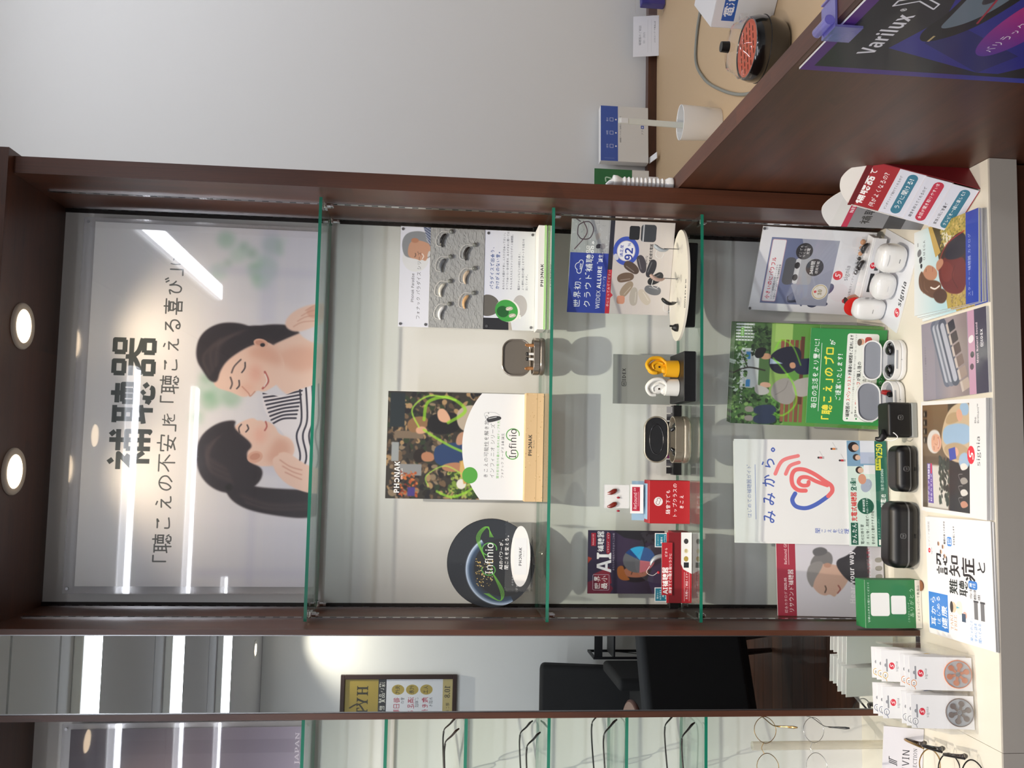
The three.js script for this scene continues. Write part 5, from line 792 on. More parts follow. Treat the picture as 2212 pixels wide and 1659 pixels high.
P.varilux = sheet(1000, 1250, (c, w, h) => {
  rect(c, 0, 0, w, h, gradV(c, 0, h, '#5c2a7c', '#3c3690', '#2f52c4')); rect(c, 36, 40, w - 72, h - 80, '#26242b');
  poly(c, [[200, 230], [420, 300], [964, 130], [964, 860], [140, 800], [60, 720], [60, 640]], '#2b2b8c'); poly(c, [[60, 640], [250, 330], [420, 300], [200, 700]], '#24246a'); poly(c, [[36, 700], [140, 800], [140, 900], [36, 900]], '#26242b');
  text(c, 'Varilux', 146, 128, 82, '#f2f0f6', { gap: 1.02 }); text(c, '®', 440, 130, 26, '#fff'); text(c, 'X', 466, 70, 190, '#f2f0f6', { line: 6, outline: true });
  blob(c, [[244, 314], [330, 270], [480, 300], [964, 210], [964, 480], [620, 470], [400, 440], [300, 390]], '#151419'); blob(c, [[330, 320], [440, 310], [964, 250], [964, 440], [640, 440], [420, 410]], '#6d7c88'); blob(c, [[460, 360], [700, 320], [964, 320], [964, 430], [640, 430]], '#38333b'); curveLine(c, [[400, 420], [620, 370], [960, 260]], '#a8243c', 7); rect(c, 262, 330, 40, 8, '#c9b27a');
  c.beginPath(); c.ellipse(420, 575, 235, 84, 0, 0, 7); c.fillStyle = gradH(c, 190, 660, '#5f2f9c', '#a82a8c', '#e0305c'); c.fill(); text(c, 'バリラックス', 214, 552, 42, '#fff', { w: 0.08 });
  text(c, 'X', 300, 900, 200, '#3f62d8', { line: 6, outline: true });
});
P.blueBox = sheet(620, 520, (c, w, h) => { rect(c, 0, 0, w, h, '#e6e5e0'); rect(c, 0, 0, w, 188, '#2f58b4'); rect(c, 30, 40, 2, 110, '#9fb6e4'); for (let i = 0; i < 3; i++) { const x = 150 + i * 150; c.strokeStyle = '#dfe7f7'; c.lineWidth = 4; c.strokeRect(x, 100, 36, 36); text(c, ['使用', '時間', '動き'][i], x - 6, 60, 24, '#dfe7f7', { w: 0.07 }); disc(c, x + 18, 166, 9, '#fff'); } text(c, '補聴器アプリのご説明はこちらから', 210, 206, 19, '#55575c', { w: 0.07 }); rect(c, 380, 440, 34, 34, '#2f58b4'); text(c, 'e', 387, 438, 34, '#fff'); text(c, 'アプリ', 310, 446, 24, '#4a4c52', { w: 0.07 }); });
P.greenCard = sheet(420, 520, (c, w, h) => { rect(c, 0, 0, w, h, '#e9e8e2'); rect(c, 0, 0, w, 360, '#25713f'); text(c, '補聴器のお話は こちら', 20, 30, 30, '#e6f0e8', { vertical: false, w: 0.07, sx: 0.8 }); curveLine(c, [[300, 110], [340, 120], [290, 260], [250, 320]], '#bfe0c6', 12); curveLine(c, [[260, 200], [350, 190]], '#bfe0c6', 10); });
P.priceCard = sheet(620, 420, (c, w, h) => { rect(c, 0, 0, w, h, '#eeeef2'); text(c, '補聴器のご相談', 170, 90, 44, '#6a6c74', { w: 0.06 }); text(c, '03 - 2025', 200, 160, 40, '#8a8c94', { bold: false }); rect(c, 60, 240, 500, 2, '#b4b6bc'); rect(c, 60, 300, 500, 2, '#b4b6bc'); text(c, 'メガネスーパー千歳烏山店', 200, 340, 28, '#55575e', { w: 0.07 }); });
P.lanvin = sheet(760, 420, (c, w, h) => { rect(c, 0, 0, w, h, '#e6e4ea'); for (let i = 0; i < 3; i++) curveLine(c, [[350 + i * 18, 150], [376 + i * 18, 70]], '#33333a', 9); rect(c, 336, 148, 20, 7, '#33333a'); rect(c, 404, 64, 34, 8, '#33333a'); text(c, 'LANVIN', 130, 190, 104, '#33333a', { bold: false, gap: 1.16 }); text(c, 'COLLECTION', 190, 314, 52, '#33333a', { bold: false, font: 'serif', gap: 1.12 }); });
P.gold = sheet(620, 760, (c, w, h) => { rect(c, 0, 0, w, h, '#e3e4e8'); rect(c, 0, 0, w, 240, '#a8923c'); text(c, 'HYT', 60, 70, 110, '#2b2718', { font: 'serif', gap: 1.15 }); curveLine(c, [[250, 40], [220, 100], [300, 150]], '#3a3420', 12); rect(c, 0, 236, w, 56, '#2a2a2e'); text(c, '深い品質 世界へ', 30, 240, 46, '#e8e6da', { w: 0.09 }); [['大人の', '技', 330], ['聴力', '技', 430], ['目の', '技', 530]].forEach(([a, b, y], i) => { disc(c, 96, y + 44, 44, '#b09a44'); text(c, ['先代', '代表', '人工'][i], 60, y + 22, 36, '#3a3318', { w: 0.09 }); text(c, ['毎日聴く音も', '満足と安心を', '歳を代えても'][i], 160, y + 10, 52, '#b23a4c', { w: 0.08 }); text(c, ['音の', 'ご相談', 'お話も'][i], 160, y + 62, 30, '#55575c', { w: 0.07 }); }); text(c, '3,300円', 330, 630, 56, '#b23a4c', { font: 'serif' }); rect(c, 0, 690, w, 70, '#bfae72'); text(c, '10.8', 60, 694, 56, '#3a3420', { font: 'serif' }); text(c, '聴こえの時間 はじめます', 210, 712, 28, '#4a4226', { w: 0.07 }); });
P.pack = (hue, num) => sheet(360, 460, (c, w, h) => { rect(c, 0, 0, w, h, '#f2f2f3'); disc(c, 70, 44, 34, '#fff'); c.strokeStyle = hue; c.lineWidth = 7; c.beginPath(); c.arc(70, 44, 34, 0, 7); c.stroke(); c.beginPath(); c.moveTo(36, 44); c.quadraticCurveTo(20, 60, 0, 64); c.stroke(); text(c, num, 44, 28, num.length > 2 ? 26 : 34, '#44464c'); rrect(c, 110, 60, 150, 22, 11); c.fillStyle = '#9a9ca2'; c.fill(); disc(c, 186, 56, 20, '#9a9ca2'); redMark(c, 180, 140, 40, '#e0384a'); text(c, 'signia', 116, 186, 44, '#7a7c82', { bold: false, gap: 1.06 }); });
// ---------- small builders ----------
// a tube whose thickness changes along its path: pts [x,y,z,r], optional flattening
function taper(pts, n = 28, m = 12, flatten = 1, cap = true) {
  const curve = new THREE.CatmullRomCurve3(pts.map((p) => new THREE.Vector3(p[0], p[1], p[2]))), fr = curve.computeFrenetFrames(n, false), pos = [], idx = [], uv = [];
  for (let i = 0; i <= n; i++) {
    const t = i / n, k = t * (pts.length - 1), a = Math.min(pts.length - 2, Math.floor(k)), s = k - a, r = pts[a][3] * (1 - s) + pts[a + 1][3] * s, o = curve.getPoint(t);
    for (let j = 0; j <= m; j++) { const q = (j / m) * Math.PI * 2, N = fr.normals[i], B = fr.binormals[i], cx = Math.cos(q) * r, cy = Math.sin(q) * r * flatten; pos.push(o.x + N.x * cx + B.x * cy, o.y + N.y * cx + B.y * cy, o.z + N.z * cx + B.z * cy); uv.push(t, j / m); }
  }
  for (let i = 0; i < n; i++) for (let j = 0; j < m; j++) { const a = i * (m + 1) + j, b = a + m + 1; idx.push(a, b, a + 1, b, b + 1, a + 1); }
  if (cap) for (const i of [0, n]) { const c = pos.length / 3, o = curve.getPoint(i / n); pos.push(o.x, o.y, o.z); uv.push(0, 0); for (let j = 0; j < m; j++) { const a = i * (m + 1) + j; if (i) idx.push(a, c, a + 1); else idx.push(a, a + 1, c); } }
  const g = new THREE.BufferGeometry(); g.setAttribute('position', new THREE.Float32BufferAttribute(pos, 3)); g.setAttribute('uv', new THREE.Float32BufferAttribute(uv, 2)); g.setIndex(idx); g.computeVertexNormals(); return g;
}
const rshape = (w, h, r, S = THREE.Shape) => { const s = new S(), x = -w / 2, y = -h / 2; r = Math.min(r, w / 2 - 1e-4, h / 2 - 1e-4); s.moveTo(x + r, y); s.lineTo(x + w - r, y); s.absarc(x + w - r, y + r, r, -Math.PI / 2, 0); s.lineTo(x + w, y + h - r); s.absarc(x + w - r, y + h - r, r, 0, Math.PI / 2); s.lineTo(x + r, y + h); s.absarc(x + r, y + h - r, r, Math.PI / 2, Math.PI); s.lineTo(x, y + r); s.absarc(x + r, y + r, r, Math.PI, Math.PI * 1.5); return s; };
const ext = (shape, d, bevel = 0, seg = 3) => new THREE.ExtrudeGeometry(shape, { depth: d - 2 * bevel, bevelEnabled: bevel > 0, bevelThickness: bevel, bevelSize: bevel, bevelOffset: -bevel, bevelSegments: seg, curveSegments: 16 }).translate(0, 0, bevel);
const ring = (w, h, r, wall, d) => { const s = rshape(w, h, r); s.holes.push(rshape(w - 2 * wall, h - 2 * wall, r - wall, THREE.Path)); return ext(s, d, wall * 0.35, 2); };
// an open case standing on y = 0, lid hinged at the back
function openCase(t, { w, d, hb, hl, r, wall = 0.003, outer, lining, rim, lean = 0.15 }) {
  const up = (g) => g.rotateX(-Math.PI / 2);
  const b = part('case_base', up(ext(rshape(w, d, r), hb * 0.55, hb * 0.24, 5)), outer, t);
  part('base_rim', up(ring(w * 0.99, d * 0.99, r, wall, hb * 0.5)).translate(0, hb * 0.5, 0), rim ?? outer, b);
  part('base_lining', up(ext(rshape(w - 2 * wall, d - 2 * wall, r - wall), 0.002)).translate(0, hb * 0.56, 0), lining, b);
  const lid = new THREE.Group(); lid.name = 'lid'; lid.position.set(0, hb, -d * 0.49); lid.rotation.x = -lean; t.add(lid);
  const L = part('lid_shell', ext(rshape(w, hl, r), d * 0.24, d * 0.1, 5).translate(0, hl / 2, -d * 0.24), outer, lid);
  part('lid_rim', ring(w, hl, r, wall, d * 0.14).translate(0, hl / 2, -0.001), rim ?? outer, lid);
  part('lid_lining', ext(rshape(w - 2 * wall, hl - 2 * wall, r - wall), 0.0015).translate(0, hl / 2, 0.0006), lining, lid);
  part('hinge', cyl(0.0018, 0.0018, w * 0.5, 0, 0, 0, 12).rotateZ(Math.PI / 2).translate(0, hb, -d * 0.48), rim ?? outer, t);
}
const aidBody = (s = 1) => taper([[-0.009 * s, 0.0035 * s, 0, 0.0016 * s], [-0.004 * s, 0.004 * s, 0.0006, 0.0031 * s], [0.003 * s, 0.001 * s, 0.0006, 0.0041 * s], [0.008 * s, -0.005 * s, 0.0004, 0.0042 * s], [0.0095 * s, -0.0085 * s, 0, 0.0022 * s]], 20, 12, 0.72);
// the letter mark of the chargers, as a fine raised line
const wMark = (s) => join(tube([[-s, s, 0], [-s * 0.5, -s * 0.8, 0], [0, s * 0.5, 0], [s * 0.5, -s * 0.8, 0], [s, s, 0]], s * 0.16, 20, false, 5), tube([[-s * 1.5, 0, 0], [-s * 1.3, s * 1.3, 0], [0, s * 1.6, 0], [s * 1.3, s * 1.3, 0], [s * 1.5, 0, 0], [s * 1.3, -s * 1.3, 0], [0, -s * 1.6, 0], [-s * 1.3, -s * 1.3, 0]], s * 0.13, 30, true, 5));
const screwHead = cyl(0.0028, 0.0028, 0.002, 0, 0, 0, 14).rotateX(Math.PI / 2);
const screws = (t, pts, z, mat = steel) => { for (const [x, y] of pts) part('screw', screwHead.clone().translate(x, y, z), mat, t); };

const S1 = 1.9178 + 0.0004, S2 = 1.4781 + 0.0004, S3 = 1.1863 + 0.0004;
// ---------- top compartment: the large poster ----------
{
  const t = thing('hearing_poster', 'large acrylic poster of a woman and child with bold kanji heading', 'poster', [0.002, S1, 0.024]); t.rotation.x = 0.018;
  part('backing_plate', bx(0.736, 0.476, 0.003, 0, 0.238, 0), phys({ color: 0xf4f5f7, roughness: 0.08, transmission: 0.75, thickness: 0 }), t);
  const [g, m] = card(0.714, 0.452, 0.0006, printed(P.hearing, { clearcoat: 0.2 }), paper, 0.002); part('print', g.translate(0.003, 0, 0.0022), m, t);
  part('acrylic_cover', bx(0.736, 0.476, 0.003, 0, 0.238, 0.0048), clear, t);
  screws(t, [[-0.358, 0.466], [0.358, 0.466], [-0.358, 0.012], [0.358, 0.012]], 0.0068);
  const e = thing('eyewear_poster', 'purple-grey acrylic poster reading MADE IN JAPAN in the eyewear cabinet', 'poster', [-0.815, 1.9144, 0.024]); e.rotation.x = 0.018;
  part('backing_plate', bx(0.41, 0.465, 0.003, 0, 0.2325, 0), phys({ color: 0xf4f5f7, roughness: 0.08, transmission: 0.75, thickness: 0 }), e);
  const [g2, m2] = card(0.39, 0.445, 0.0006, printed(P.madeInJapan, { clearcoat: 0.2 }), paper, 0.004); part('print', g2.translate(0, 0, 0.0022), m2, e);
  part('acrylic_cover', bx(0.41, 0.465, 0.003, 0, 0.2325, 0.0048), clear, e); screws(e, [[-0.197, 0.456], [0.197, 0.456], [-0.197, 0.01], [0.197, 0.01]], 0.0068);
  for (const [x, n] of [[-0.352, 'beside the child'], [0.352, 'beside the pale green leaves']]) { const c = thing('poster_clip', `small black clip at the poster foot ${n}`, 'clip', [x + (x > 0 ? 0.026 : -0.026), S1, 0.044]); part('jaw', rb(0.013, 0.013, 0.012, 0.003, 0, 0.0065, 0), black, c); part('pin', cyl(0.003, 0.003, 0.014, 0, 0.008, 0, 14).rotateZ(0), chrome, c); }
}
// ---------- second shelf ----------
{
  const t = thing('hearing_aid_board', 'white board with seven hearing aids on grey hammered acrylic', 'display stand', [0.268, S2, 0.07]);
  const W = 0.203, top = printed(P.paradiseTop), low = printed(P.paradiseLow);
  let [g, m] = card(W, 0.103, 0.003, low, white, 0.018); part('lower_print', g, m, t);
  const hp = phys({ color: 0xa4a6a6, roughness: 0.35, clearcoat: 1, clearcoatRoughness: 0.06, bumpMap: P.hammered, bumpScale: 0.0012 });
  const mid = part('hammered_panel', bx(W - 0.001, 0.1085, 0.004, 0, 0.1757, 0.001), hp, t);
  [g, m] = card(W, 0.06, 0.003, top, white, 0.2305); part('upper_print', g, m, t);
  part('acrylic_back', bx(W + 0.004, 0.274, 0.003, 0, 0.155, -0.0035), clear, t);
  const cols = [['#e6e8ea', -0.074, 0.206], ['#d8d6cc', -0.028, 0.206], ['#5b6068', 0.022, 0.206], ['#17181b', 0.073, 0.206], ['#d2a877', -0.05, 0.158], ['#c9b6a0', 0.0, 0.158], ['#221e1e', 0.048, 0.158]];
  for (const [k, x, y] of cols) {
    const a = part('hearing_aid', aidBody(1.25).rotateZ(0.35).translate(x, y, 0.007), phys({ color: k, roughness: 0.28, clearcoat: 1, clearcoatRoughness: 0.1 }), t);
    part('receiver_wire', tube([[x - 0.011, y + 0.002, 0.006], [x - 0.008, y + 0.012, 0.006], [x + 0.006, y + 0.013, 0.007], [x + 0.019, y + 0.004, 0.007], [x + 0.02, y - 0.012, 0.007]], 0.0005, 20, false, 5), phys({ color: 0xe8e8e6, roughness: 0.2 }), a);
    const e = part('ear_tip', new THREE.SphereGeometry(0.0046, 18, 12).translate(x + 0.0205, y - 0.0165, 0.007), phys({ color: 0x6d706c, roughness: 0.12, clearcoat: 1 }), a); e.userData.label = 'grey dome tip';
  }
  screws(t, [[-0.096, 0.286], [0.096, 0.286], [-0.096, 0.236], [-0.095, 0.114], [0.095, 0.114], [-0.095, 0.024], [0.095, 0.024]], 0.0022);
  screws(t, [[-0.095, 0.224], [0.095, 0.224], [-0.095, 0.127], [0.095, 0.127]], 0.0035, clear);
  const base = part('base_block', rb(W + 0.006, 0.0175, 0.05, 0.0015, 0, 0.0088, 0.022), white, t);
  [g, m] = card(W + 0.004, 0.0165, 0.0004, printed(P.paradiseBase), white, 0.0005); part('base_print', g.translate(0, 0, 0.0474), m, base);
  for (const y of [0.0018, 0.0042]) part('green_line', bx(W + 0.0062, 0.0013, 0.0004, 0, y, 0.0478), std(0x8fd65a, 0.4), base);
}
{
  const t = thing('charging_case', 'bronze round-cornered charging case standing open on the middle shelf', 'charging case', [0.1105, S2, 0.105]);
  const bronze = phys({ color: 0x8d857b, roughness: 0.28, metalness: 0.75, clearcoat: 0.5 }), lining = phys({ color: 0x7d766d, roughness: 0.35, metalness: 0.5 });
  openCase(t, { w: 0.074, d: 0.052, hb: 0.024, hl: 0.058, r: 0.022, outer: bronze, lining, rim: phys({ color: 0xa39a8f, roughness: 0.2, metalness: 0.8 }), lean: 0.1 });
  for (const s of [-1, 1]) { const a = part('hearing_aid', taper([[s * 0.023, 0.02, -0.004, 0.003], [s * 0.023, 0.032, -0.006, 0.0036], [s * 0.024, 0.038, -0.004, 0.0022]], 12, 10, 0.7), phys({ color: 0xb07a4a, roughness: 0.3, metalness: 0.3, clearcoat: 1 }), t); part('ear_tip', new THREE.SphereGeometry(0.0038, 14, 10).translate(s * 0.005, 0.034, 0), std(0x2c2a2a, 0.4), a); part('tip_stem', cyl(0.0022, 0.0026, 0.01, s * 0.0052, 0.0265, 0.001, 12), white, a); }
}
{
  const t = thing('infinio_poster', 'upright market-scene poster with green swirls on a pale wooden foot', 'poster', [-0.068, S2, 0.085]);
  let [g, m] = card(0.209, 0.27, 0.004, printed(P.infinio), white, 0.0345); part('print', g, m, t);
  const w = part('wooden_foot', rb(0.212, 0.036, 0.04, 0.0015, 0, 0.018, 0.006), std(0xd9b98c, 0.6), t);
  [g, m] = card(0.211, 0.035, 0.0004, printed(P.infinioBase, { clearcoat: 0.1 }), paper, 0.0005); part('foot_print', g.translate(0, 0, 0.0263), m, w);
}
{
  const t = thing('round_infinio_sign', 'black disc sign with a glowing planet in a clear leaflet stand', 'sign', [-0.296, S2, 0.08]); t.rotation.x = -0.1;
  const R = 0.0865, face = new THREE.CircleGeometry(R - 0.0008, 64).translate(0, 0.095, 0.0072);
  part('disc', cyl(R, R, 0.012, 0, 0, 0, 72).rotateX(Math.PI / 2).translate(0, 0.095, 0), blackGloss, t); part('face_print', face, printed(P.disc), t);
  const s = thing('leaflet_stand', 'clear acrylic leaflet stand holding the black disc sign', 'stand', [-0.286, S2, 0.105]);
  part('front_wall', rb(0.132, 0.05, 0.002, 0.0009, 0.008, 0.045, 0.018).rotateX(-0.1), clear, s); part('pocket_floor', bx(0.132, 0.002, 0.03, 0.008, 0.018, 0.004), clear, s);
  for (const x of [-0.058, 0.074]) part('side_wall', bx(0.002, 0.05, 0.03, x, 0.042, 0.002), clear, s);
  part('back_post', bx(0.02, 0.15, 0.002, -0.05, 0.085, -0.056), clear, s); part('back_post', bx(0.02, 0.13, 0.002, 0.03, 0.08, -0.056), clear, s);
  part('foot', lathe([[0.004, 0.018], [0.006, 0.012], [0.02, 0.004], [0.024, 0]], 32).scale(1.6, 1, 0.9), clear, s);
  const c = thing('phonak_card', 'white oval card lying in the clear leaflet stand', 'card', [-0.278, S2 + 0.0193, 0.1165]); c.rotation.x = -0.1;
  const sh = new THREE.Shape(); sh.absellipse(0, 0.022, 0.058, 0.019, 0, Math.PI * 2); part('card_body', ext(sh, 0.001), paper, c);
  const pl = new THREE.PlaneGeometry(0.07, 0.024).translate(0, 0.022, 0.0013); part('print', pl, printed(P.phonakCard), c);
}
// ---------- third shelf ----------
{
  const t = thing('cloud_aid_board', 'blue and white board about cloud hearing aids, turned a little', 'display stand', [0.3, S3, 0.084], -0.29);
  const [g, m] = card(0.188, 0.211, 0.004, printed(P.allure), white, 0.0305); part('board', g, m, t);
  part('board_foot', rb(0.12, 0.012, 0.012, 0.002, 0, 0.0365, -0.0085), black, t);
  const p = thing('aid_turntable', 'cream round plate carrying hearing aids in front of the blue board', 'display plate', [0.258, S3, 0.132], -0.12);
  part('black_base', rb(0.165, 0.024, 0.05, 0.003, 0, 0.0125, 0.004), black, p);
  const plate = part('plate', cyl(0.1, 0.1, 0.0045, 0, 0, 0, 72).scale(1.1, 1, 0.66).translate(0, 0.0275, 0), std(0xe6e1d4, 0.5), p);
  part('plate_print', new THREE.CircleGeometry(0.099, 64).scale(1.1, 0.66, 1).rotateX(-Math.PI / 2).translate(0, 0.02985, 0), printed(P.widexPlate, { clearcoat: 0 }), plate);
  const spots = [[0.07, 0.006, '#aab2b8', 0.03], [0.012, 0.006, '#b89a8e', 0.036], [-0.034, 0.01, '#17181b', 0.012]];
  for (const [x, z, k, h] of spots) { const peg = part('peg', cyl(0.0085, 0.009, 0.006, x, 0.0332, z + 0.012), clear, p); part('stem', cyl(0.0008, 0.0008, h, x, 0.036 + h / 2, z + 0.012, 8), steel, peg); part('hearing_aid', aidBody(1.35).rotateZ(1.9).translate(x, 0.04 + h, z + 0.012), phys({ color: k, roughness: 0.25, clearcoat: 1 }), peg); part('wire', tube([[x - 0.004, 0.05 + h, z + 0.012], [x - 0.016, 0.052 + h, z + 0.014], [x - 0.02, 0.042 + h, z + 0.014], [x - 0.01, 0.036 + h, z + 0.014]], 0.0006, 16, false, 5), white, peg); }
  const n = thing('ear_dome', 'tiny black ear dome lying on the cream round plate', 'ear tip', [0.174, S3 + 0.0302, 0.13]); part('dome', lathe([[0, 0.012], [0.004, 0.011], [0.0075, 0.005], [0.008, 0], [0, 0]], 24), std(0x17181a, 0.45), n); part('stem', cyl(0.002, 0.002, 0.006, 0.003, 0.013, 0, 10), black, n);
}
function silicone(name, label, x, color, lean) {
  const t = thing(name, label, 'ear model', [x, S3 + 0.0262, 0.116], lean), m = phys({ color, roughness: 0.45, sheen: 0.3 });
  part('block', cyl(0.0165, 0.0172, 0.026, 0, 0.013, 0, 36), m, t);
  const ear = part('auricle', join(new THREE.SphereGeometry(1, 28, 20).scale(0.015, 0.024, 0.0055).rotateZ(0.5).translate(0.002, 0.04, 0.004).toNonIndexed(), taper([[0.004, 0.022, 0.008, 0.003], [0.018, 0.034, 0.009, 0.0036], [0.016, 0.054, 0.01, 0.004], [0.002, 0.064, 0.01, 0.004], [-0.012, 0.056, 0.01, 0.0036], [-0.014, 0.044, 0.009, 0.003]], 36, 10).toNonIndexed()), m, t);
  part('inner_ridge', taper([[0.006, 0.03, 0.0095, 0.0022], [0.009, 0.042, 0.0098, 0.0026], [0.002, 0.052, 0.0098, 0.0024], [-0.006, 0.05, 0.0095, 0.0016]], 20, 8), m, ear); part('lobe', new THREE.SphereGeometry(0.0075, 18, 14).scale(1, 1, 0.7).translate(-0.006, 0.028, 0.006), m, ear); part('canal', new THREE.SphereGeometry(0.0022, 12, 8).translate(-0.001, 0.039, 0.0088), std(0x3a2a22, 0.8), ear);
}
{
  const t = thing('logo_stand', 'plain grey panel with a small black logo on a black foot', 'display stand', [0.0755, S3, 0.075]);
  const [g, m] = card(0.101, 0.118, 0.004, printed(P.widexPanel, { clearcoat: 0.3 }), greyPlastic, 0.0255); part('panel', g.translate(0, 0, -0.018), m, t);
  part('foot_plate', rb(0.098, 0.024, 0.1, 0.0015, 0, 0.0135, 0.034), std(0x17171a, 0.4), t); part('lower_plate', bx(0.094, 0.0015, 0.096, 0, 0.0008, 0.034), greyPlastic, t);
  silicone('ear_model', 'yellow silicone ear model on the black foot', 0.093, 0xf2b21a, 0.35); silicone('ear_model', 'white silicone ear model on the black foot', 0.056, 0xf0efe9, -0.35);
}
{
  const t = thing('oval_case', 'oval black and champagne charging case lying open with black earbuds', 'charging case', [-0.047, S3, 0.108]);
  const gold = phys({ color: 0xb5ab98, roughness: 0.25, metalness: 0.7, clearcoat: 0.6 }), lin = phys({ color: 0x121214, roughness: 0.22, clearcoat: 0.8 });
  openCase(t, { w: 0.094, d: 0.05, hb: 0.034, hl: 0.05, r: 0.026, outer: gold, lining: lin, rim: gold, lean: 0.12 });
  part('lid_cradle', new THREE.TorusGeometry(0.022, 0.0035, 10, 40).scale(1.35, 0.62, 1).rotateX(-0.12).translate(0, 0.058, -0.0285), lin, t);
  for (const s of [-1, 1]) { const a = part('earbud', join(new THREE.SphereGeometry(0.0085, 20, 14).scale(1, 0.9, 1).translate(s * 0.026, 0.0265, 0.003).toNonIndexed(), taper([[s * 0.024, 0.028, 0.002, 0.005], [s * 0.02, 0.034, 0, 0.004], [s * 0.017, 0.0365, -0.001, 0.003]], 10, 10).toNonIndexed()), blackGloss, t); part('charging_pin', cyl(0.0012, 0.0012, 0.001, s * 0.026, 0.0345, 0.004, 10), chrome, a); }
  const b = thing('aid_box', 'low clear box with patterned cards behind the oval case', 'box', [-0.047, S3, 0.05]);
  part('box_back', bx(0.146, 0.045, 0.0015, 0, 0.0232, -0.014), clear, b); part('box_front', bx(0.146, 0.022, 0.0015, 0, 0.012, 0.016), clear, b); part('box_floor', bx(0.146, 0.0015, 0.031, 0, 0.0008, 0.001), clear, b);
  part('black_tray', bx(0.142, 0.016, 0.024, 0, 0.0098, 0.0015), black, b); for (let i = 0; i < 9; i++) part('sample_chip', bx(0.013, 0.012, 0.0012, -0.062 + i * 0.0155, 0.0245, 0.004).clone(), std([0x2c2c30, 0x6a6a70, 0x9c3a8a, 0xd05a40, 0x4a4a50, 0x8a8a90, 0x2c2c30, 0x77777c, 0xb0b0b4][i], 0.35), b);
}
{
  const t = thing('red_box', 'red cardboard display box with white lettering on the lowest shelf', 'box', [-0.17, S3, 0.1]);
  part('carton', rb(0.084, 0.082, 0.04, 0.001, 0, 0.041, -0.002), std(0xa31b22, 0.55), t); const [g, m] = card(0.083, 0.081, 0.0004, printed(P.redBox, { clearcoat: 0.3 }), paper, 0.0005); part('front_print', g.translate(0, 0, 0.0183), m, t);
  part('blue_flap', bx(0.078, 0.03, 0.001, 0, 0.093, -0.018).rotateX(-0.05), std(0x9cbdd6, 0.6), t); part('blue_flap', bx(0.07, 0.001, 0.022, 0, 0.0825, -0.006), std(0x9cbdd6, 0.6), t);
  const c = thing('aid_card', 'white tag with two dark red hearing aids above the red box', 'card', [-0.166, S3 + 0.084, 0.094]); c.rotation.x = -0.06;
  const [g2, m2] = card(0.057, 0.026, 0.0006, printed(P.resoundTag), paper, 0.004); part('tag', g2.translate(0, 0, 0.002), m2, c); part('clear_sheet', bx(0.058, 0.062, 0.0006, 0, 0.06, 0), clear, c); part('white_backing', bx(0.046, 0.05, 0.0005, 0.004, 0.057, -0.001), phys({ color: 0xffffff, transmission: 0.4, roughness: 0.6, thickness: 0 }), c);
  for (const x of [-0.012, 0.014]) { const a = part('hearing_aid', taper([[x - 0.004, 0.076, 0.003, 0.0016], [x - 0.003, 0.07, 0.004, 0.004], [x + 0.001, 0.062, 0.004, 0.005], [x + 0.003, 0.057, 0.003, 0.003]], 14, 10, 0.75), phys({ color: 0x7a2318, roughness: 0.25, clearcoat: 1 }), c); part('ear_tip', new THREE.SphereGeometry(0.0026, 12, 8).scale(0.8, 1.3, 1).translate(x - 0.012, 0.054, 0.003), std(0xa3263a, 0.4), a); part('wire', tube([[x - 0.004, 0.077, 0.003], [x - 0.012, 0.076, 0.003], [x - 0.014, 0.064, 0.003], [x - 0.012, 0.056, 0.003]], 0.0004, 14, false, 5), clear, a); }
}
{
  const t = thing('ai_poster', 'purple poster with large AI letters and a face in profile', 'poster', [-0.2935, S3, 0.062]);
  let [g, m] = card(0.125, 0.156, 0.003, printed(P.ai), black, 0.036); part('print', g, m, t); part('back_stay', bx(0.1, 0.04, 0.02, 0, 0.02, -0.006), black, t);
  const b = thing('ai_stand', 'red display base with slogan strips in front of the purple poster', 'display stand', [-0.295, S3, 0.1]);
  [g, m] = card(0.135, 0.05, 0.001, printed(P.aiBase), paper, 0.0005); const f = part('front_face', g.translate(0, 0, 0.032), m, b); part('tray', bx(0.133, 0.03, 0.06, 0, 0.0155, 0), std(0x8c1f28, 0.5), b);
  [g, m] = card(0.1, 0.021, 0.0008, printed(P.aiTag), paper, 0.04); part('slogan_strip', g.translate(-0.002, 0, 0.036), m, b);
  for (const [s, k] of [[-1, P.tealTags], [1, P.tealTags2]]) { [g, m] = card(0.027, 0.027, 0.0008, printed(k), paper, 0.046); part('blue_tag', g.translate(s * 0.052, 0, 0.03), m, b); }
  const dome = thing('aid_holder', 'clear arched holder with one silver hearing aid and wire', 'holder', [-0.292, S3 + 0.031, 0.1]);
  const arch = new THREE.Shape(); arch.absellipse(0, 0.026, 0.038, 0.048, 0, Math.PI); arch.lineTo(-0.038, 0); arch.lineTo(0.038, 0); part('arched_sheet', ext(arch, 0.0015), clear, dome);
  const a = part('hearing_aid', aidBody(1.5).rotateZ(-0.4).translate(0.008, 0.034, 0.006), phys({ color: 0xb9bcc0, roughness: 0.25, metalness: 0.4, clearcoat: 1 }), dome); part('wire', tube([[-0.004, 0.046, 0.006], [-0.016, 0.052, 0.006], [-0.022, 0.04, 0.006], [-0.016, 0.03, 0.006]], 0.0005, 18, false, 5), white, a); part('ear_tip', new THREE.SphereGeometry(0.003, 12, 8).translate(-0.016, 0.028, 0.006), std(0xb02030, 0.4), a); part('clear_ledge', bx(0.06, 0.002, 0.03, 0, 0.004, 0.0), clear, dome);
}
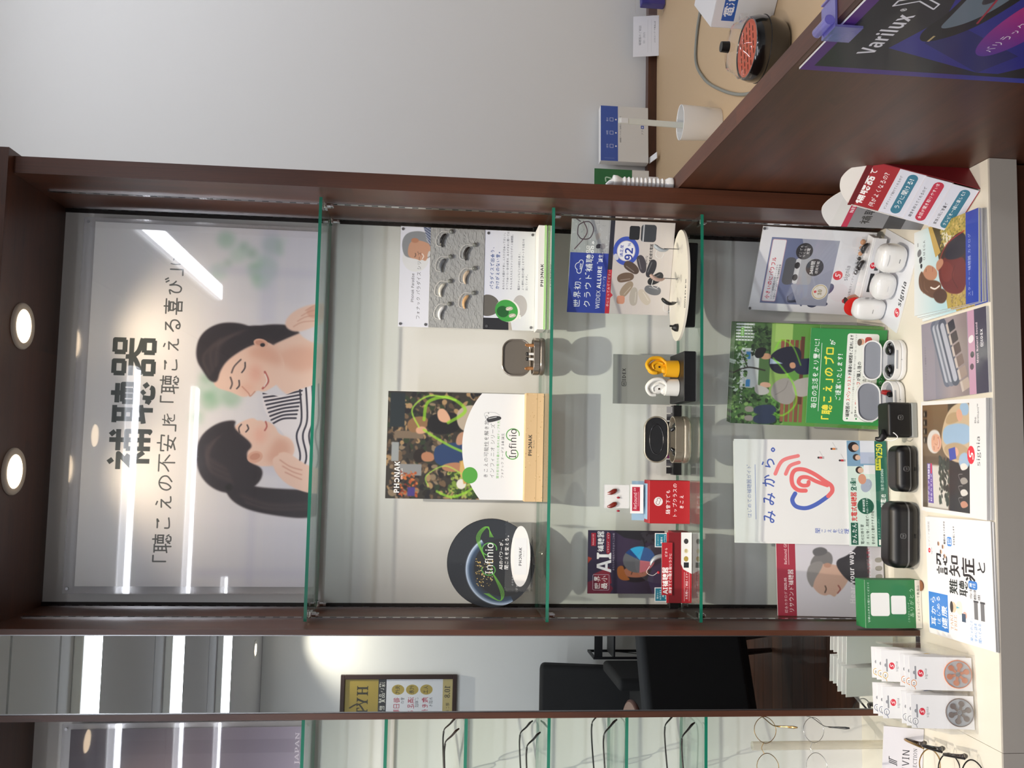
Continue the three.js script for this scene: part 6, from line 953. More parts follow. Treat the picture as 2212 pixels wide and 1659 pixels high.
for (const [x, y, z, n] of [[-0.383, S3, 0.035, 'black plastic clip on the lowest glass shelf beside the purple poster'], [0.383, S2, 0.03, 'black plastic clip on the middle glass shelf beside the hearing aid board']]) { const c = thing('shelf_clip', n, 'clip', [x, y, z]); part('clip_body', rb(0.012, 0.02, 0.018, 0.002, 0, 0.01, 0), black, c); part('clip_arm', rb(0.004, 0.024, 0.006, 0.001, x < 0 ? 0.008 : -0.008, 0.012, 0.004), black, c); }
// ---------- on the cream counter ----------
const YK = YC + 0.0005;
function leaning(name, label, category, x, z, turn, lean, group) { const t = thing(name, label, category, [x, YK, z], turn, group); t.rotation.order = 'YXZ'; t.rotation.x = -lean; return t; }
// charger board with three white chargers
{
  const A = -0.51, t = thing('charger_board', 'white acrylic board about small chargers on a white foot sheet', 'display stand', [0.306, YK, 0.082], A);
  let [g, m] = card(0.18, 0.236, 0.003, printed(P.signia), white, 0.018); const b = part('board', g.rotateX(-0.06), m, t); part('acrylic_cover', bx(0.184, 0.25, 0.002, 0, 0.135, 0.0032).rotateX(-0.06), clear, t);
  for (const [x, y] of [[-0.086, 0.252], [0.086, 0.252]]) part('screw', screwHead.clone().translate(x, y, 0.005).rotateX(-0.06), steel, t);
  [g, m] = flat(0.176, 0.135, 0.002, printed(P.signiaPlate), white); part('foot_sheet', g.translate(0.012, 0, 0.07), m, t);
  const sh = part('aid_shelf', rb(0.128, 0.012, 0.026, 0.0012, 0.024, 0.034, 0.02), whiteGloss, t); [g, m] = card(0.126, 0.024, 0.0006, printed(P.signiaLip), white, 0.012); part('lip_print', g.translate(0.024, 0, 0.0336), m, sh); part('clear_lip', bx(0.128, 0.03, 0.0015, 0.024, 0.05, 0.032), clear, sh);
  part('shelf_leg', bx(0.004, 0.029, 0.026, 0.084, 0.0158, 0.02), clear, t); part('shelf_leg', bx(0.004, 0.029, 0.026, -0.036, 0.0158, 0.02), clear, t);
  const tan = std(0xc58f66, 0.5), tip = std(0x1e1f22, 0.35);
  const tips = [[0.066, 0.006, tan], [0.054, 0.005, tan], [0.042, 0.005, tan], [0.031, 0.0045, tip], [0.022, 0.0038, tip], [0.013, 0.0042, tip], [0.002, 0.0055, steel]];
  for (const [x, r, k] of tips) part('ear_tip', new THREE.SphereGeometry(r, 16, 12).scale(1, 0.9, 0.8).translate(x + 0.006, 0.0475 + r * 0.2, 0.0105), k, t);
  for (const [x, s] of [[0.062, 1], [0.026, -1]]) { const a = part('earbud', taper([[x - 0.009, 0.05, 0.024, 0.0035], [x - 0.002, 0.052, 0.024, 0.0065], [x + 0.006, 0.049, 0.025, 0.0055], [x + 0.01, 0.0435, 0.024, 0.004]], 16, 12, 0.85), blackGloss, t); for (const q of [0, 0.004]) part('contact', new THREE.SphereGeometry(0.0008, 8, 6).translate(x + q, 0.055, 0.0294), chrome, a); }
  const pos = (lx, lz) => [0.302 + lx * Math.cos(A) + lz * Math.sin(A), YK + 0.0022, 0.082 - lx * Math.sin(A) + lz * Math.cos(A)];
  const egg = (w, h, d, p) => { const s = new THREE.SphereGeometry(1, 40, 28), q = s.attributes.position; for (let i = 0; i < q.count; i++) { const v = [q.getX(i), q.getY(i), q.getZ(i)], e = p; const k = Math.pow(v.reduce((a, c) => a + Math.pow(Math.abs(c), e), 0), -1 / e); q.setXYZ(i, v[0] * k * w, v[1] * k * h, v[2] * k * d); } s.computeVertexNormals(); return s.translate(0, h, 0); };
  const slab = (w, h, d, y) => new THREE.CylinderGeometry(1, 1, 0.0012, 48, 1, true).scale(w, 1, d).translate(0, y, 0);
  let q = thing('charger', 'tall white charger with a grey seam and a red circle behind it', 'charger', pos(-0.047, 0.068), A); part('shell', egg(0.0225, 0.033, 0.017, 3.2), whiteGloss, q); part('seam', slab(0.0228, 0, 0.0173, 0.031), steel, q);
  q = thing('charger', 'rounded white charger in the middle of the white foot sheet', 'charger', pos(0.008, 0.086), A); part('shell', egg(0.027, 0.024, 0.02, 2.6), whiteGloss, q); part('seam', slab(0.0273, 0, 0.0203, 0.023), std(0xd4d6da, 0.3), q); part('mark', tube([[0.003, 0.006, 0], [-0.001, 0.004, 0], [0.001, 0, 0], [-0.003, -0.003, 0]], 0.0005, 12, false, 5).rotateX(-0.7).translate(0, 0.04, 0.0152), greyPlastic, q);
  q = thing('charger', 'largest white charger with a lid seam and a small grey light', 'charger', pos(0.069, 0.096), A); part('shell', egg(0.028, 0.028, 0.022, 3), whiteGloss, q); part('seam', slab(0.0283, 0, 0.0223, 0.042), std(0xc2c4c8, 0.3), q); part('indicator', bx(0.008, 0.0015, 0.001, 0, 0.02, 0.0218), greyPlastic, q);
  const r = thing('red_tag', 'red round tag behind the tall white charger', 'tag', pos(-0.052, 0.042), A); part('tag_disc', cyl(0.02, 0.02, 0.001, 0, 0, 0, 40).rotateX(Math.PI / 2).translate(0, 0.052, 0), std(0xe22a22, 0.5), r); part('tag_stem', bx(0.006, 0.034, 0.001, 0, 0.017, -0.001), clear, r);
}
// brochures in a clear holder
{
  for (let i = 0; i < 4; i++) { const t = leaning('brochure', ['front brochure of the park bench stack, with its whole cover showing', 'second brochure from the front in the park bench stack', 'third brochure from the front in the park bench stack', 'rearmost brochure in the park bench stack'][i], 'brochure', 0.09 + i * 0.0012 - 0.003, 0.106 - i * 0.0042, -0.15, 0.2); const [g, m] = card(0.21, 0.297, 0.003, printed(P.proA), paper, 0.004 + i * 0.001); part('cover', g, m, t); }
  const s = leaning('brochure_holder', 'clear brochure holder with the park bench brochures', 'holder', 0.087, 0.1105, -0.15, 0.2);
  part('front_wall', rb(0.216, 0.13, 0.002, 0.0009, 0, 0.068, 0.0052), clear, s); part('back_wall', bx(0.216, 0.2, 0.002, 0, 0.1, -0.022), clear, s); part('floor_plate', bx(0.216, 0.002, 0.028, 0, 0.0011, -0.0085), clear, s); for (const x of [-0.109, 0.109]) part('side_wall', bx(0.002, 0.13, 0.028, x, 0.066, -0.0085), clear, s);
  const p = leaning('pro_card', 'green notice with yellow heading in front of the park bench brochures', 'notice', 0.086, 0.1195, -0.15, 0.2); const [g, m] = card(0.195, 0.15, 0.0008, printed(P.proB), paper, 0.003); part('print', g, m, p);
}
// the white guide, its price strip and the grey catalogue
{
  for (let i = 0; i < 2; i++) { const t = leaning('ear_guide', i ? 'white hearing guide showing only its edge behind the front copy' : 'white hearing guide with a red and blue ear drawing', 'booklet', -0.143 - i * 0.004, 0.12 - i * 0.004, 0.04, 0.17); const [g, m] = card(0.206, 0.297, 0.003, printed(P.mimi), paper, 0.006); part('cover', g, m, t); }
  const p = leaning('price_strip', 'green price strip reading ¥250 across the white hearing guide', 'notice', -0.146, 0.1265, 0.04, 0.17); const [g, m] = card(0.21, 0.078, 0.0008, printed(P.mimiStrip), paper, 0.003); part('print', g, m, p);
  const n = leaning('grey_catalogue', 'grey catalogue with a crimson band and a woman in profile', 'catalogue', -0.318, 0.107, 0.06, 0.14); const [g2, m2] = card(0.15, 0.212, 0.004, printed(P.resound), paper, 0.004); part('cover', g2, m2, n);
  for (const [x, w, z, k] of [[-0.133, 0.12, 0.131, 'clear low stand holding the white hearing guide'], [-0.3, 0.105, 0.118, 'clear low stand holding the grey catalogue']]) { const h = leaning('book_stand', k, 'stand', x, z, 0.04, 0.16); part('front_lip', rb(w, 0.04, 0.0015, 0.0007, 0, 0.0215, 0), clear, h); part('floor_plate', bx(w, 0.0015, 0.03, 0, 0.0009, -0.015), clear, h); part('back_rest', bx(w, 0.08, 0.0015, 0, 0.041, -0.0305), clear, h); }
}
// green box
{
  const t = thing('green_box', 'green comment box with white squares beside the mirror', 'box', [-0.346, YK, 0.219], 0.04);
  part('carton', rb(0.088, 0.11, 0.036, 0.001, 0, 0.0552, -0.0005), std(0x2a7a45, 0.55), t); const [g, m] = card(0.0875, 0.1095, 0.0004, printed(P.greenBox, { clearcoat: 0.3 }), paper, 0.0003); part('front_print', g.translate(0, 0, 0.0178), m, t); part('notch', cyl(0.01, 0.01, 0.001, 0.034, 0.002, 0.0183, 20).rotateX(0), std(0x8a5a3a, 0.8), t);
}
// charging cases in front
{
  const outer = whiteGloss, lining = std(0x8b8f98, 0.4), grey = std(0xaeb2b8, 0.4);
  let t = thing('white_case', 'open white charging case with two black earbuds', 'charging case', [0.117, YK, 0.178], -0.06); openCase(t, { w: 0.08, d: 0.05, hb: 0.026, hl: 0.036, r: 0.024, outer, lining, rim: outer, lean: 0.5 }); for (const s of [-1, 1]) { const a = part('earbud', new THREE.SphereGeometry(0.0105, 22, 16).scale(1, 0.75, 1).translate(s * 0.019, 0.024, 0), blackGloss, t); part('wing', taper([[s * 0.022, 0.027, 0.004, 0.003], [s * 0.029, 0.03, 0.007, 0.0026], [s * 0.033, 0.026, 0.008, 0.0012]], 10, 8), black, a); } part('front_catch', bx(0.036, 0.003, 0.002, 0, 0.022, 0.0245), grey, t); part('status_light', new THREE.SphereGeometry(0.0008, 8, 6).translate(0, 0.013, 0.0252), greyPlastic, t);
  t = thing('white_case', 'open white charging case with red and blue earpieces', 'charging case', [0.037, YK, 0.17], 0.05); openCase(t, { w: 0.08, d: 0.05, hb: 0.026, hl: 0.046, r: 0.024, outer, lining, rim: outer, lean: 0.3 }); for (const [s, k] of [[-1, 0x1f2f9c], [1, 0xa8201f]]) { const a = part('earpiece', taper([[s * 0.016, 0.019, -0.004, 0.0075], [s * 0.017, 0.027, -0.004, 0.0075], [s * 0.018, 0.034, -0.005, 0.005]], 12, 12, 0.8), phys({ color: k, roughness: 0.25, clearcoat: 1 }), t); part('faceplate', taper([[s * 0.012, 0.022, 0.004, 0.0065], [s * 0.008, 0.026, 0.008, 0.002]], 8, 10), black, a); } part('front_catch', bx(0.036, 0.003, 0.002, 0, 0.022, 0.0245), grey, t); part('status_light', new THREE.SphereGeometry(0.0008, 8, 6).translate(0, 0.013, 0.0252), greyPlastic, t);
  t = thing('charging_cube', 'small black charging cube with a hearing aid on its corner', 'charger', [-0.003, YK, 0.212], 0.02); part('body', rb(0.066, 0.047, 0.044, 0.006, 0, 0.034, 0, 5), phys({ color: 0x0d0d0f, roughness: 0.45 }), t); part('silver_foot', rb(0.066, 0.011, 0.044, 0.002, 0, 0.0056, 0), std(0x9a9c98, 0.4), t); part('mark', wMark(0.003).translate(0.004, 0.034, 0.0222), steel, t); const a = part('hearing_aid', taper([[-0.02, 0.058, 0.002, 0.005], [-0.03, 0.06, 0.006, 0.0075], [-0.037, 0.066, 0.004, 0.006], [-0.036, 0.074, 0.0, 0.003]], 16, 12), black, t); part('wire', tube([[-0.022, 0.056, 0.008], [-0.026, 0.048, 0.023], [-0.034, 0.042, 0.024], [-0.04, 0.05, 0.016], [-0.038, 0.06, 0.01]], 0.0009, 20, false, 6), white, a);
  const pebble = (name, label, x, z, w, h, d, turn) => { const o = thing(name, label, 'charging case', [x, YK, z], turn), r = Math.min(h * 0.36, d * 0.34); part('body', rb(w, h, d, r, 0, h / 2, 0, 8), phys({ color: 0x0b0b0d, roughness: 0.38 }), o); part('silver_band', ext(rshape(w * 1.004, d * 1.006, r), h * 0.055).rotateX(-Math.PI / 2).translate(0, h * 0.42, 0), std(0x77787a, 0.3, { metalness: 0.6 }), o); part('mark', wMark(0.003).rotateX(-0.12).translate(0, h * 0.64, d / 2 + 0.0003), steel, o); part('port', rb(0.008, 0.0022, 0.001, 0.0004, 0, h * 0.22, d / 2), black, o); return o; };
  pebble('black_case', 'medium closed black charging case between the cube and the long case', -0.095, 0.214, 0.088, 0.042, 0.05, 0); pebble('black_case', 'longest closed black charging case beside the green box', -0.219, 0.214, 0.124, 0.058, 0.056, -0.03);
}
// benefit leaflet tower against the partition
{
  const t = thing('leaflet_tower', 'stepped red and white card tower with blue slogans at the partition', 'display stand', [0.353, YK, 0.4], -0.98), W = 0.094, red = std(0x7c1a22, 0.5), cream = std(0xece9e4, 0.6);
  part('back_board', bx(W + 0.004, 0.178, 0.002, 0, 0.089, -0.0655), red, t); for (const s of [-1, 1]) { const sh = new THREE.Shape(); sh.moveTo(-0.003, 0); sh.lineTo(-0.0645, 0.172); sh.lineTo(-0.0645, 0); part('side_wall', ext(sh, 0.0015).rotateY(-Math.PI / 2).translate(s * (W / 2 + 0.0012) + 0.0008, 0, 0), s > 0 ? red : cream, t); }
  const tier = (y, z, h, lean, tex, label) => { const [g, m] = card(W, h, 0.0012, printed(tex), cream); const o = part('tier_card', g.rotateX(-lean).translate(0, y, z), m, t); part('tier_ledge', bx(W, 0.0012, 0.016, 0, y, z - 0.008), cream, o); };
  tier(0.001, 0.0005, 0.046, 0.35, P.benefit[3]); tier(0.042, -0.0165, 0.046, 0.35, P.benefit[2]); tier(0.083, -0.0335, 0.046, 0.35, P.benefit[1]); tier(0.124, -0.0495, 0.058, 0.35, P.benefit[0]);
  const flap = new THREE.Shape(); flap.moveTo(-W / 2, 0); flap.quadraticCurveTo(-W * 0.3, 0.03, 0, 0.032); flap.quadraticCurveTo(W * 0.3, 0.03, W / 2, 0); part('white_flap', ext(flap, 0.001).rotateX(-0.35).translate(0, 0.176, -0.0665), cream, t);
  const n = thing('new_leaflet', 'white leaflet with a crimson NEW band behind the card tower', 'leaflet', [0.3835, YK, 0.292], -0.98); const [g, m] = card(0.09, 0.18, 0.001, printed(sheet(450, 900, (c, w, h) => { rect(c, 0, 0, w, h, '#8c8d92'); rect(c, 0, 0, w, 120, '#efefec'); rect(c, 0, 110, w, 60, '#c81f4e'); text(c, 'NEW', 170, 116, 48, '#fff', { gap: 1.05 }); text(c, '補聴器', 40, 260, 110, '#2a2a2e', { w: 0.1 }); rect(c, 0, 520, w, 180, '#3a3a40'); })), cream); part('sheet', g, m, n); const f2 = new THREE.Shape(); f2.moveTo(-0.045, 0); f2.quadraticCurveTo(-0.02, 0.03, 0.0, 0.031); f2.quadraticCurveTo(0.02, 0.03, 0.045, 0); part('rounded_top', ext(f2, 0.001).translate(0, 0.18, -0.0005), paper, n);
}
// catalogues lying at the front edge
{
  const lay = (name, label, x, z, w, d, h, turn, tex, y = 0, bend = 0) => {
    const t = thing(name, label, 'catalogue', [x, YK + y, z], turn); const [g, m] = flat(w, d, h, printed(tex), paper); part('cover', g, m, t);
    const pages = []; for (let i = 1; i < 5; i++) pages.push(bx(w - 0.001, 0.0002, 0.0004, 0, h * i / 5, d / 2 + 0.0001)); part('page_edges', join(pages), std(0xbab7b2, 0.8), t); return t;
  };
  const om = [['lowest catalogue of the fanned blue-banded stack', 0.262, 0.3585, 0.05, 0], ['second lowest catalogue of the fanned blue-banded stack', 0.2655, 0.358, 0.03, 0.0042], ['second highest catalogue of the fanned blue-banded stack', 0.266, 0.3585, 0.015, 0.0084], ['top catalogue of the blue-banded stack, with a seated woman by a field', 0.268, 0.357, 0, 0.0126]];
  for (const [l, x, z, a, y] of om) lay('blue_catalogue', l, x, z, 0.158, 0.196, 0.004, a - 0.03, P.omega, y);
  lay('purple_catalogue', 'mauve catalogue with grey device cases on its cover', 0.105, 0.3585, 0.144, 0.194, 0.005, 0.02, P.widexCat); 
  const sg = ['lower copy of the catalogue with the smiling grey-haired person', 'top catalogue with a smiling grey-haired person holding a blue phone']; [0, 1].forEach((i) => lay('portrait_catalogue', sg[i], -0.0735 + i * 0.001, 0.361, 0.2, 0.192, 0.006, -0.01 - i * 0.012, P.signiaCat, i * 0.0064));
  const nk = ['lower copy of the white leaflet with large black kanji', 'top white leaflet with large black kanji and a blue square']; [0, 1].forEach((i) => lay('kanji_leaflet', nk[i], -0.283, 0.364 - i * 0.001, 0.208, 0.19, 0.003, 0.02 + i * 0.012, P.ninchi, i * 0.0034));
}
// battery packs in a clear stepped rack
{
  const r = thing('battery_rack', 'clear acrylic stepped rack full of battery packs at the mirror', 'rack', [-0.47, YK, 0.33]); r.rotation.y = 0.05;
  part('front_wall', bx(0.126, 0.05, 0.002, 0, 0.0255, 0.068), clear, r); part('floor_plate', bx(0.126, 0.002, 0.142, 0, 0.0011, -0.002), clear, r); for (const x of [-0.063, 0, 0.063]) { const sh = new THREE.Shape(); sh.moveTo(0.069, 0.001); sh.lineTo(0.069, 0.05); sh.lineTo(0.0, 0.085); sh.lineTo(-0.072, 0.1); sh.lineTo(-0.072, 0.001); part('side_wall', ext(sh, 0.0016).rotateY(-Math.PI / 2).translate(x + 0.0008, 0, 0), clear, r); }
  part('step_wall', bx(0.126, 0.014, 0.0016, 0, 0.0085, 0.012), clear, r); part('step_plate', bx(0.126, 0.0016, 0.072, 0, 0.0162, -0.0245), clear, r);
  const kinds = [[0.031, P.pack('#e08a3c', '13'), 0xe88a5a, 'orange', '13', 0.0], [-0.031, P.pack('#7a7d86', '312'), 0x7d6b63, 'brown', '312', 0.0], [0.031, P.pack('#d8b040', '10'), 0xd8b84a, 'yellow', '10', 1], [-0.031, P.pack('#56607c', '675'), 0x4a5a8a, 'blue', '675', 1]];
  const ord = ['front', 'second', 'third'];
  for (const [lx, tex, col, word, num, back] of kinds) for (let i = 0; i < 3; i++) {
    const lz = back ? -0.004 - i * 0.017 : 0.062 - i * 0.0155, ly = back ? 0.0174 : 0.0025, ca = Math.cos(0.05), sa = Math.sin(0.05);
    const t = thing('battery_pack', `${ord[i]} battery pack marked ${num} of its ${word === 'yellow' ? 'raised yellow' : word === 'blue' ? 'raised blue' : word} column`, 'battery pack', [-0.47 + lx * ca + lz * sa, YK + ly, 0.33 - lx * sa + lz * ca], 0.05, 'hearing-aid battery packs in the clear rack'); t.rotation.order = 'YXZ'; t.rotation.x = -0.16;
    const [g, m] = card(0.054, 0.102, 0.0008, std(0xf1f1f2, 0.5), paper); part('card_board', g, m, t); part('printed_face', new THREE.PlaneGeometry(0.053, 0.056).translate(0, 0.073, 0.0006), printed(tex), t);
    const wheel = part('blister_wheel', new THREE.TorusGeometry(0.0225, 0.0007, 8, 40).translate(0, 0.0235, 0.0016), std(col, 0.4), t); const dm = phys({ color: 0xeef0f2, roughness: 0.1, transmission: 0.9, thickness: 0 }); part('blister_dome', cyl(0.0215, 0.0225, 0.004, 0, 0, 0, 36).rotateX(Math.PI / 2).translate(0, 0.0235, 0.0026), dm, wheel); part('hub', cyl(0.0022, 0.0022, 0.003, 0, 0, 0, 14).rotateX(Math.PI / 2).translate(0, 0.0235, 0.0022), greyPlastic, wheel);
    for (let k = 0; k < 6; k++) { const a = k * Math.PI / 3 + 0.3; part('battery', join(cyl(0.0046, 0.0046, 0.002, 0, 0, 0, 16).rotateX(Math.PI / 2).translate(0, 0.0145, 0).toNonIndexed(), bx(0.0042, 0.009, 0.0012, 0, 0.0085, 0).toNonIndexed()).rotateZ(a).translate(0, 0.0235, 0.0016), std(col, 0.45), wheel); }
  }
}
// ---------- behind the partition ----------
const YB = 1.0005;
{
  let t = thing('app_box', 'blue and white card box standing on the dark booth rail', 'box', [0.943, 1.0285, ZB + 0.029], 0.06); t.position.z = ZB + 0.03; part('carton', rb(0.185, 0.155, 0.03, 0.001, 0, 0.078, 0.0), paper, t); let [g, m] = card(0.184, 0.154, 0.0005, printed(P.blueBox, { clearcoat: 1, clearcoatRoughness: 0.04 }), paper, 0.001); part('front_print', g.translate(0, 0, 0.0155), m, t); part('easel_foot', bx(0.02, 0.002, 0.05, -0.08, -0.004, 0.03).rotateX(0.25), paper, t);
  t = thing('green_card', 'green and white card behind the ribbed white tube', 'card', [0.752, YB, ZB + 0.06]); [g, m] = card(0.14, 0.175, 0.003, printed(P.greenCard), paper, 0.03); part('print', g, m, t); part('card_foot', bx(0.1, 0.03, 0.02, 0, 0.0155, -0.004), paper, t);
  t = thing('price_card', 'white card leaning on the dark booth rail', 'card', [1.27, YB, ZB + 0.06]); t.rotation.x = -0.25; [g, m] = card(0.135, 0.082, 0.001, printed(P.priceCard), paper); part('print', g, m, t);
  t = thing('tumbler', 'white oval tumbler standing on the beige booth counter', 'cup', [0.75, YB, -0.266]); { const o = lathe([[0, 0.003], [0.036, 0.003], [0.037, 0.004], [0.0405, 0.098], [0.042, 0.1], [0.0425, 0.0985], [0.039, 0.0005], [0, 0]], 48); part('wall', o.scale(1.05, 1, 0.8), whiteGloss, t); }
  t = thing('test_stick', 'flat white stick standing in the oval tumbler', 'stick', [0.742, YB + 0.0045, -0.268]); t.rotation.z = -0.02; part('shaft', rb(0.015, 0.25, 0.005, 0.002, 0, 0.125, 0), std(0xe4e6dc, 0.5), t); part('tip', rb(0.013, 0.02, 0.004, 0.0015, 0, 0.236, 0.0022), white, t);
  t = thing('ribbed_tube', 'ribbed white plastic tube on the partition beside the cabinet', 'tube', [0.4455, 1.2433, 0.185]); { const p = [[0, 0], [0.0125, 0], [0.013, 0.003], [0.013, 0.009], [0.0085, 0.017]]; for (let i = 0; i < 10; i++) { const y = 0.018 + i * 0.0082; p.push([0.0078, y], [0.0108, y + 0.003], [0.0108, y + 0.0045], [0.0078, y + 0.0078]); } p.push([0.0085, 0.102], [0.0125, 0.11], [0.013, 0.118], [0.009, 0.119], [0, 0.119]); part('tube_body', lathe(p, 32), whiteGloss, t); part('spout', taper([[0, 0.112, 0.006, 0.007], [-0.004, 0.124, 0.004, 0.006], [-0.008, 0.132, 0.002, 0.003]], 12, 12), whiteGloss, t); }
  t = thing('cable', 'grey cable curving over the beige booth counter', 'cable', [0, YB, 0]); part('sheath', tube([[1.35, 0.004, -0.4], [1.18, 0.004, -0.38], [1.07, 0.004, -0.44], [1.0, 0.004, -0.45], [0.92, 0.004, -0.38], [0.84, 0.004, -0.26], [0.75, 0.004, -0.08], [0.7, 0.004, 0.1]], 0.004, 60), std(0x8a8b82, 0.5), t); part('plug', rb(0.03, 0.012, 0.016, 0.003, 1.36, 0.0065, -0.4), std(0x8a8b82, 0.5), t);
  t = thing('drying_jar', 'black drying jar with an orange slotted tray and a clear lid', 'jar', [0.757, YB, 0.128], 0.1);
  part('jar_body', lathe([[0, 0], [0.05, 0], [0.058, 0.008], [0.0665, 0.035], [0.066, 0.06], [0.0615, 0.074], [0.058, 0.0745], [0.057, 0.066], [0, 0.066]], 56), blackGloss, t); part('body_ring', new THREE.TorusGeometry(0.0668, 0.0008, 8, 56).rotateX(Math.PI / 2).translate(0, 0.046, 0), black, t);
  const tray = part('orange_tray', cyl(0.0565, 0.055, 0.005, 0, 0.07, 0, 48), std(0xc0563a, 0.5), t); for (let i = 0; i < 6; i++) for (let j = 0; j < 5; j++) if (Math.hypot(i - 2.5, j - 2) < 2.7) part('slot', bx(0.011, 0.0006, 0.0025, (i - 2.5) * 0.0165, 0.0728, (j - 2) * 0.017), std(0x3a1c14, 0.8), tray);
  part('clear_lid', lathe([[0.06, 0.076], [0.0605, 0.084], [0.05, 0.096], [0.0485, 0.104], [0.012, 0.11], [0.011, 0.112]], 12), clear, t); for (let i = 0; i < 12; i++) { const a = i * Math.PI / 6; part('lid_rib', bx(0.0025, 0.014, 0.004, Math.cos(a) * 0.054, 0.093, Math.sin(a) * 0.054), clear, t); } part('knob', cyl(0.0105, 0.0115, 0.016, 0, 0.12, 0, 28), black, t); part('lid_clasp', rb(0.016, 0.02, 0.012, 0.003, -0.062, 0.08, 0.01), clear, t); part('lid_clasp', rb(0.016, 0.02, 0.012, 0.003, 0.062, 0.08, 0.01), clear, t);
  t = thing('booth_carton', 'white carton with a small blue logo beside the drying jar', 'box', [0.985, YB, 0.075], -0.75); part('carton', rb(0.24, 0.13, 0.16, 0.001, 0, 0.0652, 0.02), std(0xd6d3d2, 0.6), t); [g, m] = card(0.238, 0.128, 0.0005, printed(sheet(512, 280, (c, w, h) => { rect(c, 0, 0, w, h, '#ecebea'); rect(c, 30, 40, 120, 60, '#2f62b4'); text(c, '電池', 46, 42, 50, '#fff', { w: 0.1 }); rect(c, 300, 0, 212, h, '#2d3a34'); })), paper, 0.001); part('front_print', g.translate(0, 0, 0.1005), m, t);
  t = thing('purple_packet', 'purple packet with clear wrap at the booth rail', 'packet', [1.4, YB, ZB + 0.12], 0.1); part('packet_body', rb(0.14, 0.075, 0.03, 0.003, 0, 0.038, 0), std(0x37308c, 0.5), t); part('clear_wrap', rb(0.16, 0.09, 0.05, 0.01, -0.01, 0.0455, 0.0), clear, t);
  t = thing('green_tray', 'green tray at the edge of the beige booth counter', 'tray', [1.42, YB, -0.5]); part('tray_floor', rb(0.2, 0.004, 0.14, 0.001, 0, 0.002, 0), std(0x6c9c78, 0.5), t); part('tray_wall', ring(0.2, 0.14, 0.01, 0.003, 0.02).rotateX(-Math.PI / 2).translate(0, 0.004, 0), std(0x6c9c78, 0.5), t);
  // poster hanging on the partition, with its violet clip
  t = thing('lens_poster', 'violet and black lens poster hung on the wooden partition', 'poster', [0.4262, 0.784, 0.932], -Math.PI / 2); [g, m] = card(0.36, 0.45, 0.003, printed(P.varilux, { clearcoat: 0.2 }), paper); part('print', g, m, t);
  t = thing('violet_clip', 'clear violet clip gripping the lens poster over the partition', 'clip', [0.4245, 1.2432, 0.862]); const v = phys({ color: 0xb9b4ee, roughness: 0.1, transmission: 0.7, thickness: 0 }); part('saddle', bx(0.036, 0.0025, 0.036, 0.014, 0.0015, 0), v, t); part('front_jaw', bx(0.003, 0.034, 0.036, -0.005, -0.014, 0), v, t); part('back_jaw', bx(0.002, 0.03, 0.036, 0.0365, -0.012, 0), v, t); part('roll', cyl(0.006, 0.006, 0.034, 0, 0, 0, 20).rotateX(Math.PI / 2).translate(0.002, 0.009, 0), v, t);
}
// ---------- the eyewear cabinet beside the mirror ----------
const lensGlass = phys({ color: 0xffffff, roughness: 0.0, transmission: 1, thickness: 0, ior: 1.3 });
// a pair of glasses: front in the yz plane at x = 0, arms reaching to +x, tips bent down
function glasses(t, { frame, tips, r = 0.0011, rim = true, w = 0.13, drop = 0.02, armR = 0.0016, lensH = 0.034, lensW = 0.05, spread = 0 }) {
  for (const s of [-1, 1]) {
    const zc = s * (lensW / 2 + 0.009), pts = []; for (let i = 0; i < 24; i++) { const a = i / 24 * Math.PI * 2; pts.push([0.002, lensH / 2 + Math.sin(a) * lensH / 2 * (1 - 0.08 * Math.cos(2 * a)), zc + Math.cos(a) * lensW / 2]); }
    if (rim) part('rim', tube(pts, r, 60, true, 8), frame, t);
    part('lens', new THREE.CircleGeometry(1, 36).scale(lensW / 2 - 0.0006, lensH / 2 - 0.0006, 1).rotateY(Math.PI / 2).translate(0.002, lensH / 2, zc), lensGlass, t);
    part('nose_pad', new THREE.SphereGeometry(0.003, 12, 8).scale(0.6, 1.5, 0.6).translate(0.008, lensH * 0.42, s * 0.008), clear, t);
    const z0 = s * (lensW + 0.011), z1 = s * (lensW + 0.011 + spread), a = part('arm', taper([[0.002, lensH * 0.8, z0, armR], [0.03, lensH * 0.86, z0, armR], [0.09, lensH * 0.92, z1, armR], [0.104, lensH * 0.88, z1, armR * 1.1]], 24, 8), frame, t);
    part('arm_tip', taper([[0.1, lensH * 0.9, z1, armR * 1.05], [0.108, lensH * 0.84, z1, armR * 1.4], [w - 0.012, lensH * 0.84 - drop * 0.6, z1, armR * 2], [w - 0.004, lensH * 0.84 - drop, z1, armR * 2.5], [w, lensH * 0.84 - drop - 0.006, z1, armR * 1.4]], 20, 10, 0.6), tips, a);
  }
  part('bridge', tube([[0.002, lensH * 0.62, -0.01], [0.0, lensH * 0.72, 0], [0.002, lensH * 0.62, 0.01]], r, 12, false, 8), frame, t);
}
const gunmetal = std(0x2a2628, 0.3, { metalness: 0.6 }), tortoise = phys({ color: 0x2a1712, roughness: 0.25, clearcoat: 1 }), gold = std(0xa88a5a, 0.25, { metalness: 1 }), silver = std(0xb9babc, 0.22, { metalness: 1 });
const sets = [[1.623, -0.727, 'gunmetal glasses with brown tips on the third eyewear shelf', gunmetal, tortoise, 0.13], [1.471, -0.735, 'glasses with thin dark arms on the fourth eyewear shelf', black, blackGloss, 0.13], [1.326, -0.715, 'black glasses with crossed arms on the fifth eyewear shelf', black, blackGloss, 0.132], [1.176, -0.722, 'dark glasses with speckled tips on the lowest eyewear shelf', gunmetal, blackGloss, 0.132]];
for (const [y, x, label, f, tip, w] of sets) { const t = thing('glasses', label, 'glasses', [x, y + 0.0016, 0.1], 0.12, 'glasses on the eyewear shelves'); t.rotation.z = 0.02; glasses(t, { frame: f, tips: tip, w, drop: 0.019 }); }
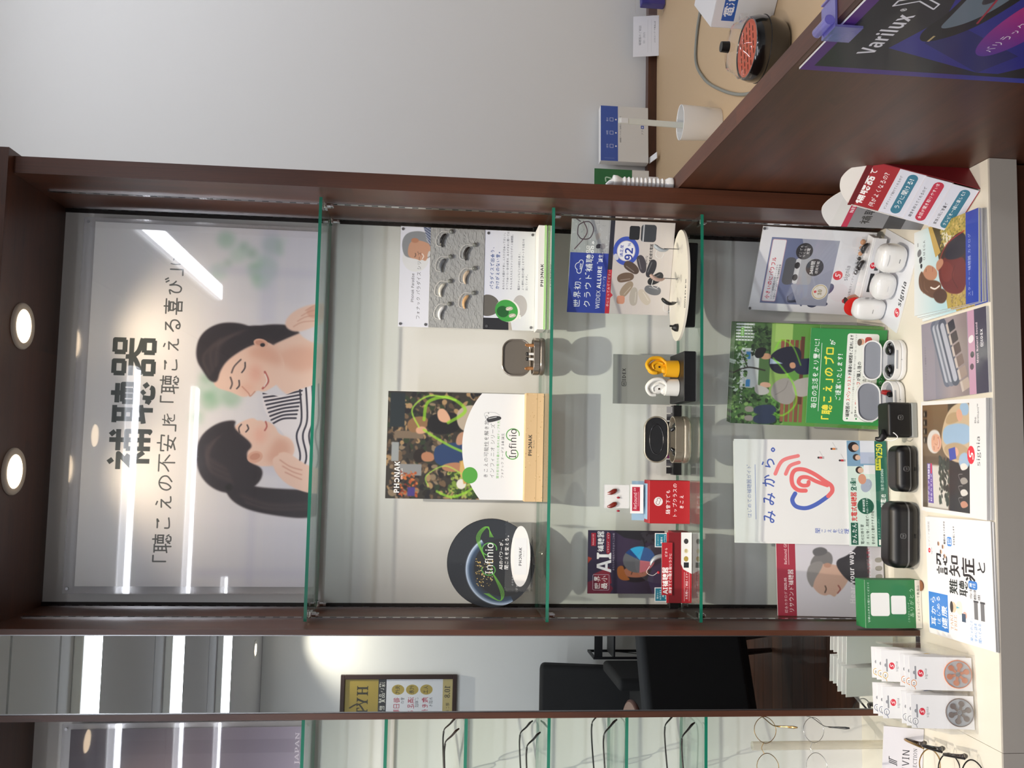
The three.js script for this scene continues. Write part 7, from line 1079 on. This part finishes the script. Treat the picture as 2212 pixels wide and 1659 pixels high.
{
  const t = thing('glasses_rod', 'clear upright rod stand on a round clear foot', 'stand', [-0.641, YK, 0.105]); part('foot_disc', cyl(0.042, 0.044, 0.006, 0, 0.003, 0, 48), clear, t); part('rod', cyl(0.0085, 0.0085, 0.27, 0, 0.1412, 0, 32), phys({ color: 0xf2efe6, roughness: 0.15, transmission: 0.75, thickness: 0 }), t); for (const y of [0.16, 0.256]) part('peg', bx(0.05, 0.004, 0.008, 0, y, 0.012), clear, t);
  let g = thing('rimless_glasses', 'gold half-rim glasses hung on the upper peg of the clear rod', 'glasses', [-0.636, YK + 0.2395, 0.134], -Math.PI / 2 + 0.2); glasses(g, { frame: gold, tips: gold, r: 0.0007, armR: 0.001, lensH: 0.04, lensW: 0.048, drop: 0.02, spread: -0.01 });
  g = thing('rimless_glasses', 'silver rimless glasses with black tips on the lower peg of the clear rod', 'glasses', [-0.636, YK + 0.1435, 0.134], -Math.PI / 2 + 0.2); glasses(g, { frame: silver, tips: black, r: 0.0006, armR: 0.0009, lensH: 0.038, lensW: 0.046, drop: 0.02, spread: -0.01 });
  const s = thing('lanvin_sign', 'white brand sign reading LANVIN collection on the counter', 'sign', [-0.636, YK, 0.232], -0.1); s.rotation.order = 'YXZ'; s.rotation.x = -0.25; const [a, m] = card(0.13, 0.07, 0.002, printed(P.lanvin), white, 0.001); part('print', a, m, s); part('acrylic_foot', bx(0.13, 0.002, 0.05, 0, 0.001, -0.022).rotateX(0.25), clear, s);
  const front = [['tortoiseshell-armed glasses lying in front of the brand sign', 0.29, gold, tortoise], ['dark round glasses lying on the counter, middle pair before the sign', 0.346, gunmetal, blackGloss], ['dark round glasses lying nearest the counter edge', 0.41, gunmetal, tortoise]];
  front.forEach(([label, z, f, tip], i) => { const t2 = thing('glasses', label, 'glasses', [-0.65 + i * 0.012, YK + 0.001, z + 0.006 * i], Math.PI / 2 + 0.05 + i * 0.08, 'glasses lying on the counter'); glasses(t2, { frame: f, tips: tip, lensH: 0.036, lensW: 0.05, r: 0.0012, w: 0.06, drop: 0.02, armR: 0.002 }); t2.scale.set(0.55, 1, 1); });
}
// ---------- what the mirror shows of the room ----------
{
  const f = thing('gold_poster', 'framed gold and white poster on the wall, seen in the mirror', 'framed poster', [-1.722, 1.486, ZF - 0.001], Math.PI); const W = 0.49, H = 0.724; for (const s of [-1, 1]) { part('frame_rail', rb(W, 0.026, 0.022, 0.003, 0, s > 0 ? H - 0.013 : 0.013, 0.011), std(0x33201c, 0.5), f); part('frame_stile', rb(0.026, H - 0.052, 0.022, 0.003, s * (W / 2 - 0.013), H / 2, 0.011), std(0x33201c, 0.5), f); }
  const [g, m] = card(W - 0.05, H - 0.05, 0.002, printed(P.gold), paper, 0.025); part('print', g.translate(0, 0, 0.006), m, f); part('glazing', bx(W - 0.05, H - 0.05, 0.002, 0, H / 2, 0.012), clear, f);
  const cloth = std(0x141416, 0.85), legm = std(0x23140f, 0.45);
  const chair = (label, x, z, turn) => { const t = thing('armchair', label, 'chair', [x, 0, z], turn); part('seat', rb(0.5, 0.13, 0.5, 0.03, 0, 0.4, 0.02), cloth, t); const b = rb(0.5, 0.6, 0.1, 0.03, 0, 0.3, 0).rotateX(-0.18); part('backrest', b.translate(0, 0.4, -0.24), cloth, t); for (const s of [-1, 1]) { part('armrest', rb(0.07, 0.3, 0.46, 0.025, s * 0.265, 0.48, 0.02), cloth, t); part('leg', taper([[s * 0.2, 0.34, 0.2, 0.022], [s * 0.215, 0.17, 0.22, 0.018], [s * 0.235, 0.005, 0.26, 0.013]], 10, 10), legm, t); part('leg', taper([[s * 0.2, 0.34, -0.18, 0.022], [s * 0.215, 0.17, -0.21, 0.018], [s * 0.235, 0.005, -0.26, 0.013]], 10, 10), legm, t); } return t; };
  chair('black armchair by the white wall behind the round table, seen in the mirror', -1.6, 3.75, Math.PI); chair('black armchair with curved legs nearest the mirror', -1.1, 2.62, -0.45).scale.set(0.86, 0.8, 0.86);
  let t = thing('round_table', 'small round table with papers, seen in the mirror', 'table', [-1.56, 0, 3.1]); part('table_top', cyl(0.24, 0.24, 0.025, 0, 0.64, 0, 48), phys({ color: 0x8d7468, roughness: 0.35 }), t); part('top_edging', new THREE.TorusGeometry(0.24, 0.0126, 10, 48).rotateX(Math.PI / 2).translate(0, 0.64, 0), std(0x4a2418, 0.5), t); part('column', cyl(0.03, 0.03, 0.61, 0, 0.32, 0), black, t); part('foot', cyl(0.17, 0.18, 0.02, 0, 0.01, 0, 40), black, t);
  for (const [dx, dz, a, l] of [[-0.06, 0.06, 0.4, 'white paper lying on the round table nearest its rim'], [0.03, 0.12, -0.5, 'bluish paper lying across the round table']]) { const p = thing('paper_sheet', l, 'paper', [-1.56 + dx, 0.6535, 3.1 - dz], a); part('sheet', bx(0.15, 0.0012, 0.21, 0, 0.0008, 0), std(dx < 0 ? 0xe9e9ec : 0xb9c2dc, 0.6), p); part('print_lines', join([0, 1, 2, 3].map((i) => bx(0.11, 0.0002, 0.006, 0, 0.0015, -0.06 + i * 0.03))), greyPlastic, p); }
  t = thing('magazine_rack', 'black wire magazine rack against the white wall, seen in the mirror', 'rack', [-1.2, 0, ZF - 0.16]); for (const y of [0.08, 0.3, 0.53]) part('shelf_tray', rb(0.24, 0.012, 0.2, 0.002, 0, y, 0), std(0x17171a, 0.5), t); for (const sx of [-1, 1]) { for (const sz of [-1, 1]) part('post', bx(0.014, 0.66, 0.014, sx * 0.12, 0.33, sz * 0.1), std(0x17171a, 0.5), t); part('cross_wire', tube([[sx * 0.12, 0.1, -0.1], [sx * 0.12, 0.32, 0], [sx * 0.12, 0.52, 0.1]], 0.003, 8, false, 6), black, t); part('top_rail', bx(0.014, 0.014, 0.2, sx * 0.12, 0.653, 0), std(0x17171a, 0.5), t); } part('top_rail', bx(0.24, 0.05, 0.008, 0, 0.63, -0.1), std(0x17171a, 0.5), t);
  struct('baseboard_front', lim(XL, XR, 0, 0.07, ZF - 0.012, ZF - 0.0005, 'x'), std(0x3b2a22, 0.5), 'dark skirting board along the wall seen in the mirror', 'baseboard');
}
if (missing.size) console.log('missing glyphs: ' + [...missing].join(''));
renderer.render(scene, camera);
